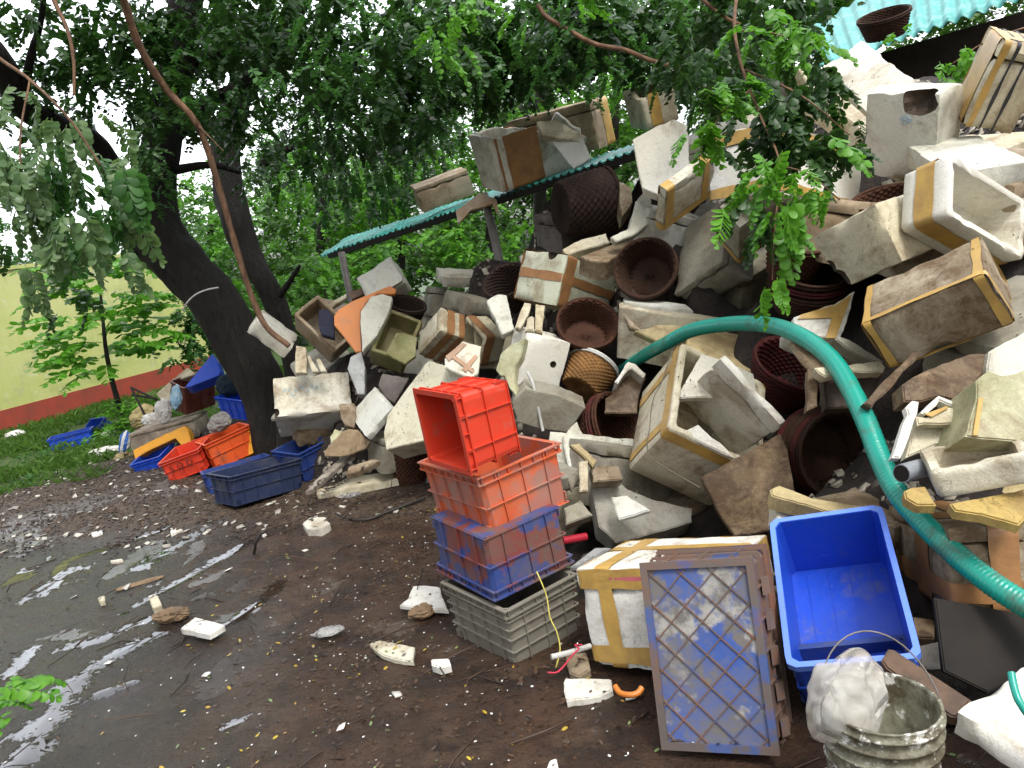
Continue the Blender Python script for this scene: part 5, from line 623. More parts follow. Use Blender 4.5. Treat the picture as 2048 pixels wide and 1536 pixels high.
STAND = ((-4.181, 8.886, 0.692), [((-4.181, 8.886, 0.692), (-3.827, 8.654, 0.53)), ((-4.181, 8.886, 0.692), (-3.916, 8.515, 0.317)), ((-3.916, 8.515, 0.317), (-3.789, 8.604, 0.533)), ((-4.179, 8.871, 0.608), (-3.84, 8.658, 0.548))])
LETTERS = ('S Q D', ('red crate with black letters on its side lying left of the slate blue crate', [0.9822, -0.1733, 0.0721, -2.9077, 0.0608, -0.0696, -0.9957, 6.7094, 0.1776, 0.9824, -0.0579, 0.1678]))
MARKS = [('white box with faint blue writing beside the leaning tree trunk', [0.9777, -0.0273, 0.2083, -1.6543, 0.1807, 0.6149, -0.7676, 6.1425, -0.1071, 0.7881, 0.6061, 0.7036], [[(-0.1, 0.005), (-0.082, 0.035), (-0.08, 0.005)], [(-0.07, 0.001), (-0.044, 0.031), (-0.05, 0.044)], [(-0.04, -0.037), (-0.042, -0.007), (-0.02, -0.054)], [(-0.01, -0.006), (-0.019, 0.024), (0.01, 0.006)], [(0.02, 0.015), (0.021, 0.045), (0.04, 0.042)], [(0.05, 0.009), (0.041, 0.039), (0.07, 0.028)], [(0.08, -0.024), (0.087, 0.006), (0.1, -0.024)], [(0.11, 0.019), (0.118, 0.049), (0.13, 0.01)], [(0.14, 0.004), (0.161, 0.034), (0.16, 0.006)]], 0.004, (0.3, 0.5, 0.62)), ('pale grey box with a gnawed notch and small blue mark below the shed roof', [0.561, -0.0213, -0.8275, 1.9871, -0.794, -0.2965, -0.5307, 3.7641, -0.2341, 0.9548, -0.1832, 1.7798], [[(0.02, 0.0), (0.018, 0.007), (0.012, 0.013), (0.004, 0.016), (-0.005, 0.015), (-0.013, 0.012), (-0.019, 0.006), (-0.02, -0.001), (-0.017, -0.008), (-0.011, -0.014), (-0.002, -0.016), (0.007, -0.015), (0.015, -0.011), (0.019, -0.004)], [(-0.03, 0.01), (0.03, -0.01)]], 0.003, (0.35, 0.55, 0.75))]
SHELTER = {'sheets': [((-1.794, 8.767, 1.744), (1.152, 5.359, 1.994), (1.523, 6.401, 2.146), (-1.671, 9.812, 1.913), 0.075, 0.012)], 'posts': [([(0.044, 6.723, 1.961), (0.06, 6.648, 1.703), (0.077, 6.505, 1.295), (0.106, 6.367, 0.804)], 0.036), ([(-1.433, 8.053, 1.726), (-1.414, 7.928, 1.306), (-1.384, 7.791, 0.816), (-1.353, 7.593, 0.27)], 0.034)], 'beams': [((-1.668, 8.662, 1.724), (1.157, 5.404, 1.966))]}
SHED = {'sheets': [((3.404, 7.91, 2.646), (4.992, 6.206, 2.767), (7.165, 8.848, 4.509), (4.303, 10.486, 3.429), 0.11, 0.02)], 'walls': [[(3.277, 8.621, 2.642), (6.141, 7.643, 2.857), (5.705, 7.214, 0.423), (2.962, 8.31, 0.881)]]}
WALL = ([-9.377, 9.691, 0.0], [-5.886, 16.216, 0.0], 2.47)
MOUND = [[2.386, 3.689, 1.45], [2.068, 3.87, 1.312], [2.169, 4.469, 1.618], [1.536, 4.072, 1.201], [1.156, 4.559, 1.241], [1.279, 5.743, 1.873], [1.284, 4.602, 0.862], [1.347, 4.069, 1.051], [1.628, 3.288, 0.887], [1.826, 3.1, 0.927], [2.069, 3.479, 1.119], [1.523, 2.792, 0.659], [1.261, 2.159, 0.288], [1.283, 2.347, -0.06], [0.792, 3.509, 0.172], [0.905, 3.345, 0.268], [0.168, 4.766, 0.42], [0.463, 5.229, 0.781], [-0.446, 5.794, 0.552], [-0.152, 5.742, 0.476], [-0.213, 6.149, 0.714], [-0.294, 6.77, 0.906], [-0.897, 6.699, 0.961], [-1.439, 6.605, 0.682], [-1.87, 6.63, 0.726], [-0.818, 6.105, 0.531], [-1.578, 6.289, 0.136], [-1.006, 5.573, 0.119], [-1.659, 6.282, -0.098], [-1.979, 5.759, -0.1], [-2.323, 6.339, -0.1], [-1.71, 6.132, -0.1], [-2.446, 7.11, -0.1], [-3.307, 8.369, 0.149], [-2.564, 7.645, 0.045], [-3.596, 8.264, -0.1], [1.858, 4.364, 1.483], [1.097, 4.841, 1.419], [1.581, 2.599, 0.396], [1.367, 2.536, 0.408], [1.124, 2.284, 0.394], [1.247, 2.379, 0.303], [1.29, 2.385, 0.392], [1.257, 2.352, 0.374], [1.348, 2.382, 0.342], [1.209, 2.033, 0.189], [1.038, 2.092, 0.234], [1.154, 1.968, -0.1], [0.895, 1.866, -0.1], [1.044, 2.128, -0.1], [1.06, 2.17, -0.1], [0.896, 3.457, 0.369], [0.768, 3.209, 0.17], [0.902, 3.14, -0.046], [0.628, 4.35, 0.251], [0.587, 4.299, 0.198], [0.025, 4.29, 0.447], [0.148, 4.305, 0.256], [0.133, 4.738, 0.671], [0.223, 4.732, 0.636], [0.164, 4.679, 0.624], [0.01, 5.054, 0.685], [-0.275, 4.999, 0.426], [-1.036, 6.159, 0.771], [-0.913, 6.071, 0.747], [-1.366, 6.374, 0.736], [-1.105, 6.709, 0.907], [-1.332, 6.699, 0.851], [-1.558, 6.129, 0.499], [-1.48, 6.113, 0.459], [-1.413, 6.109, 0.438], [-0.719, 5.757, 0.512], [-1.112, 5.926, 0.341], [-1.197, 5.709, 0.055], [-0.857, 5.734, 0.193], [-0.529, 5.178, 0.057], [-1.192, 5.517, -0.058], [-1.299, 5.606, -0.034], [0.818, 4.635, 0.355], [0.848, 4.526, 0.312], [0.887, 4.556, 0.501], [0.988, 4.289, 0.431], [0.586, 5.14, 0.969], [0.775, 5.005, 0.881], [0.88, 4.914, 1.091], [0.943, 5.532, 1.197], [1.352, 3.522, 0.474], [1.343, 3.085, 0.456], [1.106, 2.951, 0.377], [1.258, 2.917, 0.424], [1.247, 2.972, 0.333], [1.282, 2.654, 0.45], [0.955, 2.678, 0.017], [0.937, 2.78, -0.043], [0.408, 3.453, -0.1], [0.386, 3.208, -0.043], [0.229, 3.305, 0.086], [0.326, 3.402, 0.032], [0.255, 3.37, 0.162], [0.21, 3.403, 0.065], [0.247, 3.818, 0.059], [0.166, 3.33, -0.09], [0.181, 3.122, -0.1], [0.743, 6.167, 1.682], [0.685, 6.263, 1.837], [-0.018, 6.466, 1.413], [-3.424, 7.798, -0.1], [-2.936, 7.965, 0.306], [-3.48, 8.441, 0.152], [-1.362, 5.356, -0.1], [-1.064, 5.074, -0.1], [1.289, 3.379, -0.011], [1.294, 3.868, 0.169], [1.538, 4.004, 0.613], [0.487, 4.833, 0.478], [0.928, 4.787, 0.781], [0.387, 4.577, 0.22], [0.406, 4.295, 0.009], [0.477, 4.507, -0.1], [0.538, 5.631, 1.286], [-0.789, 6.53, 0.612], [0.148, 8.382, 0.757], [-0.248, 9.37, 0.39], [-0.847, 5.573, -0.1], [-0.156, 7.132, 0.346], [3.559, 6.935, 2.248], [0.129, 5.484, 0.725], [1.466, 3.99, 0.735], [1.861, 3.732, 0.84], [2.247, 3.646, 0.888], [0.645, 2.087, -0.15], [0.395, 1.987, -0.15], [0.395, 2.26, -0.15], [0.145, 2.16, -0.15], [0.097, 2.802, -0.15], [-0.153, 2.702, -0.15], [-0.219, 3.467, -0.15], [-0.469, 3.367, -0.15], [-0.482, 4.079, -0.15], [-0.732, 3.979, -0.15], [-0.943, 5.188, -0.15], [-1.193, 5.088, -0.15], [-1.511, 5.618, -0.15], [-1.761, 5.518, -0.15], [-2.13, 5.967, -0.15], [-2.38, 5.867, -0.15], [-2.699, 6.707, -0.15], [-2.949, 6.607, -0.15], [-2.0, 6.3, -0.2], [-2.2, 6.6, -0.2], [-1.8, 6.0, -0.2], [-2.4, 7.0, -0.2], [-2.1, 7.0, -0.2], [-0.726, 4.679, -0.2], [-0.693, 5.05, -0.2], [-0.925, 5.642, -0.2], [0.9, 2.3, -0.2], [1.1, 2.2, -0.2], [1.25, 2.15, -0.2], [0.6, 2.4, -0.2], [1.0, 2.55, -0.2], [0.75, 2.6, -0.2], [-1.7, 5.9, -0.2], [-1.3, 5.6, -0.2], [-1.0, 5.2, -0.2], [-1.5, 6.1, -0.2], [0.3, 2.1, -0.2], [-0.2, 2.6, -0.2], [-0.6, 3.3, -0.2], [-0.9, 4.0, -0.2], [-1.3, 5.0, -0.2], [-2.0, 5.6, -0.2], [-3.0, 6.5, -0.2], [-3.5, 7.5, -0.2], [-4.0, 8.5, -0.2], [0.0, 2.0, -0.2], [-1.0, 3.0, -0.2], [-2.0, 4.0, -0.2], [-3.0, 5.0, -0.2], [-4.0, 6.0, -0.2], [3.6, 3.0, 1.6], [4.5, 3.5, 1.9], [3.5, 5.0, 1.8], [2.5, 6.0, 1.6], [4.0, 8.0, 1.6], [1.5, 7.0, 1.3], [0.0, 8.0, 1.0], [-1.3, 8.3, 0.6], [-2.5, 9.0, 0.2], [5.5, 5.0, 1.8], [5.5, 9.0, 1.5], [2.0, 2.2, 0.2], [2.5, 2.2, 0.4], [3.5, 2.2, 0.8], [5.0, 2.1, 1.2]]
PUDDLES = [([[-2.413, 3.677], [-2.218, 3.733], [-2.045, 3.854]], 0.1), ([[-2.05, 2.793], [-2.098, 3.036], [-2.154, 3.28], [-2.092, 3.473], [-1.885, 3.715]], 0.13), ([[-1.973, 3.182], [-1.823, 3.233]], 0.07), ([[-1.25, 2.718], [-1.186, 2.756]], 0.05), ([[-1.582, 3.628], [-1.48, 3.777], [-1.397, 4.042]], 0.09), ([[-2.535, 3.509], [-2.567, 3.731]], 0.12), ([[-2.147, 4.159], [-1.939, 4.518], [-1.786, 4.807]], 0.12), ([[-2.08, 2.684], [-2.052, 2.764]], 0.12), ([[-3.129, 5.127], [-2.858, 5.269], [-2.573, 5.42]], 0.1)]
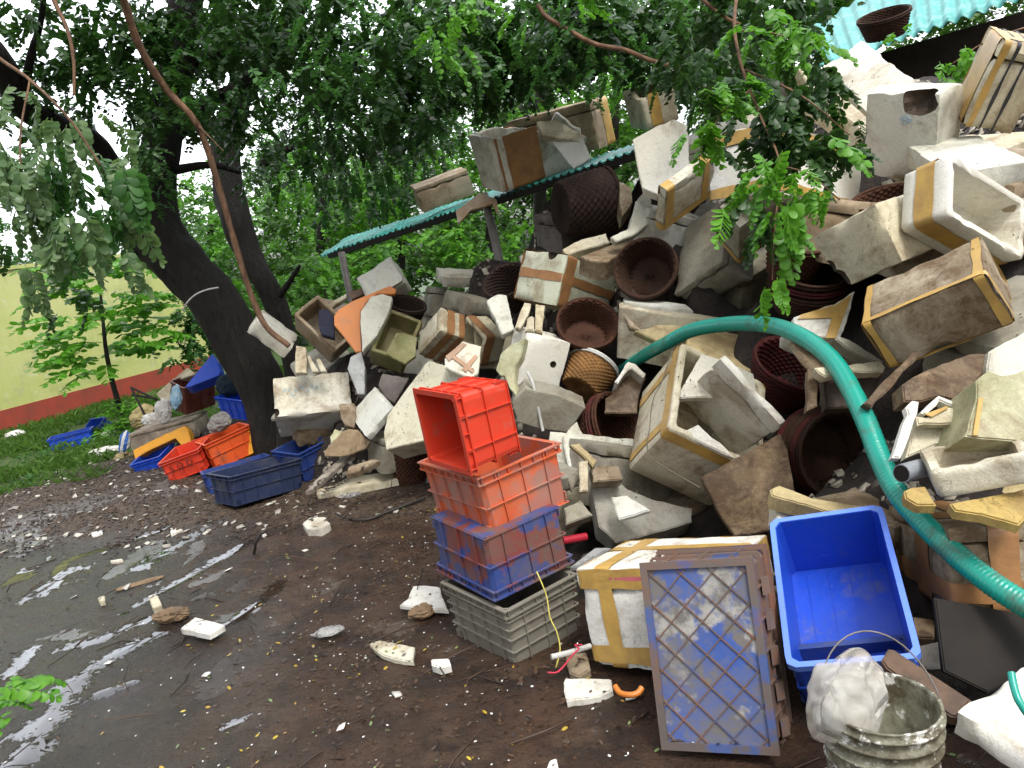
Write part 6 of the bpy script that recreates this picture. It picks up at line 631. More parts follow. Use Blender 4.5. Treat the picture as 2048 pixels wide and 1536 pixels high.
TREES = [('large_tree', 'large dark leaning tree whose trunk rises from behind the crates at left', 'tree', None, None, [([(-2.093, 6.983, -0.313), (-2.159, 7.052, 0.081), (-2.216, 7.149, 0.631), (-2.359, 7.225, 1.06), (-2.5, 7.293, 1.445), (-2.702, 7.354, 1.795), (-2.886, 7.408, 2.097), (-2.885, 7.471, 2.457), (-2.707, 7.441, 2.864), (-2.532, 7.402, 3.215), (-2.286, 7.267, 3.605), (-2.068, 7.136, 4.014), (-1.86, 7.007, 4.434)], [0.243, 0.216, 0.216, 0.216, 0.207, 0.225, 0.243, 0.189, 0.1686, 0.1575, 0.136, 0.1196, 0.104]), ([(-2.999, 7.395, 2.027), (-3.07, 7.351, 2.35), (-3.068, 7.207, 2.687), (-3.061, 6.946, 2.936), (-3.138, 6.557, 3.033), (-3.199, 6.27, 3.131), (-3.125, 6.004, 3.353), (-3.129, 5.729, 3.518), (-3.196, 5.445, 3.637)], [0.18, 0.1331, 0.1078, 0.099, 0.093, 0.0885, 0.0945, 0.0861, 0.075]), ([(-2.58, 7.465, 2.997), (-2.352, 7.489, 3.135), (-2.107, 7.509, 3.248), (-1.702, 7.423, 3.334), (-1.335, 7.434, 3.401)], [0.1065, 0.0799, 0.0532, 0.035, 0.0219]), ([(-2.434, 7.445, 3.461), (-2.042, 7.252, 3.52), (-1.357, 6.823, 3.386), (-0.957, 6.406, 3.329)], [0.0612, 0.0382, 0.024, 0.015]), ([(-2.616, 7.407, 2.671), (-2.334, 7.51, 2.676), (-2.138, 7.698, 2.593)], [0.0444, 0.0315, 0.0185]), ([(-3.199, 6.27, 3.131), (-2.929, 6.005, 3.354), (-2.717, 5.828, 3.507), (-2.545, 5.65, 3.65)], [0.0369, 0.028, 0.0203, 0.0163])], [('dark', [([-2.914, 5.929, 3.5], [0.344, 0.7, 0.241], 27, 0.21, 0.058, 0.027, 7, 0.45, 0, 2.2), ([-3.184, 6.389, 3.228], [0.338, 0.6, 0.263], 21, 0.21, 0.058, 0.027, 7, 0.45, 0, 2.2), ([-3.708, 6.829, 2.845], [0.244, 0.5, 0.244], 6, 0.21, 0.058, 0.027, 7, 0.45, 0, 2.2), ([-2.552, 6.449, 3.569], [0.487, 1.2, 0.338], 158, 0.21, 0.058, 0.027, 7, 0.45, 0, 2.2), ([-3.009, 6.907, 3.292], [0.325, 1.0, 0.244], 38, 0.21, 0.058, 0.027, 7, 0.45, 0, 2.2), ([-2.049, 7.518, 3.875], [0.656, 1.5, 0.394], 357, 0.21, 0.058, 0.027, 7, 0.45, 0, 2.2), ([-2.185, 8.036, 3.355], [0.475, 1.0, 0.38], 113, 0.21, 0.058, 0.027, 7, 0.45, 0, 2.2), ([-1.037, 6.402, 3.306], [0.562, 1.4, 0.412], 321, 0.21, 0.058, 0.027, 7, 0.45, 0, 2.2), ([-0.599, 6.309, 2.78], [0.487, 1.2, 0.412], 165, 0.21, 0.058, 0.027, 7, 0.45, 0, 2.2), ([-1.061, 7.31, 2.697], [0.481, 1.0, 0.35], 56, 0.21, 0.058, 0.027, 7, 0.8, 0, 2.2), ([-0.015, 5.828, 2.928], [0.516, 1.3, 0.309], 246, 0.21, 0.058, 0.027, 7, 0.45, 0, 2.2), ([0.314, 6.308, 2.771], [0.338, 1.0, 0.188], 48, 0.21, 0.058, 0.027, 7, 0.8, 0, 2.2), ([0.64, 5.82, 2.883], [0.516, 1.3, 0.258], 194, 0.21, 0.058, 0.027, 7, 0.45, 0, 2.2), ([1.157, 5.813, 2.845], [0.481, 1.3, 0.223], 157, 0.21, 0.058, 0.027, 7, 0.45, 0, 2.2), ([1.474, 5.264, 2.607], [0.375, 1.2, 0.266], 146, 0.21, 0.058, 0.027, 7, 0.45, 0, 2.2), ([1.849, 5.258, 2.573], [0.344, 1.0, 0.219], 79, 0.21, 0.058, 0.027, 7, 0.45, 0, 2.2), ([-1.568, 8.304, 2.573], [0.45, 1.0, 0.5], 57, 0.21, 0.058, 0.027, 7, 0.85, 0, 2.2), ([-0.83, 8.281, 2.445], [0.45, 1.0, 0.45], 57, 0.21, 0.058, 0.027, 7, 0.85, 0, 2.2), ([-0.366, 8.338, 2.764], [0.4, 1.0, 0.325], 43, 0.21, 0.058, 0.027, 7, 0.85, 0, 2.2), ([-2.246, 6.583, 3.181], [0.349, 0.7, 0.426], 78, 0.21, 0.058, 0.027, 7, 0.45, 0, 2.2), ([-2.058, 8.372, 2.958], [0.4, 0.9, 0.55], 56, 0.21, 0.058, 0.027, 7, 0.45, 0, 2.2), ([-3.288, 6.173, 2.009], [0.338, 0.6, 0.188], 12, 0.21, 0.058, 0.027, 7, 0.45, 0, 2.2), ([-3.681, 7.136, 1.709], [0.306, 0.6, 0.153], 10, 0.21, 0.058, 0.027, 7, 0.45, 0, 2.2)]), ('mid', [([-0.645, 5.301, 2.819], [0.625, 1.0, 0.406], 78, 0.16, 0.034, 0.0143, 7, 0.45, 0, 2.2), ([0.276, 4.87, 2.681], [0.575, 0.8, 0.259], 52, 0.16, 0.034, 0.0143, 7, 0.45, 0, 2.2), ([-1.853, 6.908, 3.294], [0.609, 1.0, 0.447], 83, 0.16, 0.034, 0.0143, 7, 0.45, 0, 2.2), ([-2.627, 6.899, 2.667], [0.247, 0.4, 0.33], 43, 0.16, 0.034, 0.0143, 7, 0.45, 0, 2.2), ([1.016, 5.049, 2.544], [0.45, 1.0, 0.24], 33, 0.16, 0.034, 0.0143, 7, 0.45, 0, 2.2), ([-1.861, 6.341, 2.961], [0.188, 0.3, 0.113], 14, 0.16, 0.034, 0.0143, 7, 0.45, 0, 2.2)]), ('lime', [([-0.015, 4.247, 2.603], [0.09, 0.2, 0.113], 9, 0.16, 0.034, 0.0143, 7, 0.6, 1, 2.2), ([0.339, 4.245, 2.592], [0.1, 0.2, 0.087], 7, 0.16, 0.034, 0.0143, 7, 0.45, 1, 2.2), ([0.18, 4.482, 2.779], [0.158, 0.2, 0.066], 6, 0.16, 0.034, 0.0143, 7, 0.45, 1, 2.2), ([-2.125, 6.363, 3.082], [0.188, 0.3, 0.094], 8, 0.16, 0.034, 0.0143, 7, 0.45, 0, 2.2), ([0.715, 4.254, 2.639], [0.175, 0.2, 0.045], 4, 0.16, 0.034, 0.0143, 7, 0.45, 1, 2.2)])]), ('slender_tree', 'second slimmer dark trunk standing behind the fallen brown branch', 'tree', None, None, [([(-2.574, 9.338, -0.199), (-2.517, 9.483, 0.622), (-2.61, 9.611, 1.351), (-2.817, 9.723, 1.981), (-2.907, 9.83, 2.59), (-2.862, 9.933, 3.176), (-2.641, 9.911, 3.625), (-2.312, 9.768, 3.965), (-1.963, 9.596, 4.142), (-1.582, 9.44, 4.411), (-1.26, 9.293, 4.726)], [0.1187, 0.1187, 0.1306, 0.1425, 0.1781, 0.1663, 0.1527, 0.115, 0.09, 0.077, 0.0645]), ([(-2.638, 9.602, 1.297), (-2.396, 9.536, 1.497), (-2.187, 9.47, 1.698)], [0.0534, 0.0353, 0.0174]), ([(-2.876, 9.902, 3.0), (-2.96, 9.968, 3.371), (-3.073, 10.034, 3.747)], [0.095, 0.0712, 0.0594]), ([(-2.522, 9.995, 2.949), (-2.195, 10.016, 3.072), (-1.755, 10.029, 3.146)], [0.06, 0.048, 0.036])], [('dark', [([-1.937, 9.565, 3.969], [0.844, 1.2, 0.619], 423, 0.16, 0.034, 0.0143, 7, 0.45, 0, 2.2), ([-2.784, 10.242, 3.198], [0.429, 0.8, 0.551], 95, 0.16, 0.034, 0.0143, 7, 0.8, 0, 2.2), ([-1.462, 9.471, 3.436], [0.562, 1.0, 0.506], 192, 0.16, 0.034, 0.0143, 7, 0.45, 0, 2.2)])]), ('leafy_tree', 'bright green leafy tree glimpsed between the two dark trunks', 'tree', 'green trees behind the pile', None, [([(-4.299, 12.039, 0.723), (-4.153, 12.22, 1.747), (-4.047, 12.362, 2.554)], [0.09, 0.0675, 0.045])], [('bush', [([-4.049, 12.323, 2.329], [0.675, 1.0, 1.125], 186, 0.3, 0.075, 0.0315, 6, 0.35, 0, 1.3), ([-3.899, 12.133, 1.253], [0.675, 1.0, 0.6], 99, 0.3, 0.075, 0.0315, 6, 0.35, 0, 1.3)]), ('lime', [([-3.81, 11.743, 2.498], [0.641, 0.6, 0.962], 67, 0.3, 0.075, 0.0315, 6, 0.3, 0, 1.3), ([-3.684, 11.546, 1.379], [0.641, 0.6, 0.513], 36, 0.3, 0.075, 0.0315, 6, 0.3, 0, 1.3)])]), ('leafy_tree', 'bright green tree filling the gap right of the slimmer trunk', 'tree', 'green trees behind the pile', None, [([(-2.889, 12.465, 0.256), (-2.618, 12.732, 1.772), (-2.31, 12.957, 3.046)], [0.1094, 0.0781, 0.0547])], [('bush', [([-2.455, 12.892, 2.681], [0.938, 1.2, 0.938], 200, 0.3, 0.075, 0.0315, 6, 0.35, 0, 1.3), ([-2.69, 13.598, 3.806], [0.812, 1.0, 0.569], 105, 0.3, 0.075, 0.0315, 6, 0.35, 0, 1.3), ([-2.471, 11.652, 1.405], [0.791, 1.0, 0.503], 90, 0.3, 0.075, 0.0315, 6, 0.35, 0, 1.3)]), ('lime', [([-2.306, 12.304, 2.8], [0.892, 0.72, 0.803], 73, 0.3, 0.075, 0.0315, 6, 0.3, 0, 1.3), ([-2.547, 12.989, 3.807], [0.775, 0.6, 0.488], 38, 0.3, 0.075, 0.0315, 6, 0.3, 0, 1.3), ([-2.325, 11.06, 1.505], [0.749, 0.6, 0.429], 33, 0.3, 0.075, 0.0315, 6, 0.3, 0, 1.3)])]), ('leafy_tree', 'green tree above the left end of the sheet shelter', 'tree', 'green trees behind the pile', None, [([(-1.658, 12.427, 0.042), (-1.387, 12.694, 1.558), (-1.079, 12.919, 2.832)], [0.1094, 0.0781, 0.0547])], [('bush', [([-1.238, 12.841, 2.391], [0.938, 1.2, 0.859], 184, 0.3, 0.075, 0.0315, 6, 0.35, 0, 1.3), ([-0.958, 13.517, 3.343], [0.894, 1.0, 0.487], 99, 0.3, 0.075, 0.0315, 6, 0.35, 0, 1.3), ([-1.134, 11.674, 1.533], [0.863, 1.0, 0.431], 85, 0.3, 0.075, 0.0315, 6, 0.35, 0, 1.3)]), ('lime', [([-1.15, 12.253, 2.51], [0.892, 0.72, 0.736], 67, 0.3, 0.075, 0.0315, 6, 0.3, 0, 1.3), ([-0.898, 12.909, 3.35], [0.853, 0.6, 0.419], 36, 0.3, 0.075, 0.0315, 6, 0.3, 0, 1.3), ([-1.061, 11.079, 1.613], [0.818, 0.6, 0.368], 30, 0.3, 0.075, 0.0315, 6, 0.3, 0, 1.3)])]), ('leafy_tree', 'green tree behind the torn box on the sheet shelter', 'tree', 'green trees behind the pile', None, [([(-0.236, 11.915, 0.017), (0.024, 12.171, 1.472), (0.358, 12.426, 2.914)], [0.105, 0.075, 0.0525])], [('bush', [([-0.081, 11.705, 1.709], [0.863, 1.2, 0.575], 113, 0.3, 0.075, 0.0315, 6, 0.35, 0, 1.3), ([-0.002, 12.371, 2.602], [0.75, 1.0, 0.675], 115, 0.3, 0.075, 0.0315, 6, 0.35, 0, 1.3), ([0.927, 12.461, 3.115], [0.825, 1.2, 0.75], 141, 0.3, 0.075, 0.0315, 6, 0.35, 0, 1.3)]), ('lime', [([-0.058, 11.113, 1.806], [0.818, 0.72, 0.491], 41, 0.3, 0.075, 0.0315, 6, 0.3, 0, 1.3), ([0.02, 11.774, 2.673], [0.713, 0.6, 0.577], 42, 0.3, 0.075, 0.0315, 6, 0.3, 0, 1.3), ([0.906, 11.862, 3.175], [0.784, 0.72, 0.641], 51, 0.3, 0.075, 0.0315, 6, 0.3, 0, 1.3)])]), ('leafy_tree', 'green tree high behind the arching branch at the top centre', 'tree', 'green trees behind the pile', None, [([(0.826, 13.161, 1.327), (1.179, 13.509, 3.297), (1.503, 13.828, 5.109)], [0.1138, 0.0813, 0.0569])], [('bush', [([0.776, 13.262, 4.776], [1.328, 1.3, 0.625], 216, 0.3, 0.075, 0.0315, 6, 0.35, 0, 1.3), ([2.342, 13.241, 4.66], [1.328, 1.2, 0.625], 216, 0.3, 0.075, 0.0315, 6, 0.35, 0, 1.3), ([-0.662, 13.808, 4.997], [1.056, 1.2, 0.65], 179, 0.3, 0.075, 0.0315, 6, 0.35, 0, 1.3)]), ('lime', [([0.759, 12.645, 4.736], [1.264, 0.78, 0.536], 79, 0.3, 0.075, 0.0315, 6, 0.3, 0, 1.3), ([2.25, 12.626, 4.626], [1.264, 0.72, 0.536], 79, 0.3, 0.075, 0.0315, 6, 0.3, 0, 1.3), ([-0.61, 13.192, 4.959], [1.008, 0.72, 0.558], 66, 0.3, 0.075, 0.0315, 6, 0.3, 0, 1.3)])]), ('leafy_tree', 'green tree behind the small open box on the skyline', 'tree', 'green trees behind the pile', None, [([(1.74, 11.987, 0.424), (2.001, 12.243, 1.879), (2.261, 12.5, 3.334)], [0.105, 0.075, 0.0525])], [('bush', [([2.183, 12.423, 2.897], [0.9, 1.2, 0.825], 169, 0.3, 0.075, 0.0315, 6, 0.35, 0, 1.3), ([2.464, 13.127, 4.014], [1.016, 1.0, 0.469], 108, 0.3, 0.075, 0.0315, 6, 0.35, 0, 1.3)]), ('lime', [([2.101, 11.828, 2.982], [0.855, 0.72, 0.705], 62, 0.3, 0.075, 0.0315, 6, 0.3, 0, 1.3), ([2.361, 12.512, 3.982], [0.967, 0.6, 0.402], 39, 0.3, 0.075, 0.0315, 6, 0.3, 0, 1.3)])]), ('leafy_tree', 'green tree rising left of the shed roof', 'tree', 'green trees behind the pile', None, [([(3.886, 12.924, -0.017), (4.309, 13.341, 2.347), (4.619, 13.647, 4.08)], [0.1138, 0.0813, 0.0569])], [('bush', [([4.238, 13.156, 4.175], [0.938, 1.3, 0.703], 258, 0.3, 0.075, 0.0315, 6, 0.35, 0, 1.3), ([5.112, 13.156, 4.179], [0.938, 1.2, 0.625], 229, 0.3, 0.075, 0.0315, 6, 0.35, 0, 1.3), ([5.611, 12.648, 4.177], [0.975, 1.2, 0.525], 200, 0.3, 0.075, 0.0315, 6, 0.35, 0, 1.3), ([4.282, 12.464, 3.133], [0.9, 1.0, 0.6], 211, 0.3, 0.075, 0.0315, 6, 0.35, 0, 1.3), ([7.697, 14.752, 4.59], [1.137, 1.0, 0.438], 195, 0.3, 0.075, 0.0315, 6, 0.35, 0, 1.3)]), ('lime', [([4.058, 12.547, 4.179], [0.892, 0.78, 0.602], 94, 0.3, 0.075, 0.0315, 6, 0.3, 0, 1.3), ([4.887, 12.545, 4.168], [0.892, 0.72, 0.536], 84, 0.3, 0.075, 0.0315, 6, 0.3, 0, 1.3), ([5.348, 12.033, 4.142], [0.926, 0.72, 0.449], 73, 0.3, 0.075, 0.0315, 6, 0.3, 0, 1.3), ([4.087, 11.86, 3.164], [0.855, 0.6, 0.513], 77, 0.3, 0.075, 0.0315, 6, 0.3, 0, 1.3), ([7.381, 14.134, 4.541], [1.089, 0.6, 0.377], 72, 0.3, 0.075, 0.0315, 6, 0.3, 0, 1.3)])]), ('weed_bush', 'bright green weeds growing at the foot of the sapling', 'bush', None, None, [], [('lime', [([-4.929, 10.322, 0.197], [0.39, 0.5, 0.292], 172, 0.14, 0.045, 0.0189, 4, 0.0, 0, 0), ([-5.15, 9.688, 0.056], [0.306, 0.4, 0.086], 41, 0.1, 0.035, 0.0147, 4, 0.0, 0, 0)])]), ('wall_tree', 'tree crown spreading above the lime wall at the far left', 'tree', None, None, [([(-9.251, 15.493, 0.155), (-8.819, 15.822, 2.017), (-8.426, 16.014, 3.112)], [0.0969, 0.0872, 0.0581])], [('mid', [([-8.211, 15.442, 2.743], [1.219, 0.8, 0.328], 67, 0.3, 0.08, 0.0336, 7, 0.45, 0, 1.0), ([-6.726, 15.945, 2.719], [0.872, 0.8, 0.388], 62, 0.3, 0.08, 0.0336, 7, 0.45, 0, 1.0), ([-8.736, 15.582, 3.537], [0.844, 0.8, 0.469], 30, 0.3, 0.08, 0.0336, 7, 0.45, 0, 1.0)])]), ('weed_bush', 'leafy shrub between the lime wall and the leaning trunk', 'bush', None, None, [], [('mid', [([-4.188, 10.893, 1.131], [0.27, 0.5, 0.641], 75, 0.24, 0.07, 0.0294, 7, 0.45, 0, 1.5), ([-4.049, 11.411, 1.764], [0.28, 0.5, 0.63], 61, 0.24, 0.07, 0.0294, 7, 0.45, 0, 1.5)])]), ('low_weeds', 'low weeds along the edge of the grass at left', 'bush', None, None, [], [('mid', [([-4.739, 8.447, -0.072], [0.403, 0.4, 0.086], 84, 0.1, 0.03, 0.0126, 4, -0.1, 0, 2), ([-4.963, 7.861, 0.063], [0.3, 0.3, 0.07], 30, 0.1, 0.03, 0.0126, 4, -0.1, 0, 2), ([-5.72, 9.387, 0.08], [0.475, 0.5, 0.083], 58, 0.1, 0.03, 0.0126, 4, -0.1, 0, 2)])]), ('fern_weed', 'bright green weed poking in at the left edge of the puddle', 'plant', None, None, [], [('lime', [([-1.8, 2.436, 0.392], [0.081, 0.1, 0.062], 5, 0.16, 0.036, 0.0151, 8, 0.1, 1, 0), ([-1.834, 2.418, 0.292], [0.065, 0.1, 0.049], 2, 0.16, 0.036, 0.0151, 8, 0.1, 1, 0)])]), ('leafy_sprig', 'dark green leafy sprig lying on the mud beside the torn foam sheet', 'plant', None, None, [], [('dark', [([-0.511, 3.118, -0.057], [0.094, 0.08, 0.029], 4, 0.12, 0.03, 0.0126, 7, 0.05, 1, 0)])]), ('leafy_sprig', 'dark green leafy sprig lying on the mud in the middle of the yard', 'plant', None, None, [], [('dark', [([-1.385, 3.522, -0.072], [0.105, 0.08, 0.037], 5, 0.12, 0.03, 0.0126, 7, 0.05, 1, 0)])]), ('hanging_branch', 'leafy branch with dark and lime leaves hanging down in front of the upper pile', 'branch', None, None, [([(1.324, 3.641, 2.617), (1.103, 3.275, 2.269), (1.053, 3.136, 2.061), (1.073, 3.047, 1.843), (1.057, 2.86, 1.647), (0.949, 2.674, 1.452), (0.892, 2.593, 1.282)], [0.0085, 0.0068, 0.0056, 0.0046, 0.0035, 0.0025, 0.0016]), ([(1.065, 3.129, 2.022), (1.21, 3.004, 1.884), (1.34, 2.922, 1.709)], [0.0047, 0.0036, 0.0018]), ([(1.053, 3.064, 1.939), (0.912, 3.0, 1.863), (0.839, 2.928, 1.743)], [0.0037, 0.0027, 0.0018]), ([(1.038, 2.809, 1.645), (1.113, 2.749, 1.593), (1.198, 2.732, 1.494)], [0.0026, 0.002, 0.0017]), ([(1.108, 3.261, 2.191), (1.217, 3.148, 2.126), (1.352, 3.131, 2.028)], [0.0039, 0.0028, 0.0019])], [('dark', [([1.112, 3.049, 1.855], [0.157, 0.15, 0.147], 31, 0.15, 0.036, 0.0135, 10, 0.6, 1, 0), ([1.242, 2.98, 1.752], [0.154, 0.12, 0.109], 20, 0.15, 0.036, 0.0135, 10, 0.6, 1, 0), ([1.36, 2.915, 1.67], [0.08, 0.08, 0.046], 4, 0.15, 0.036, 0.0135, 10, 0.5, 1, 0), ([0.881, 3.006, 1.896], [0.072, 0.12, 0.145], 8, 0.15, 0.036, 0.0135, 10, 0.6, 1, 0), ([0.889, 2.844, 1.553], [0.061, 0.08, 0.079], 3, 0.15, 0.036, 0.0135, 10, 0.7, 1, 0), ([1.355, 3.233, 2.032], [0.116, 0.15, 0.136], 14, 0.15, 0.036, 0.0135, 10, 0.7, 1, 0), ([1.011, 2.783, 1.495], [0.086, 0.08, 0.138], 4, 0.15, 0.036, 0.0135, 10, 0.72, 1, 0), ([0.995, 3.572, 2.228], [0.149, 0.2, 0.17], 16, 0.15, 0.036, 0.0135, 10, 0.7, 1, 0)]), ('lime', [([0.857, 2.863, 1.951], [0.095, 0.1, 0.06], 4, 0.15, 0.036, 0.0135, 10, 0.5, 1, 0), ([0.779, 2.807, 1.806], [0.051, 0.08, 0.102], 4, 0.15, 0.036, 0.0135, 10, 0.6, 1, 0), ([0.933, 2.657, 1.648], [0.098, 0.1, 0.073], 7, 0.15, 0.036, 0.0135, 10, 0.5, 1, 0), ([1.084, 2.643, 1.565], [0.098, 0.1, 0.065], 7, 0.15, 0.036, 0.0135, 10, 0.5, 1, 0), ([0.932, 2.575, 1.468], [0.067, 0.08, 0.112], 8, 0.15, 0.036, 0.0135, 10, 0.72, 1, 0), ([0.862, 2.546, 1.305], [0.038, 0.06, 0.064], 2, 0.15, 0.036, 0.0135, 10, 0.72, 1, 0), ([1.093, 3.052, 2.158], [0.082, 0.12, 0.082], 6, 0.15, 0.036, 0.0135, 10, 0.6, 1, 0), ([1.313, 3.148, 2.129], [0.122, 0.12, 0.084], 9, 0.15, 0.036, 0.0135, 10, 0.5, 1, 0), ([0.767, 2.64, 1.547], [0.036, 0.05, 0.049], 1, 0.15, 0.036, 0.0135, 10, 0.7, 1, 0), ([1.178, 2.716, 1.694], [0.099, 0.08, 0.041], 1, 0.15, 0.036, 0.0135, 10, 0.4, 1, 0), ([1.024, 2.864, 1.957], [0.086, 0.08, 0.052], 2, 0.15, 0.036, 0.0135, 10, 0.5, 1, 0)])]), ('near_branch', 'pale grey green leafy branch hanging close at the left edge', 'branch', None, None, [([(-1.608, 2.836, 2.658), (-1.425, 2.69, 2.407), (-1.292, 2.616, 2.28), (-1.168, 2.539, 2.128), (-1.103, 2.513, 1.982)], [0.0081, 0.0063, 0.0046, 0.0037, 0.003]), ([(-1.292, 2.616, 2.28), (-1.326, 2.533, 2.096), (-1.348, 2.497, 1.889)], [0.0031, 0.003, 0.0022])], [('pale', [([-1.329, 2.659, 2.234], [0.125, 0.2, 0.078], 5, 0.15, 0.036, 0.0135, 9, 0.7, 1, 0), ([-1.369, 2.521, 2.028], [0.105, 0.2, 0.12], 8, 0.15, 0.036, 0.0135, 9, 0.8, 1, 0), ([-1.218, 2.628, 2.059], [0.141, 0.25, 0.125], 11, 0.15, 0.036, 0.0135, 9, 0.8, 1, 0), ([-1.336, 2.494, 1.872], [0.135, 0.2, 0.12], 12, 0.15, 0.036, 0.0135, 9, 0.85, 1, 0), ([-1.174, 2.594, 1.863], [0.117, 0.2, 0.125], 9, 0.15, 0.036, 0.0135, 9, 0.85, 1, 0), ([-1.325, 2.467, 1.72], [0.09, 0.1, 0.06], 2, 0.15, 0.036, 0.0135, 9, 0.9, 1, 0), ([-1.134, 2.52, 1.732], [0.069, 0.1, 0.077], 2, 0.15, 0.036, 0.0135, 9, 0.9, 1, 0), ([-1.085, 2.642, 2.137], [0.094, 0.08, 0.041], 2, 0.15, 0.036, 0.0135, 9, 0.5, 1, 0)]), ('dark', [([-2.892, 5.607, 1.675], [0.206, 0.3, 0.103], 17, 0.16, 0.034, 0.0143, 7, 0.6, 1, 2.2), ([-2.341, 5.772, 2.61], [0.172, 0.3, 0.206], 23, 0.16, 0.034, 0.0143, 7, 0.6, 1, 2.2)]), ('mid', [([-1.337, 2.713, 1.961], [0.179, 0.2, 0.195], 23, 0.15, 0.036, 0.0135, 9, 0.85, 1, 0), ([-1.037, 2.559, 1.952], [0.037, 0.05, 0.058], 2, 0.15, 0.036, 0.0135, 9, 0.8, 1, 0), ([-1.349, 2.624, 2.035], [0.125, 0.1, 0.125], 8, 0.15, 0.036, 0.0135, 9, 0.9, 1, 0)])]), ('corner_branch', 'lime green leafy twigs hanging below the shed roof at the right edge', 'branch', None, None, [([(3.558, 5.003, 2.283), (3.05, 4.785, 2.2), (2.799, 4.768, 2.099)], [0.006, 0.0043, 0.0029])], [('lime', [([2.814, 4.669, 2.116], [0.107, 0.15, 0.141], 14, 0.13, 0.04, 0.0168, 6, 0.85, 1, 0), ([2.742, 5.23, 2.418], [0.069, 0.1, 0.056], 3, 0.1, 0.04, 0.0168, 4, 0.3, 1, 0)])]), ('far_wood', None, None, None, 'stuff', [], [('far', [([-6, 24, 2.5], [4.5, 1.5, 3], 1350, 0.7, 0.17, 0.06, 6, 0.3, 0, 0.8), ([0, 22, 2.5], [4.5, 1.5, 3.5], 1650, 0.7, 0.17, 0.06, 6, 0.3, 0, 0.8), ([6, 22, 3], [4.5, 1.5, 4], 1800, 0.7, 0.17, 0.06, 6, 0.3, 0, 0.8), ([12, 20, 3], [4.5, 1.5, 4], 1800, 0.7, 0.17, 0.06, 6, 0.3, 0, 0.8), ([18, 18, 3], [4.5, 1.5, 4], 1350, 0.7, 0.17, 0.06, 6, 0.3, 0, 0.8), ([3, 24, 6.5], [4.5, 1.5, 2], 750, 0.7, 0.17, 0.06, 6, 0.3, 0, 0.8), ([-3.5, 20, 2], [4.5, 1.5, 2.5], 1050, 0.7, 0.17, 0.06, 6, 0.3, 0, 0.8)])])]
SAP = ([-5.15, 10.407, 0.0], [(-5.136, 10.382, -0.038), (-5.126, 10.437, 0.276), (-5.161, 10.508, 0.675), (-5.17, 10.577, 1.071), (-5.141, 10.646, 1.459), (-5.111, 10.715, 1.848), (-5.119, 10.773, 2.177)])
# ---------------- build boxes, panels, baskets, lumps from measured sizes and poses ----------------
def mat4(v): return Matrix([list(v[0:4]), list(v[4:8]), list(v[8:12]), [0, 0, 0, 1]])
GRP = 'discarded foam boxes and scraps heaped in the pile'
for i, (nm, label, cat, grp, kind, col, mw, D, opened, tape, brk, holes, th) in enumerate(BOXES):
    mw = mat4(mw); seed = i*3.17+1
    if kind in ('crate', 'tub', 'lattice'):
        root = empty(nm or 'plastic_crate', mw); tag(root, label, cat or 'crate', grp)
        if kind == 'lattice': lattice_crate(root, D)
        else: crate(root, D, 'grey_p' if col == 'grey' else col, kind, seed)
        continue
    lidded = not opened and not holes and D[2] > .15
    if lidded:
        zh = D[2]*(.80+.06*nz((i*1.7, 0, 0), 1.)); V, F = closed_box((D[0], D[1], zh), seed, .009)
    else: V, F = open_box(D, th or .035, seed, brk) if opened else closed_box(D, seed, min(.009, D[2]*.25, D[1]*.3))
    o = mesh_obj(nm or 'foam_box', V, F, FM[col], None, True, mw); tag(o, label, cat or 'box', grp); o.data.set_sharp_from_angle(angle=math.radians(50))
    if lidded:
        V, F = closed_box((D[0]+.003, D[1]+.003, D[2]-zh-.002), seed+4, .009); sk = .006*nz((i*2.1, 3, 0), 1.)
        l = mesh_obj('lid', [(v[0]+sk, v[1], v[2]+zh+.0025) for v in V], F, FM[col], o, True); l.data.set_sharp_from_angle(angle=math.radians(50))
    for (hp, hr) in holes: 
        o.matrix_world = Matrix.Identity(4); cut_hole(o, Vector(hp), hr, seed); o.matrix_world = mw
    for (ax, fr, w, tc) in tape:
        V, F = tape_band(D, ax, fr, w, seed, opened)
        if F: mesh_obj('cord' if tc == 'black' else 'strap' if tc == 'pink' else 'tape', V, F, TM[tc], o, True)
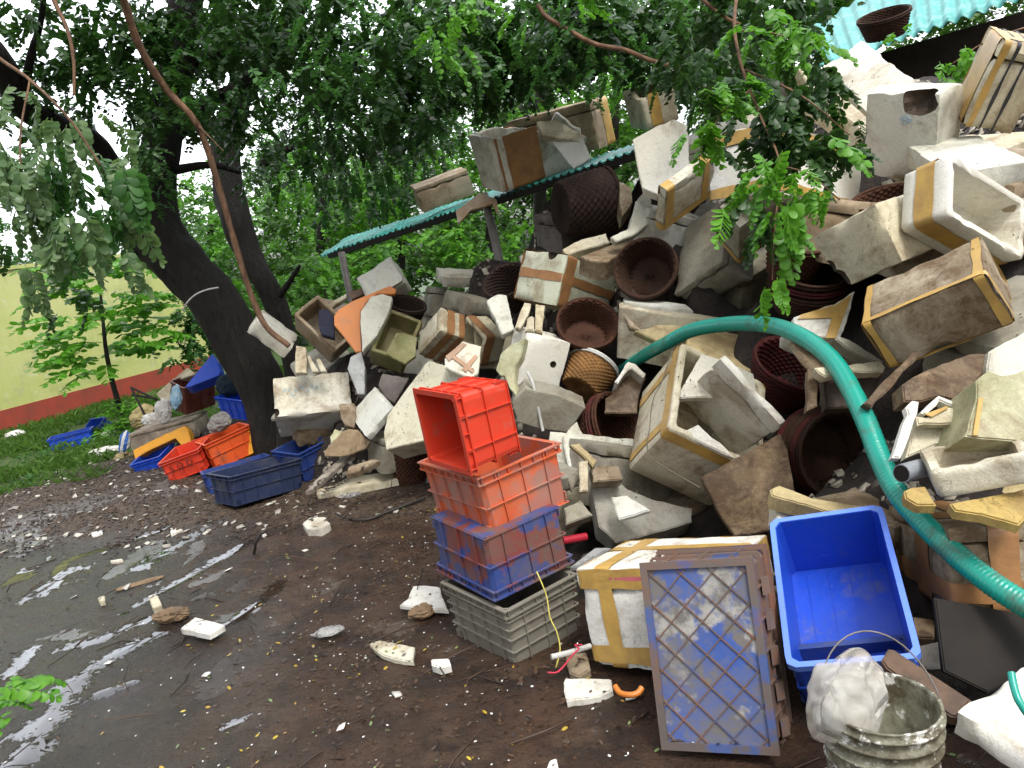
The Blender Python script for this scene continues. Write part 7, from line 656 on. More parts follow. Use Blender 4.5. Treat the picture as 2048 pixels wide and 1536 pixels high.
def slab(poly, th, seed, rough=True, rim=0):
    n0 = len(poly); P = []
    for i in range(n0):
        a = Vector(poly[i]); b = Vector(poly[(i+1) % n0]); k = max(1, int((b-a).length/.022)) if rough else 1; nrm = Vector((b-a).yx).normalized() if (b-a).length > 0 else Vector((0, 0))
        for j in range(k):
            p = a.lerp(b, j/k)
            if rough: q = nz((p[0], p[1], 0), 9, seed)*.006+nz((p[0], p[1], 5), 45, seed)*.004; p = p+Vector((nrm[0], -nrm[1]))*q
            P.append(p)
    bm = bmesh.new(); vs = [bm.verts.new((p[0], p[1], 0)) for p in P]
    try: f = bm.faces.new(vs)
    except ValueError: bm.free(); return None
    f.normal_update()
    if f.normal.z < 0: f.normal_flip()
    ex = bmesh.ops.extrude_face_region(bm, geom=[f]); ev = [g for g in ex['geom'] if isinstance(g, bmesh.types.BMVert)]
    for v in ev: v.co.z -= th
    bmesh.ops.recalc_face_normals(bm, faces=bm.faces)
    top = [e for e in bm.edges if all(abs(v.co.z) < 1e-5 for v in e.verts)]
    bmesh.ops.bevel(bm, geom=top, offset=min(.0045, th*.25), segments=2, affect='EDGES', clamp_overlap=True)
    bmesh.ops.triangulate(bm, faces=[f for f in bm.faces if len(f.verts) > 4])
    lg = [e for e in bm.edges if e.calc_length() > .06]
    for it in range(3):
        lg = [e for e in bm.edges if e.calc_length() > .055]
        if lg: bmesh.ops.subdivide_edges(bm, edges=lg, cuts=1); bmesh.ops.triangulate(bm, faces=[f for f in bm.faces if len(f.verts) > 4])
    for v in bm.verts: v.co += Vector((0, 0, nz(v.co, 5, seed)*.004+nz(v.co, 25, seed)*.0012)) if rough else Vector((0, 0, 0))
    return bm
def bm_obj(bm, name, mat, parent=None, mw=None, smooth=True):
    me = bpy.data.meshes.new(name); bm.to_mesh(me); bm.free(); me.materials.append(mat)
    if smooth:
        me.polygons.foreach_set('use_smooth', [True]*len(me.polygons)); me.set_sharp_from_angle(angle=math.radians(78))
    o = bpy.data.objects.new(name, me); C.objects.link(o)
    if parent: o.parent = parent
    if mw is not None: o.matrix_world = mw
    return o
for i, (nm, label, cat, grp, kind, col, mw, th, poly, tapes, tcol) in enumerate(PANELS):
    bm = slab(poly, th, i*2.3, kind == 'foam')
    if bm is None: continue
    o = bm_obj(bm, nm or 'foam_piece', FM[col], None, mat4(mw)); tag(o, label, cat or 'foam piece', grp)
    for tp in tapes:
        b2 = slab(tp, .004, i+.5, False)
        if b2:
            for v in b2.verts: v.co.z += .008+nz(v.co, 5, i*2.3)*.004
            bm_obj(b2, 'tape', TM[tcol], o)
def basket(R, h, taper, mat, matr, name, label, cat, mw, weave=True, red=False):
    root = empty(name, mw); tag(root, label, cat)               # origin at the rim centre, opening along +z
    n, nr = 168, 16; sub = 4; rows = nr*sub; V = []; F = []; t = .010; nst = 24
    def rad(z): return R*(1-(1-taper)*(-z/h)**1.15)
    for side in (0, 1):
        for j in range(rows+1):
            z = -h*j/rows; z = max(z, -h+.006) if side else z; row = j//sub; bul = math.sin(math.pi*(j % sub)/sub)
            for k in range(n):
                a = 2*math.pi*k/n; r = rad(z)-(t if side else 0)
                if weave: r += .0085*bul*(.35+.65*math.cos(nst*a+math.pi*row)*(1 if not side else -1))*(1 if not side else -1)
                r *= 1+.03*nz((math.cos(a), math.sin(a), z*3), 1.5, R*90+h*40)
                V.append((r*math.cos(a), r*math.sin(a), z+.005*math.sin(a*3+R*50)))
    m = (rows+1)*n
    for j in range(rows):
        for k in range(n):
            F.append((j*n+k, (j+1)*n+k, (j+1)*n+(k+1) % n, j*n+(k+1) % n)); F.append((m+j*n+k, m+j*n+(k+1) % n, m+(j+1)*n+(k+1) % n, m+(j+1)*n+k))
    prev = None                                         # woven or plain base: rings out to the centre, under and upper sheet
    for sgn, zb, s0 in ((0, -h, 0), (1, -h+.008, m)):
        last = [s0+rows*n+k for k in range(n)]
        for ri_ in range(1, 9):
            rr_ = 1-ri_/9; cur = []
            for k in range(n):
                a = 2*math.pi*k/n; cur.append(len(V)); r = (rad(-h)-(t if sgn else 0))*rr_
                V.append((r*math.cos(a), r*math.sin(a), zb+(.007*math.cos(11*a*2+math.pi*ri_) if weave else 0)))
            for k in range(n): F.append((last[k], cur[k], cur[(k+1) % n], last[(k+1) % n])[::1 if not sgn else -1])
            last = cur
        q = len(V); V.append((0, 0, zb))
        for k in range(n): F.append((last[k], q, last[(k+1) % n])[::1 if not sgn else -1])
    for k in range(n): F.append((k, (k+1) % n, m+(k+1) % n, m+k))
    mesh_obj('basket_wall' if weave else 'tub_wall', V, F, mat, root, True)
    rm = MB()
    for dz, rr, dr in ((0, .008, 0), (-.015, .006, .004)) if weave else ((0, .008, 0),):
        rm.tube([((R+dr+.002)*math.cos(2*math.pi*k/60), (R+dr+.002)*math.sin(2*math.pi*k/60), dz) for k in range(61)], rr, 7, False)
    rm.build('rim', matr, root, True)
    return root
ORD = ['front', 'second', 'third', 'fourth', 'fifth']
for (nm, label, cat, kind, col, rc, mw, R, h, taper, rims) in BASKETS:
    for k in range(rims):
        m = mat4(mw); ax = m.to_3x3() @ Vector((0, 0, 1)); m.translation = m.translation-ax*.042*k
        lab = label if rims == 1 else ORD[k]+' basket of the '+label
        mt = KM[col]
        mr = KM[rc] if rc else (mt if k % 3 != 1 else KM['red'])
        basket(R*(1+.02*k), h, taper, mt, mr, nm or 'round_basket', lab, cat, m, kind == 'basket')
def lump(D, seed, kind):
    bm = bmesh.new(); bmesh.ops.create_icosphere(bm, subdivisions=5 if kind in ('cloth', 'bag') else 4, radius=1)
    for v in bm.verts:
        p = v.co.copy()
        if kind == 'cloth': f = 1+.22*noise.noise(p*1.6+Vector((seed, 0, 0)))+.30*(.5-abs(noise.noise(p*2.7+Vector((0, seed, 0)))))+.12*(.5-abs(noise.noise(p*7+Vector((0, seed, 3)))))-.15
        elif kind == 'bag': f = 1+.22*noise.noise(p*1.4+Vector((seed, 0, 0)))+.14*(.5-abs(noise.noise(p*2.4+Vector((0, seed, 0)))))
        else: f = 1+.25*noise.noise(p*1.5+Vector((seed, 0, 0)))+.08*noise.noise(p*5)
        v.co = Vector((p.x*f*D[0]/2, p.y*f*D[1]/2, p.z*f*D[2]/2))
    return bm
LMT = {'whitec': simple_mat('white_sheet', (.62, .62, .6), .5, (.42, .40, .36), 5, .6, .01), 'bluec': simple_mat('pale_blue_sheet', (.16, .36, .5), .4, (.45, .55, .6), 9, .5), 'greyc': simple_mat('grey_cloth', (.26, .25, .23), .8, (.15, .14, .13), 8, .8, .01),
 'yelc': simple_mat('yellow_sack', (.42, .34, .16), .6, (.24, .19, .08), 7, .8, .01), 'teal': simple_mat('teal_net', (.012, .035, .05), .8, (.006, .014, .03), 25, 1., .012), 'cardc': simple_mat('soggy_paper', (.26, .17, .09), .7, (.11, .07, .04), 9, .8, .01)}
b = NB('striped_sack_cloth'); wv = b.n('ShaderNodeTexWave'); wv.inputs['Scale'].default_value = 5; wv.inputs['Distortion'].default_value = 1.5; b.l(b.co, wv.inputs['Vector'])
b.base(b.mix(b.ramp(wv.outputs[1], .45, .55), (.6, .6, .58), (.03, .12, .42))); b.rough(.6); LMT['stripe'] = b.m
b = NB('clear_plastic'); b.base(b.mix(b.ramp(b.noise(12, 6), .4, .6), (.55, .55, .53), (.38, .38, .37))); b.b.inputs['Transmission Weight'].default_value = .55; b.rough(.22, .6); b.b.inputs['IOR'].default_value = 1.2; b.bump(b.noise(25, 5), .8, .01); LMT['clear'] = b.m
for i, (nm, label, cat, col, kind, mw, D) in enumerate(LUMPS):
    o = bm_obj(lump(D, i*5.3, kind), nm, LMT[col], None, mat4(mw)); tag(o, label, cat)
    if kind == 'cloth': o.data.polygons.foreach_set('use_smooth', [True]*len(o.data.polygons))
# ---------------- single things ----------------
def hose():
    P = curve_pts([p for p in HOSE], 60); V = []; F = []; n = 22; t = (P[1]-P[0]).normalized(); nn = t.orthogonal(); s = 0; L = len(P)
    # resample at 3 mm
    Q = [P[0]]; acc = 0
    for i in range(1, L):
        d = (P[i]-P[i-1]).length; acc += d
        if acc > .0032: Q.append(P[i]); acc = 0
    m = MB(); rr = []; s = 0
    for i in range(len(Q)):
        if i: s += (Q[i]-Q[i-1]).length
        rr.append(.0335+.0013*math.cos(2*math.pi*s/.0125))
    m.tube(Q, rr, n, True); return m
b = NB('green_hose'); b.base(b.mix(b.ramp(b.noise(11, 8, .7), .52, .70), (.008, .29, .22), (.06, .12, .08))); b.rough(b.ramp(b.noise(11, 8, .7), .5, .7, .28, .6), .6); b.bump(b.noise(30, 4), .15, .003); HM = b.m
tag(hose().build('ribbed_hose', HM, None, True), 'thick green ribbed hose arching over the pile', 'hose')
# bucket
def lathe(prof, n=72, wob=0):
    V = []; F = []
    for (r, z) in prof:
        for k in range(n): a = 2*math.pi*k/n; V.append((r*math.cos(a), r*math.sin(a), z))
    for j in range(len(prof)-1):
        for k in range(n): F.append((j*n+k, j*n+(k+1) % n, (j+1)*n+(k+1) % n, (j+1)*n+k))
    return V, F
BP, BR, BH = Vector(BUCKET[0]), BUCKET[1], BUCKET[2]
bk = empty('paint_bucket', Matrix.Translation(BP)@Matrix.Rotation(math.radians(4), 4, 'Y')); tag(bk, 'mud stained grey white bucket holding a plastic bag at the bottom of the view', 'bucket')
f = lambda z: BR*(.84+.16*z/BH)
prof = [(.001, 0), (f(0), 0), (f(.02), .02), (f(BH*.62), BH*.62), (f(BH*.62)+.004, BH*.63), (f(BH*.64), BH*.64), (f(BH*.74), BH*.74), (f(BH*.74)+.009, BH*.745), (f(BH*.76)+.009, BH*.76), (f(BH*.765), BH*.765), (f(BH*.84), BH*.84), (f(BH*.84)+.009, BH*.845), (f(BH*.86)+.009, BH*.86), (f(BH*.87), BH*.87), (f(BH*.93), BH*.93), (f(BH*.93)+.008, BH*.935), (f(BH*.95)+.008, BH*.95), (f(BH*.955), BH*.955), (BR, BH*.985), (BR+.003, BH), (BR-.004, BH), (BR-.005, BH*.98), (f(.03)-.006, .02), (.001, .02)]
b = NB('mud_stained_plastic'); c = b.mix(b.ramp(b.noise(9, 8, .75), .40, .56), (.24, .24, .17), (.075, .06, .035)); c = b.mix(b.ramp(b.noise(22, 7, .75), .56, .61), c, (.62, .61, .56)); b.base(c); b.rough(.5); b.bump(b.noise(18, 6, .6), .5, .006); BM = b.m
V, F = lathe(prof); mesh_obj('bucket_wall', V, F, BM, bk, True)
hm = MB(); hm.tube([((BR+.012)*math.cos(math.pi*k/24)*1.0, -(.02)+.10*math.sin(math.pi*k/24), BH*.9+(.17*math.sin(math.pi*k/24))) for k in range(25)], .002, 6); hm.build('wire_handle', METAL, bk, True)
bag = lump((.165, .15, .22), 3.3, 'bag'); o = bm_obj(bag, 'plastic_bag', LMT['clear'], None, Matrix.Translation(BP+Vector((-.05, .0, BH+.015)))@Matrix.Rotation(math.radians(24), 4, 'Y')); tag(o, 'crumpled translucent plastic bag stuffed in the stained bucket', 'bag')
b = NB('milky_bag'); b.base(b.mix(b.ramp(b.noise(6, 5), .4, .65), (.86, .85, .81), (.72, .66, .55))); b.b.inputs['Transmission Weight'].default_value = .3; b.rough(.25, .6); vr = b.n('ShaderNodeTexVoronoi'); vr.feature = 'DISTANCE_TO_EDGE'; vr.inputs['Scale'].default_value = 14; b.l(b.scaled((1, 1, .5)), vr.inputs['Vector']); b.bump(b.ramp(vr.outputs['Distance'], 0, .12), .6, .012); b.bump(b.noise(12, 4, .5, dist=1.5), .5, .012); tp_ = b.n('ShaderNodeBsdfTransparent'); mx_ = b.n('ShaderNodeMixShader'); mx_.inputs[0].default_value = .5; b.l(b.b.outputs[0], mx_.inputs[1]); b.l(tp_.outputs[0], mx_.inputs[2]); b.l(mx_.outputs[0], b.out.inputs['Surface']); o.data.materials[0] = b.m
# posts, fallen branches, wires, pipe
for nm, label, cat, pts, r, mt in TUBES:
    m = MB(); P = curve_pts(pts, 8); rr = r if not isinstance(r, tuple) else [r[0]+(r[1]-r[0])*i/(len(P)-1) for i in range(len(P))]
    if mt == 'twig':
        rr = [(rr if not isinstance(rr, list) else rr[i])*(1+.16*nz(P[i], 9, 2.)) for i in range(len(P))]
    m.tube(P, rr, 12); MT = dict(twig=TWIG, metal=METAL, wire=simple_mat('pale_wire', (.55, .55, .52)), pvc=simple_mat('grey_pipe', (.30, .32, .35), .4), dark=simple_mat('dark_rod', (.03, .025, .02)), yellow=simple_mat('yellow_cord', (.62, .55, .12)), red=simple_mat('red_plastic_tube', (.45, .02, .04), .3), redc=simple_mat('red_cord', (.55, .03, .07)), green=HM, orange=FM['ochre'], string=simple_mat('grey_string', (.16, .14, .1)))[mt]
    o = tag(m.build(nm, MT, None, True), label, cat); o.data.set_sharp_from_angle(angle=math.radians(60))
    if mt == 'pvc': o.data.polygons.foreach_set('use_smooth', [len(f.vertices) == 4 for f in o.data.polygons]); bore_shade_disc = MB(); a_ = P[0]; d_ = (P[0]-P[-1]).normalized(); bore_shade_disc.tube([a_-d_*.001, a_+d_*.0012], .0245, 20); bore_shade_disc.build('bore_shade_disc', FM['black'], o)  # black disc on the cap stands in for the pipe's shaded hollow
# stand of black rods at the left
st = empty('metal_stand', Matrix.Translation(STAND[0])); tag(st, 'bent black metal stand sticking out of the rubbish beside the sapling', 'metal stand')
for a, c2 in STAND[1]:
    m = MB(); m.tube([Vector(a)-Vector(STAND[0]), Vector(c2)-Vector(STAND[0])], .012, 8); m.build('rod', FM['black'], st)
# writing
LET, LETP = LETTERS
cu = bpy.data.curves.new('lettering', 'FONT'); cu.body = LET; cu.size = .075; cu.space_character = 1.05; cu.extrude = .001; cu.align_x = 'CENTER'; cu.align_y = 'CENTER'
to = bpy.data.objects.new('lettering', cu); C.objects.link(to); bpy.context.view_layer.update()
me = bpy.data.meshes.new_from_object(to.evaluated_get(bpy.context.evaluated_depsgraph_get())); bpy.data.objects.remove(to, do_unlink=True); me.materials.append(simple_mat('dark_ink', (.09, .02, .015)))
lo = bpy.data.objects.new('lettering', me); C.objects.link(lo)
for ob in bpy.data.objects:
    if ob.get('label') == LETP[0]: lo.parent = ob; bpy.context.view_layer.update(); lo.matrix_world = mat4(LETP[1])
for lab, mw, strokes, wd, colr in MARKS:              # faded pen strokes on foam
    m = MB()
    for s in strokes:
        for a, c2 in zip(s[:-1], s[1:]): m.bar((a[0], a[1], .0), (c2[0], c2[1], .0), wd, .002, (0, 0, 1))
    for ob in bpy.data.objects:
        if ob.get('label') == lab:
            k = m.build('pen_marks', simple_mat('faded_ink', colr), ob); k.matrix_world = mat4(mw)
# ---------------- sheet roofs ----------------
def corr(name, A, B, Cc, Dd, pitch, amp, mat, parent, jag=0., seed=0):   # A-B front edge, D-C back edge, ridges run A to D
    A, B, Cc, Dd = map(Vector, (A, B, Cc, Dd)); L = (B-A).length; nu = int(L/pitch*10); nv = 14; V = []; F = []; n = (B-A).cross(Dd-A).normalized()
    for i in range(nu+1):
        u = i/nu
        cut = max(0, nz((u*L, 0, 0), 3.1, seed)+.02)*jag*(1 if u < .55 else 0)
        for j in range(nv+1):
            v = cut+(1-cut)*j/nv; p = A.lerp(B, u).lerp(Dd.lerp(Cc, u), v)
            p = p+n*(amp*math.sin(2*math.pi*u*L/pitch)+(jag*.04*nz((u*L*2, v*2, 0), 2, seed)*(1 if u < .55 else .1))); V.append(p)
    for i in range(nu):
        for j in range(nv): a = i*(nv+1)+j; F.append((a, a+nv+1, a+nv+2, a+1))
    o = mesh_obj(name, V, F, mat, parent, True); md = o.modifiers.new('thick', 'SOLIDIFY'); md.thickness = .003; return o
RM = plastic_mat('turquoise_sheet', (.012, .22, .19), (.05, .08, .06), amt=.35, second=(.04, .30, .26), rough=.4)
sh = empty('sheet_shelter', Matrix.Identity(4)); tag(sh, 'low shelter of torn green corrugated sheet on thin metal posts carrying broken boxes', 'shelter')
for q in SHELTER['sheets']: corr('roof_sheet', *q, parent=sh, mat=RM, jag=.5, seed=4)
for pts, r in SHELTER['posts']: m = MB(); m.tube(pts, r, 12); m.build('post', METAL, sh, True)
for a, c2 in SHELTER['beams']: m = MB(); m.bar(a, c2, .05, .05); m.build('beam', FM['black'], sh)
RM2 = plastic_mat('pale_turquoise_sheet', (.07, .38, .35), (.12, .24, .21), amt=.3, second=(.16, .48, .45), rough=.45)
s2 = empty('market_shed', Matrix.Identity(4)); tag(s2, 'shed with pale turquoise corrugated roof and dark interior behind the pile at top right', 'shed')
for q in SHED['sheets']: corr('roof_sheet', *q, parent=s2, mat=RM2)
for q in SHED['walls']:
    m = MB(); m.add(q, [(0, 1, 2, 3)]); w = m.build('wall', FM['darkb'], s2); md = w.modifiers.new('thick', 'SOLIDIFY'); md.thickness = .08  # near-black panel stands in for the shaded shed interior
# ---------------- boundary wall ----------------
wa, wb, wh = WALL; wa = Vector(wa); wb = Vector(wb); d = (wb-wa).normalized(); nrm = Vector((d.y, -d.x, 0))
b = NB('lime_render'); c = b.mix(b.ramp(b.noise(.7, 6, .6), .35, .65), (.40, .44, .13), (.50, .52, .22)); c = b.mix(b.ramp(b.noise(1, 6, .6, b.scaled((.5, .5, 2.2))), .55, .75), c, (.30, .36, .11)); c = b.mix(b.ramp(b.noise(9, 6, .7), .58, .72), c, (.55, .54, .38)); c = b.mix(b.math('MULTIPLY', b.ramp(b.noise(1, 7, .7, b.scaled((3, 3, .35))), .52, .75), .55), c, (.22, .25, .10)); c = b.mix(b.math('MULTIPLY', b.ramp(b.noise(2.2, 8, .75), .55, .62), .4), c, (.30, .30, .2)); b.base(c); b.rough(.8); b.bump(b.noise(12, 6), .3, .01); WM = b.m
b = NB('red_oxide_band'); b.base(b.mix(b.ramp(b.noise(4, 6, .65), .4, .7), (.30, .045, .025), (.19, .045, .03))); b.rough(.7); b.bump(b.noise(12, 6), .3, .01); WR = b.m
wl = empty('boundary_wall', Matrix.Translation(wa)); tag(wl, 'lime green rendered boundary wall with a red oxide painted base', 'wall')
n = 40
def wallbox(z0, z1, t, m, name):
    mb = MB(); L = (wb-wa).length
    for i in range(n):
        a = d*L*i/n; c2 = d*L*(i+1)/n
        for (p, q) in ((a, c2),):
            V = [p-nrm*t*0+nrm*t, q+nrm*t, q-nrm*.2, p-nrm*.2]; mb.add([(v.x, v.y, z) for z in (z0, z1) for v in V], [(0, 3, 2, 1), (4, 5, 6, 7), (0, 1, 5, 4), (2, 3, 7, 6)]+([(0, 4, 7, 3)] if i == 0 else [])+([(1, 2, 6, 5)] if i == n-1 else []))
    mb.build(name, m, wl)
wallbox(.345, wh, .0, WM, 'rendered_wall'); wallbox(-.3, .345, .012, WR, 'painted_base'); wallbox(wh, wh+.06, .03, WM, 'coping')
def smooth01(t): t = max(0, min(1, t)); return t*t*(3-2*t)
# ---------------- ground ----------------
def gh(x, y):
    h = .035*nz((x, y, 0), .9, 3)+.012*nz((x, y, 0), 4, 8)
    dl = (x+4.2)*.0
    lit = smooth01((y-5.1-(x+2.2)*-.35)/.5)*smooth01((-x-.9)/.8); h += lit*(.035+.028*abs(nz((x, y, 0), 7, 1))+.02*nz((x, y, 0), 22, 5))
    r = math.hypot((x+2.0)/.9, (y-3.2)/.9); h -= .02*max(0, 1-r*.5)
    return h

def gnd(x0, x1, y0, y1, st, z0=0.):
    nx = int((x1-x0)/st); ny = int((y1-y0)/st); V = np.zeros(((nx+1)*(ny+1), 3)); k = 0
    for j in range(ny+1):
        for i in range(nx+1):
            x = x0+i*st; y = y0+j*st
            V[k] = (x, y, gh(x, y)+z0); k += 1
    ii, jj = np.meshgrid(np.arange(nx), np.arange(ny)); a = (jj*(nx+1)+ii).ravel()
    return V, np.stack([a, a+1, a+nx+2, a+nx+1], 1)
b = NB('wet_ground'); g = b.n('ShaderNodeNewGeometry'); b.co = g.outputs['Position']
sx = b.n('ShaderNodeSeparateXYZ'); b.l(b.co, sx.inputs[0]); X, Y = sx.outputs[0], sx.outputs[1]
wob = b.math('MULTIPLY', b.math('SUBTRACT', b.noise(1.1, 5, .6), .5), 1.6)
wob2 = b.math('MULTIPLY', b.math('SUBTRACT', b.noise(2.7, 6, .65), .5), 1.3)
# how far left of the pile foot: concrete apron (grey) vs brown mud
dist = b.math('SUBTRACT', b.math('MULTIPLY', X, -.80), b.math('MULTIPLY', b.math('SUBTRACT', Y, 2.6), .16))
conc = b.ramp(b.math('ADD', dist, wob), .75, 1.7)
con = b.mix(b.ramp(b.noise(5, 8, .7), .35, .7), (.048, .044, .039), (.018, .016, .014)); con = b.mix(b.ramp(b.noise(1.3, 5, .6), .5, .65), con, (.042, .040, .034))
con = b.mix(b.ramp(b.noise(42, 4, .75), .55, .7), con, (.022, .017, .013))
mud = b.mix(b.ramp(b.noise(3.5, 8, .68), .36, .62), (.062, .031, .016), (.018, .009, .005)); mud = b.mix(b.ramp(b.noise(1.7, 5, .6), .55, .62), mud, (.085, .048, .026)); mud = b.mix(b.ramp(b.noise(38, 5, .7), .55, .68), mud, (.016, .010, .008))
col = b.mix(conc, mud, con)
litm = b.ramp(b.math('ADD', b.math('ADD', b.math('SUBTRACT', Y, 5.15), b.math('MULTIPLY', b.math('ADD', X, 2.2), .35)), b.math('MULTIPLY', wob2, .4)), -.1, .25)
lit = b.mix(b.ramp(b.noise(26, 6, .75), .4, .62), (.028, .018, .012), (.10, .065, .04)); lit = b.mix(b.ramp(b.noise(60, 3, .7), .62, .68), lit, (.24, .2, .15))
col = b.mix(litm, col, lit)
gx = b.ramp(b.math('ADD', b.math('SUBTRACT', b.math('MULTIPLY', X, -1.), b.math('MULTIPLY', b.math('SUBTRACT', 8.4, Y), 1.)), b.math('MULTIPLY', wob, .8)), 3.6, 4.6); col = b.mix(gx, col, b.mix(b.noise(20, 5, .7), (.03, .05, .012), (.06, .11, .02)))
# puddles: low smooth places on the apron
pn = b.noise(1.0, 5, .6, b.scaled((1.4, 1.0, 1), b.co), .4)
reg = b.math('MULTIPLY', b.ramp(dist, .75, 1.5), b.ramp(Y, 7.2, 5.4))
at = b.n('ShaderNodeAttribute'); at.attribute_name = 'puddle'
pa = b.ramp(b.math('ADD', at.outputs['Fac'], b.math('ADD', b.math('MULTIPLY', b.math('SUBTRACT', b.noise(6, 7, .7), .5), 2.3), b.math('MULTIPLY', b.math('SUBTRACT', b.noise(40, 4, .75), .5), 1.5))), .52, .66)
pud = b.math('MULTIPLY', b.ramp(b.math('ADD', pn, b.math('MULTIPLY', b.math('SUBTRACT', b.noise(30, 4, .7), .5), .10)), .535, .552), reg)
pm = b.math('MULTIPLY', b.ramp(b.math('ADD', b.noise(1.7, 4, .55), b.math('MULTIPLY', b.math('SUBTRACT', b.noise(24, 4, .7), .5), .08)), .60, .62), b.math('SUBTRACT', 1, litm))
pd = b.math('MAXIMUM', b.math('MAXIMUM', pud, pa), b.math('MULTIPLY', pm, .8))
col = b.mix(b.math('MULTIPLY', pd, .65), col, (.02, .016, .012)); b.base(col)
rg = b.ramp(b.noise(5, 8, .75), .32, .66, .07, .46); rg = b.math('ADD', b.math('MULTIPLY', rg, b.math('SUBTRACT', 1, b.math('MAXIMUM', litm, gx))), b.math('MULTIPLY', b.math('MAXIMUM', litm, gx), .6))
b.rough(b.math('MULTIPLY', rg, b.math('SUBTRACT', 1, b.math('MULTIPLY', pd, .93))), .5)
hgt = b.math('ADD', b.math('MULTIPLY', b.noise(9, 8, .7), .6), b.math('MULTIPLY', b.noise(48, 6, .75), .35)); hgt = b.math('MULTIPLY', hgt, b.math('SUBTRACT', 1, pd))
b.l(b.math('ADD', b.math('MULTIPLY', pd, .5), 1.42), b.b.inputs['IOR']); b.bump(hgt, 1., .035); GM = b.m
V, F = gnd(-5, 3.2, .6, 8.2, .035); yard = tag(np_obj('muddy_yard', V, F, GM, None, True), kind='structure')
def segd(P, a, c):
    a = np.array(a); c = np.array(c); t = np.clip(((P-a)@(c-a))/((c-a)@(c-a)), 0, 1); return np.linalg.norm(P-a-t[:, None]*(c-a), axis=1)
pv = np.zeros(len(V))
for seg, w in PUDDLES:
    for a, c in zip(seg[:-1], seg[1:]): pv = np.maximum(pv, np.clip(1-segd(V[:, :2], a, c)/w, 0, 1))
yard.data.attributes.new('puddle', 'FLOAT', 'POINT').data.foreach_set('value', pv.astype(np.float32))
cz = np.empty(len(V)*3, dtype=np.float32); yard.data.vertices.foreach_get('co', cz); cz = cz.reshape(-1, 3); cz[:, 2] = cz[:, 2]*(1-pv*.8)-.006*pv; yard.data.vertices.foreach_set('co', cz.ravel()); yard.data.update()
V, F = gnd(-40, 45, -15, 60, .6, -.06); V[:, 2] -= .25*((V[:, 0] > -4.9) & (V[:, 0] < 3.1) & (V[:, 1] > .7) & (V[:, 1] < 8.1)); tag(np_obj('ground', V, F, GM, None, True), kind='structure')
# ---------------- filler mound under the pile, near-black colour in place of gap shade ----------------
MP = np.array(MOUND)
def mz(x, y):
    d2 = (MP[:, 0]-x)**2+(MP[:, 1]-y)**2+.01; w = 1/d2**2.2; return float((w*MP[:, 2]).sum()/w.sum())
def mound():
    x0, x1, y0, y1, s = -4.2, 5.5, 2.0, 9.6, .07; nx = int((x1-x0)/s); ny = int((y1-y0)/s); V = []
    for j in range(ny+1):
        for i in range(nx+1):
            x = x0+i*s; y = y0+j*s; z = mz(x, y)
            z += .05*nz((x, y, 0), 4, 2)+.04*abs(nz((x, y, 0), 11, 7)); V.append((x, y, max(z, -.12)))
    ii, jj = np.meshgrid(np.arange(nx), np.arange(ny)); a = (jj*(nx+1)+ii).ravel()
    return np.array(V), np.stack([a, a+1, a+nx+2, a+nx+1], 1)
b = NB('gap_shade_debris'); b.base(b.mix(b.ramp(b.noise(9, 8, .75), .42, .62), (.012, .008, .006), (.035, .023, .016))); b.rough(.8); b.bump(b.noise(20, 7, .7), 1., .04)
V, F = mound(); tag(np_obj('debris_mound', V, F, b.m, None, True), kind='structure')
# ---------------- litter, leaves, crumbs (uncountable) ----------------
rng = np.random.RandomState(7); random.seed(7)
bpy.context.view_layer.update(); DG = bpy.context.evaluated_depsgraph_get()
def drop(x, y, top=6.):
    h, p, n, fi, ob, _ = SC.ray_cast(DG, Vector((x, y, top)), Vector((0, 0, -1))); return (p, n, ob.name) if h else (None, None, None)
def flat_bits(name, mat, pts, shape, smooth=False):   # shape(k) -> local verts, faces (constant size)
    VV = []; FF = []; q = 0
    for k, (p, n, s) in enumerate(pts):
        V, F = shape(k); n = Vector(n); z = (n+Vector((random.gauss(0, .2), random.gauss(0, .2), 0))).normalized(); x = z.orthogonal().normalized(); y = z.cross(x); a = random.uniform(0, 6.28); x, y = x*math.cos(a)+y*math.sin(a), y*math.cos(a)-x*math.sin(a)
        for v in V: VV.append(p+x*v[0]*s+y*v[1]*s+z*(v[2]*s+.003))
        for f in F: FF.append([i+q for i in f])
        q += len(V)
    return tag(np_obj(name, np.array([tuple(v) for v in VV]), np.array(FF), mat, None, smooth), kind='stuff')
leafsh = lambda k: ([(0, 0, 0), (.32, -.24, .05), (.75, -.2, .12), (1, 0, .1), (.75, .2, .12), (.32, .24, .05)], [(0, 1, 2, 3), (0, 3, 4, 5)])
def chipsh(k):
    r = [random.uniform(.5, 1) for _ in range(4)]; t = random.uniform(.06, .3); b0 = [(-r[0], -r[1]*.7), (r[1], -r[2]*.6), (r[2]*.8, r[3]*.7), (-r[3], r[0]*.6)]
    return [(x, y, 0) for x, y in b0]+[(x*.9, y*.9, t) for x, y in b0], [(0, 3, 2, 1), (4, 5, 6, 7), (0, 1, 5, 4), (1, 2, 6, 5), (2, 3, 7, 6), (3, 0, 4, 7)]
def twigsh(k):
    c = random.uniform(-.15, .15); return [(0, -.012, 0), (0, .012, 0), (0, 0, .02), (.5, c-.012, .02), (.5, c+.012, .02), (.5, c, .05), (1, -.006, 0), (1, .006, 0), (1, 0, .01)], [(0, 3, 4, 1), (1, 4, 5, 2), (2, 5, 3, 0), (3, 6, 7, 4), (4, 7, 8, 5), (5, 8, 6, 3)]
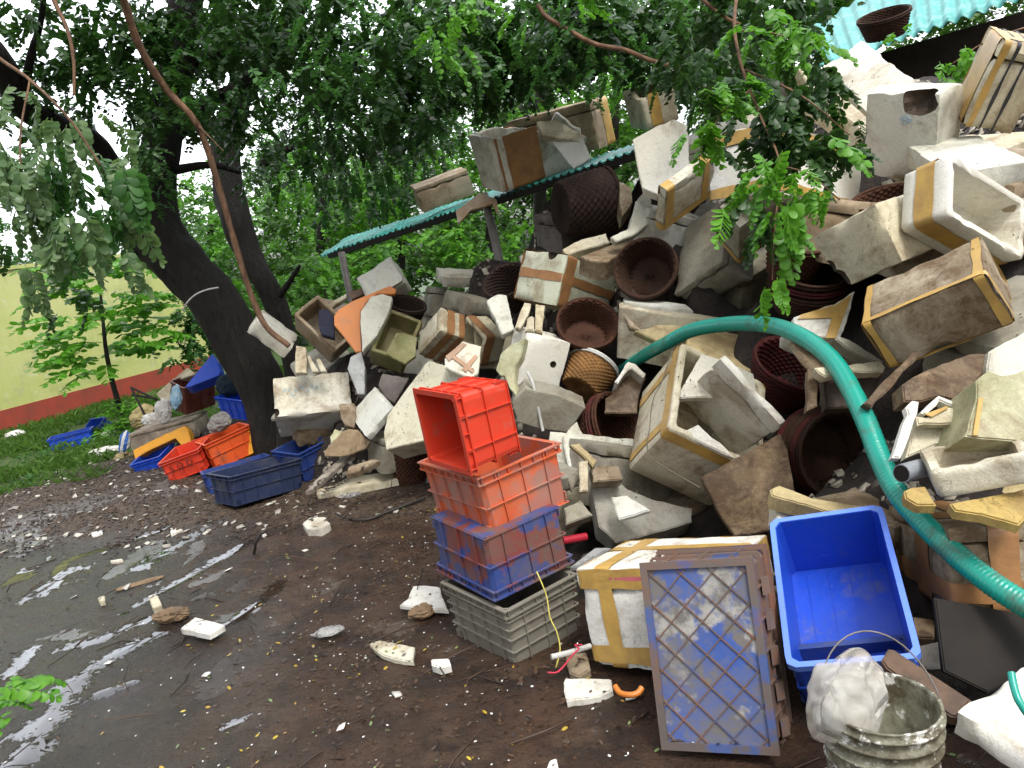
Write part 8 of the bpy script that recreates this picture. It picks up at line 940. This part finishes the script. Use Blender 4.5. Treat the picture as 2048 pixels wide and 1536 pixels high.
def sow(n, xr, yr, fn, size, steep=.45, hmax=9, only=None):
    out = []
    for _ in range(n):
        x = random.uniform(*xr); y = random.uniform(*yr)
        if not fn(x, y): continue
        p, nn, on = drop(x, y)
        if p is None or on.startswith(('crate_', 'floor_', 'ribbed', 'black_sheet')) or (only and on != only) or nn.z < steep or p.z > hmax: continue
        out.append((p, nn, random.uniform(*size)))
    return out
def lm2(name, c1, c2, r=.35): b = NB(name); g = b.n('ShaderNodeNewGeometry'); b.base(b.mix(g.outputs['Random Per Island'], c1, c2)); b.rough(r, .5); return b.m
near = lambda x, y: random.random() < .25+.75*smooth01(nz((x, y, 0), 1.6, 4)*2.2+.3)
isl = lambda x, y: x > -1.5+(2.4-y)*.15
flat_bits('fallen_yellow_leaves', lm2('leaf_yellow', (.42, .33, .03), (.30, .16, .02)), sow(420, (-1.8, 1.4), (1.7, 5), near, (.012, .028), hmax=.12), leafsh)
flat_bits('fallen_green_leaves', lm2('leaf_green_dead', (.10, .17, .06), (.20, .26, .08)), sow(330, (-1.6, 1.6), (1.7, 5), near, (.012, .026), hmax=.12), leafsh)
flat_bits('dark_dead_leaves', lm2('leaf_brown_dead', (.022, .014, .009), (.075, .04, .018), .4), sow(22000, (-3.4, 2.6), (1.7, 6.5), lambda x, y: random.random() < (smooth01((x+2.2-(5-y)*.2)/1.6)*.9+.10)*(.25+smooth01(nz((x, y, 0), 2.1, 13)*3+.3)), (.010, .028), hmax=.12), leafsh)
flat_bits('leaves_on_pile', lm2('leaf_pile_litter', (.025, .02, .01), (.09, .06, .025)), sow(22000, (-2, 3.2), (2, 7), lambda x, y: nz((x, y, 0), 3.1, 21)+.45*nz((x, y, 0), 13, 2) > .40 or random.random() < .015, (.004, .013), .42), leafsh)
crumb = lambda x, y: random.random() < math.exp(-((x+.75)**2/.5+(y-3.6)**2/1.6))+.9*math.exp(-((x-.35)**2/.15+(y-2.1)**2/.3))+.05
flat_bits('foam_crumbs', lm2('foam_crumb_white', (.62, .61, .58), (.82, .82, .8), .7), sow(2600, (-2.6, 1.6), (1.7, 6.5), crumb, (.002, .0075), hmax=.2), chipsh)
flat_bits('foam_flakes', lm2('foam_flake_white', (.42, .40, .35), (.74, .73, .68), .7), sow(320, (-4.8, 1.4), (1.9, 8), lambda x, y: nz((x, y, 0), 1.3, 30) > .12 and random.random() < .4+.6*smooth01((y-3)/3), (.012, .035), hmax=.15), chipsh)
flat_bits('twigs', lm2('twig_dark', (.02, .012, .009), (.07, .042, .027), .6), sow(1800, (-5, 1.8), (1.8, 8), lambda x, y: random.random() < .5, (.05, .28), hmax=.3), twigsh)
flat_bits('rubble', lm2('rubble_mix', (.03, .02, .014), (.42, .38, .30), .7), sow(26000, (-2.2, 3.6), (2.3, 8), lambda x, y: True, (.006, .04), .2, only='debris_mound'), chipsh)
inlit = lambda x, y: y > 5.15+(x+2.2)*-.35+nz((x, y, 0), 1.7, 3)*.8+random.gauss(0, .12) and x < -.6+nz((x, y, 0), 2, 9)*.8
flat_bits('brown_litter', lm2('litter_brown', (.018, .012, .009), (.075, .046, .03), .5), sow(15000, (-5.6, -.6), (4.8, 8.6), lambda x, y: inlit(x, y), (.005, .018), hmax=.3), chipsh)
flat_bits('pale_litter', lm2('litter_pale', (.22, .2, .17), (.5, .48, .42), .6), sow(700, (-5.6, -.6), (4.8, 8.6), lambda x, y: inlit(x, y), (.008, .04), hmax=.3), chipsh)
# ---------------- foliage ----------------
def leaflet(L, w, lod):
    if lod == 0: return np.array([(0, 0, 0), (.5*L, -w, -.06*L), (L, 0, -.05*L), (.5*L, w, -.06*L)]), [(0, 1, 2, 3)]
    st = [(0, .0), (.22, .55), (.5, .95), (.78, .95), (.94, .55), (1., .12)]; V = []; F = []
    for t, ww in st: V += [(t*L, -ww*w, -.10*w*ww-.10*L*t*t), (t*L, 0, .12*w-.10*L*t*t), (t*L, ww*w, -.10*w*ww-.10*L*t*t)]
    for i in range(len(st)-1): a = i*3; F += [(a, a+3, a+4, a+1), (a+1, a+4, a+5, a+2)]
    return np.array(V), F
def spray_tpl(npair, L, ll, lw, lod, droop, r, pointed=False):
    V = []; F = []; q = 0
    def rp(t): return np.array((L*t*(1-.12*droop*t), 0, -L*droop*.5*t*t))
    n = 4
    for i in range(n+1):
        p = rp(i/n); w = .0016*(1.4-i/n)*(1 if lod else 1.3); V += [p+np.array((0, -w, 0)), p+np.array((0, w, 0))]
    for i in range(n): F.append((2*i, 2*i+2, 2*i+3, 2*i+1))
    q = len(V)
    for k in range(npair):
        t = (k+.9)/npair; sz = (.65+.5*math.sin(math.pi*min(1, .25+t*.75)))*(1-.25*abs(t-.6))
        for s in (-1, 1):
            if k == npair-1 and s == 1: ang = .15
            else: ang = s*(1.15-.45*t)+r.normal(0, .12)
            lv, lf = leaflet(ll*sz*r.uniform(.85, 1.1), lw*sz, lod)
            ca, sa = math.cos(ang), math.sin(ang); roll = r.normal(0, .35)-s*.25; cr, sr = math.cos(roll), math.sin(roll); pit = r.normal(.25, .2)
            R1 = np.array([[1, 0, 0], [0, cr, -sr], [0, sr, cr]]); R2 = np.array([[math.cos(pit), 0, math.sin(pit)], [0, 1, 0], [-math.sin(pit), 0, math.cos(pit)]]); R3 = np.array([[ca, -sa, 0], [sa, ca, 0], [0, 0, 1]])
            v = lv @ (R3@R2@R1).T+rp(t); V += list(v); F += [tuple(i+q for i in f) for f in lf]; q += len(lv)
    return np.array(V), np.array(F)
def cloud_mesh(cl, rs):                              # one ellipsoid of sprays -> V, F
    (c, rad, n, L, ll, lw, npair, hang, lod, clump) = cl
    tp = [spray_tpl(npair, L, ll, lw, lod, .5+.4*hang, rs) for _ in range(4)]
    AV = []; AF = []; q = 0; P = []
    tries = 0
    while len(P) < n and tries < n*30:
        tries += 1; u = rs.normal(size=3); u = u/np.linalg.norm(u)*rs.uniform()**(1/2.6); p = np.array(c)+u*np.array(rad)
        if clump and noise.noise(Vector(p*1.0)*clump) < rs.uniform(-.25, .12): continue
        P.append(p)
    P = np.array(P)
    if len(P) == 0: return None
    for k in range(4):
        pk = P[k::4]; m = len(pk)
        if not m: continue
        az = rs.uniform(0, 6.283, m); h = np.stack([np.cos(az), np.sin(az), np.zeros(m)], 1); hg = np.clip(rs.normal(hang, .22, m), -.1, .97)
        d = h*np.sqrt(1-hg**2)[:, None]+np.array((0, 0, -1))*hg[:, None]; d /= np.linalg.norm(d, axis=1)[:, None]
        upv = np.stack([rs.normal(0, .35, m), rs.normal(0, .35, m), np.ones(m)], 1)+h*.6*hg[:, None]; sdv = np.cross(upv, d); sdv /= np.linalg.norm(sdv, axis=1)[:, None]; upv = np.cross(d, sdv)
        s = rs.uniform(.7, 1.25, m); Rm = np.stack([d, sdv, upv], 2)*s[:, None, None]
        V, F = tp[k]; W_ = np.einsum('mij,vj->mvi', Rm, V)+pk[:, None, :]; nv = len(V)
        AV.append(W_.reshape(-1, 3)); AF.append((F[None]+(np.arange(m)*nv)[:, None, None]).reshape(-1, 4)+q); q += m*nv
    return np.concatenate(AV), np.concatenate(AF)
def foliage(name, mat, clouds, parent, seed):
    rs = np.random.RandomState(seed); AV = []; AF = []; q = 0
    for cl in clouds:
        r = cloud_mesh(cl, rs)
        if r is None: continue
        AV.append(r[0]); AF.append(r[1]+q); q += len(r[0])
    return np_obj(name, np.concatenate(AV), np.concatenate(AF), mat, parent)
for i, (nm, label, cat, grp, kind, trunks, crowns) in enumerate(TREES):
    if kind == 'stuff':
        o = foliage(nm, LM[crowns[0][0]], crowns[0][1], None, 50+i); tag(o, kind='stuff'); continue
    root = empty(nm, Matrix.Translation(trunks[0][0][0] if trunks else crowns[0][1][0][0])); tag(root, label, cat, grp); inv = root.matrix_world.inverted()
    if trunks:
        m = MB()
        for P, R_ in trunks:
            Q = curve_pts(P, 10); rr = []
            for k in range(len(Q)):
                u = k/10; a = int(min(u, len(R_)-1)); b2 = min(a+1, len(R_)-1); r = R_[a]+(R_[b2]-R_[a])*(u-a); rr.append(max(.002, r))
            n0 = len(m.V); m.tube(Q, rr, 28 if rr[0] > .08 else 8)
            if rr[0] > .08:
                for k in range(n0, len(m.V)):
                    v = Vector(m.V[k]); j = min((k-n0)//28, len(Q)-1); d_ = (v-Q[j])
                    m.V[k] = tuple(Q[j]+d_*(1+.16*nz(v, 2.2, 3)+.14*nz((v.x*3, v.y*3, v.z*.9), 2.5, 5)))
        t = m.build('trunk' if cat == 'tree' else 'twigs', BARK if cat in ('tree',) else TWIG, root, True); t.matrix_parent_inverse = inv
    for j, (mt, cls) in enumerate(crowns):
        o = foliage('crown' if cat in ('tree', 'bush') else 'leaves', LM[mt], cls, root, 100+i*7+j); o.matrix_parent_inverse = inv
# sapling
root = empty('sapling', Matrix.Translation(SAP[0])); tag(root, 'slender young sapling with long pinnate leaves in front of the lime green wall', 'sapling'); inv = root.matrix_world.inverted()
m = MB(); m.tube(curve_pts(SAP[1], 8), [.045-.035*k/(8*(len(SAP[1])-1)) for k in range(8*(len(SAP[1])-1)+1)], 10); o = m.build('trunk', BARK, root, True); o.matrix_parent_inverse = inv
rs = np.random.RandomState(4); AV = []; AF = []; q = 0
for k in range(78):
    u = rs.uniform(.38, 1.)**.9; P = curve_pts(SAP[1], 8); p = P[int(u*(len(P)-1))]; az = rs.uniform(0, 6.283); d_ = Vector((math.cos(az), math.sin(az)*.8, rs.uniform(-.02, .32))).normalized()
    V, F = spray_tpl(9, rs.uniform(.5, .85), .15, .042, 1, .5, rs); st = .25*rs.uniform(.1, 1.7); sd_ = Vector((0, 0, 1)).cross(d_).normalized(); uu = d_.cross(sd_); R3 = np.array([tuple(d_), tuple(sd_), tuple(uu)]).T
    AV.append(V@R3.T+np.array(tuple(p+d_*st))); AF.append(F+q); q += len(V)
o = np_obj('crown', np.concatenate(AV), np.concatenate(AF), LM['lime'], root); o.matrix_parent_inverse = inv
# grass
rs = np.random.RandomState(9); n = 60000; x = rs.uniform(-10.5, -3., n); y = rs.uniform(6.2, 14.5, n); wn = (wb-wa).normalized()
ns = np.array([noise.noise(Vector((a*1.1, b_*1.1, 0))) for a, b_ in zip(x, y)])
side = (x-wa.x)*nrm.x+(y-wa.y)*nrm.y
ok = (-x+y > 12.6-ns*2.2) & (side > .03) & (rs.uniform(size=n) < .30+ns*1.6); x = x[ok]; y = y[ok]; n = len(x)
h = rs.uniform(.025, .12, n); a = rs.uniform(0, 6.28, n); w = .006; lx = rs.normal(0, .05, n); ly = rs.normal(0, .05, n)
V = np.stack([np.stack([x-w*np.cos(a), y-w*np.sin(a), -.02+0*x], 1), np.stack([x+w*np.cos(a), y+w*np.sin(a), -.02+0*x], 1), np.stack([x+lx*.5+w*.8*np.cos(a), y+ly*.5+w*.8*np.sin(a), h*.6], 1), np.stack([x+lx*1.4, y+ly*1.4, h], 1)], 1).reshape(-1, 3)
F = np.arange(4*n).reshape(-1, 4); tag(np_obj('grass', V, F, leaf_mat('grass_blades', (.05, .11, .02), (.10, .20, .035), .35)), kind='stuff')
bpy.context.view_layer.update()
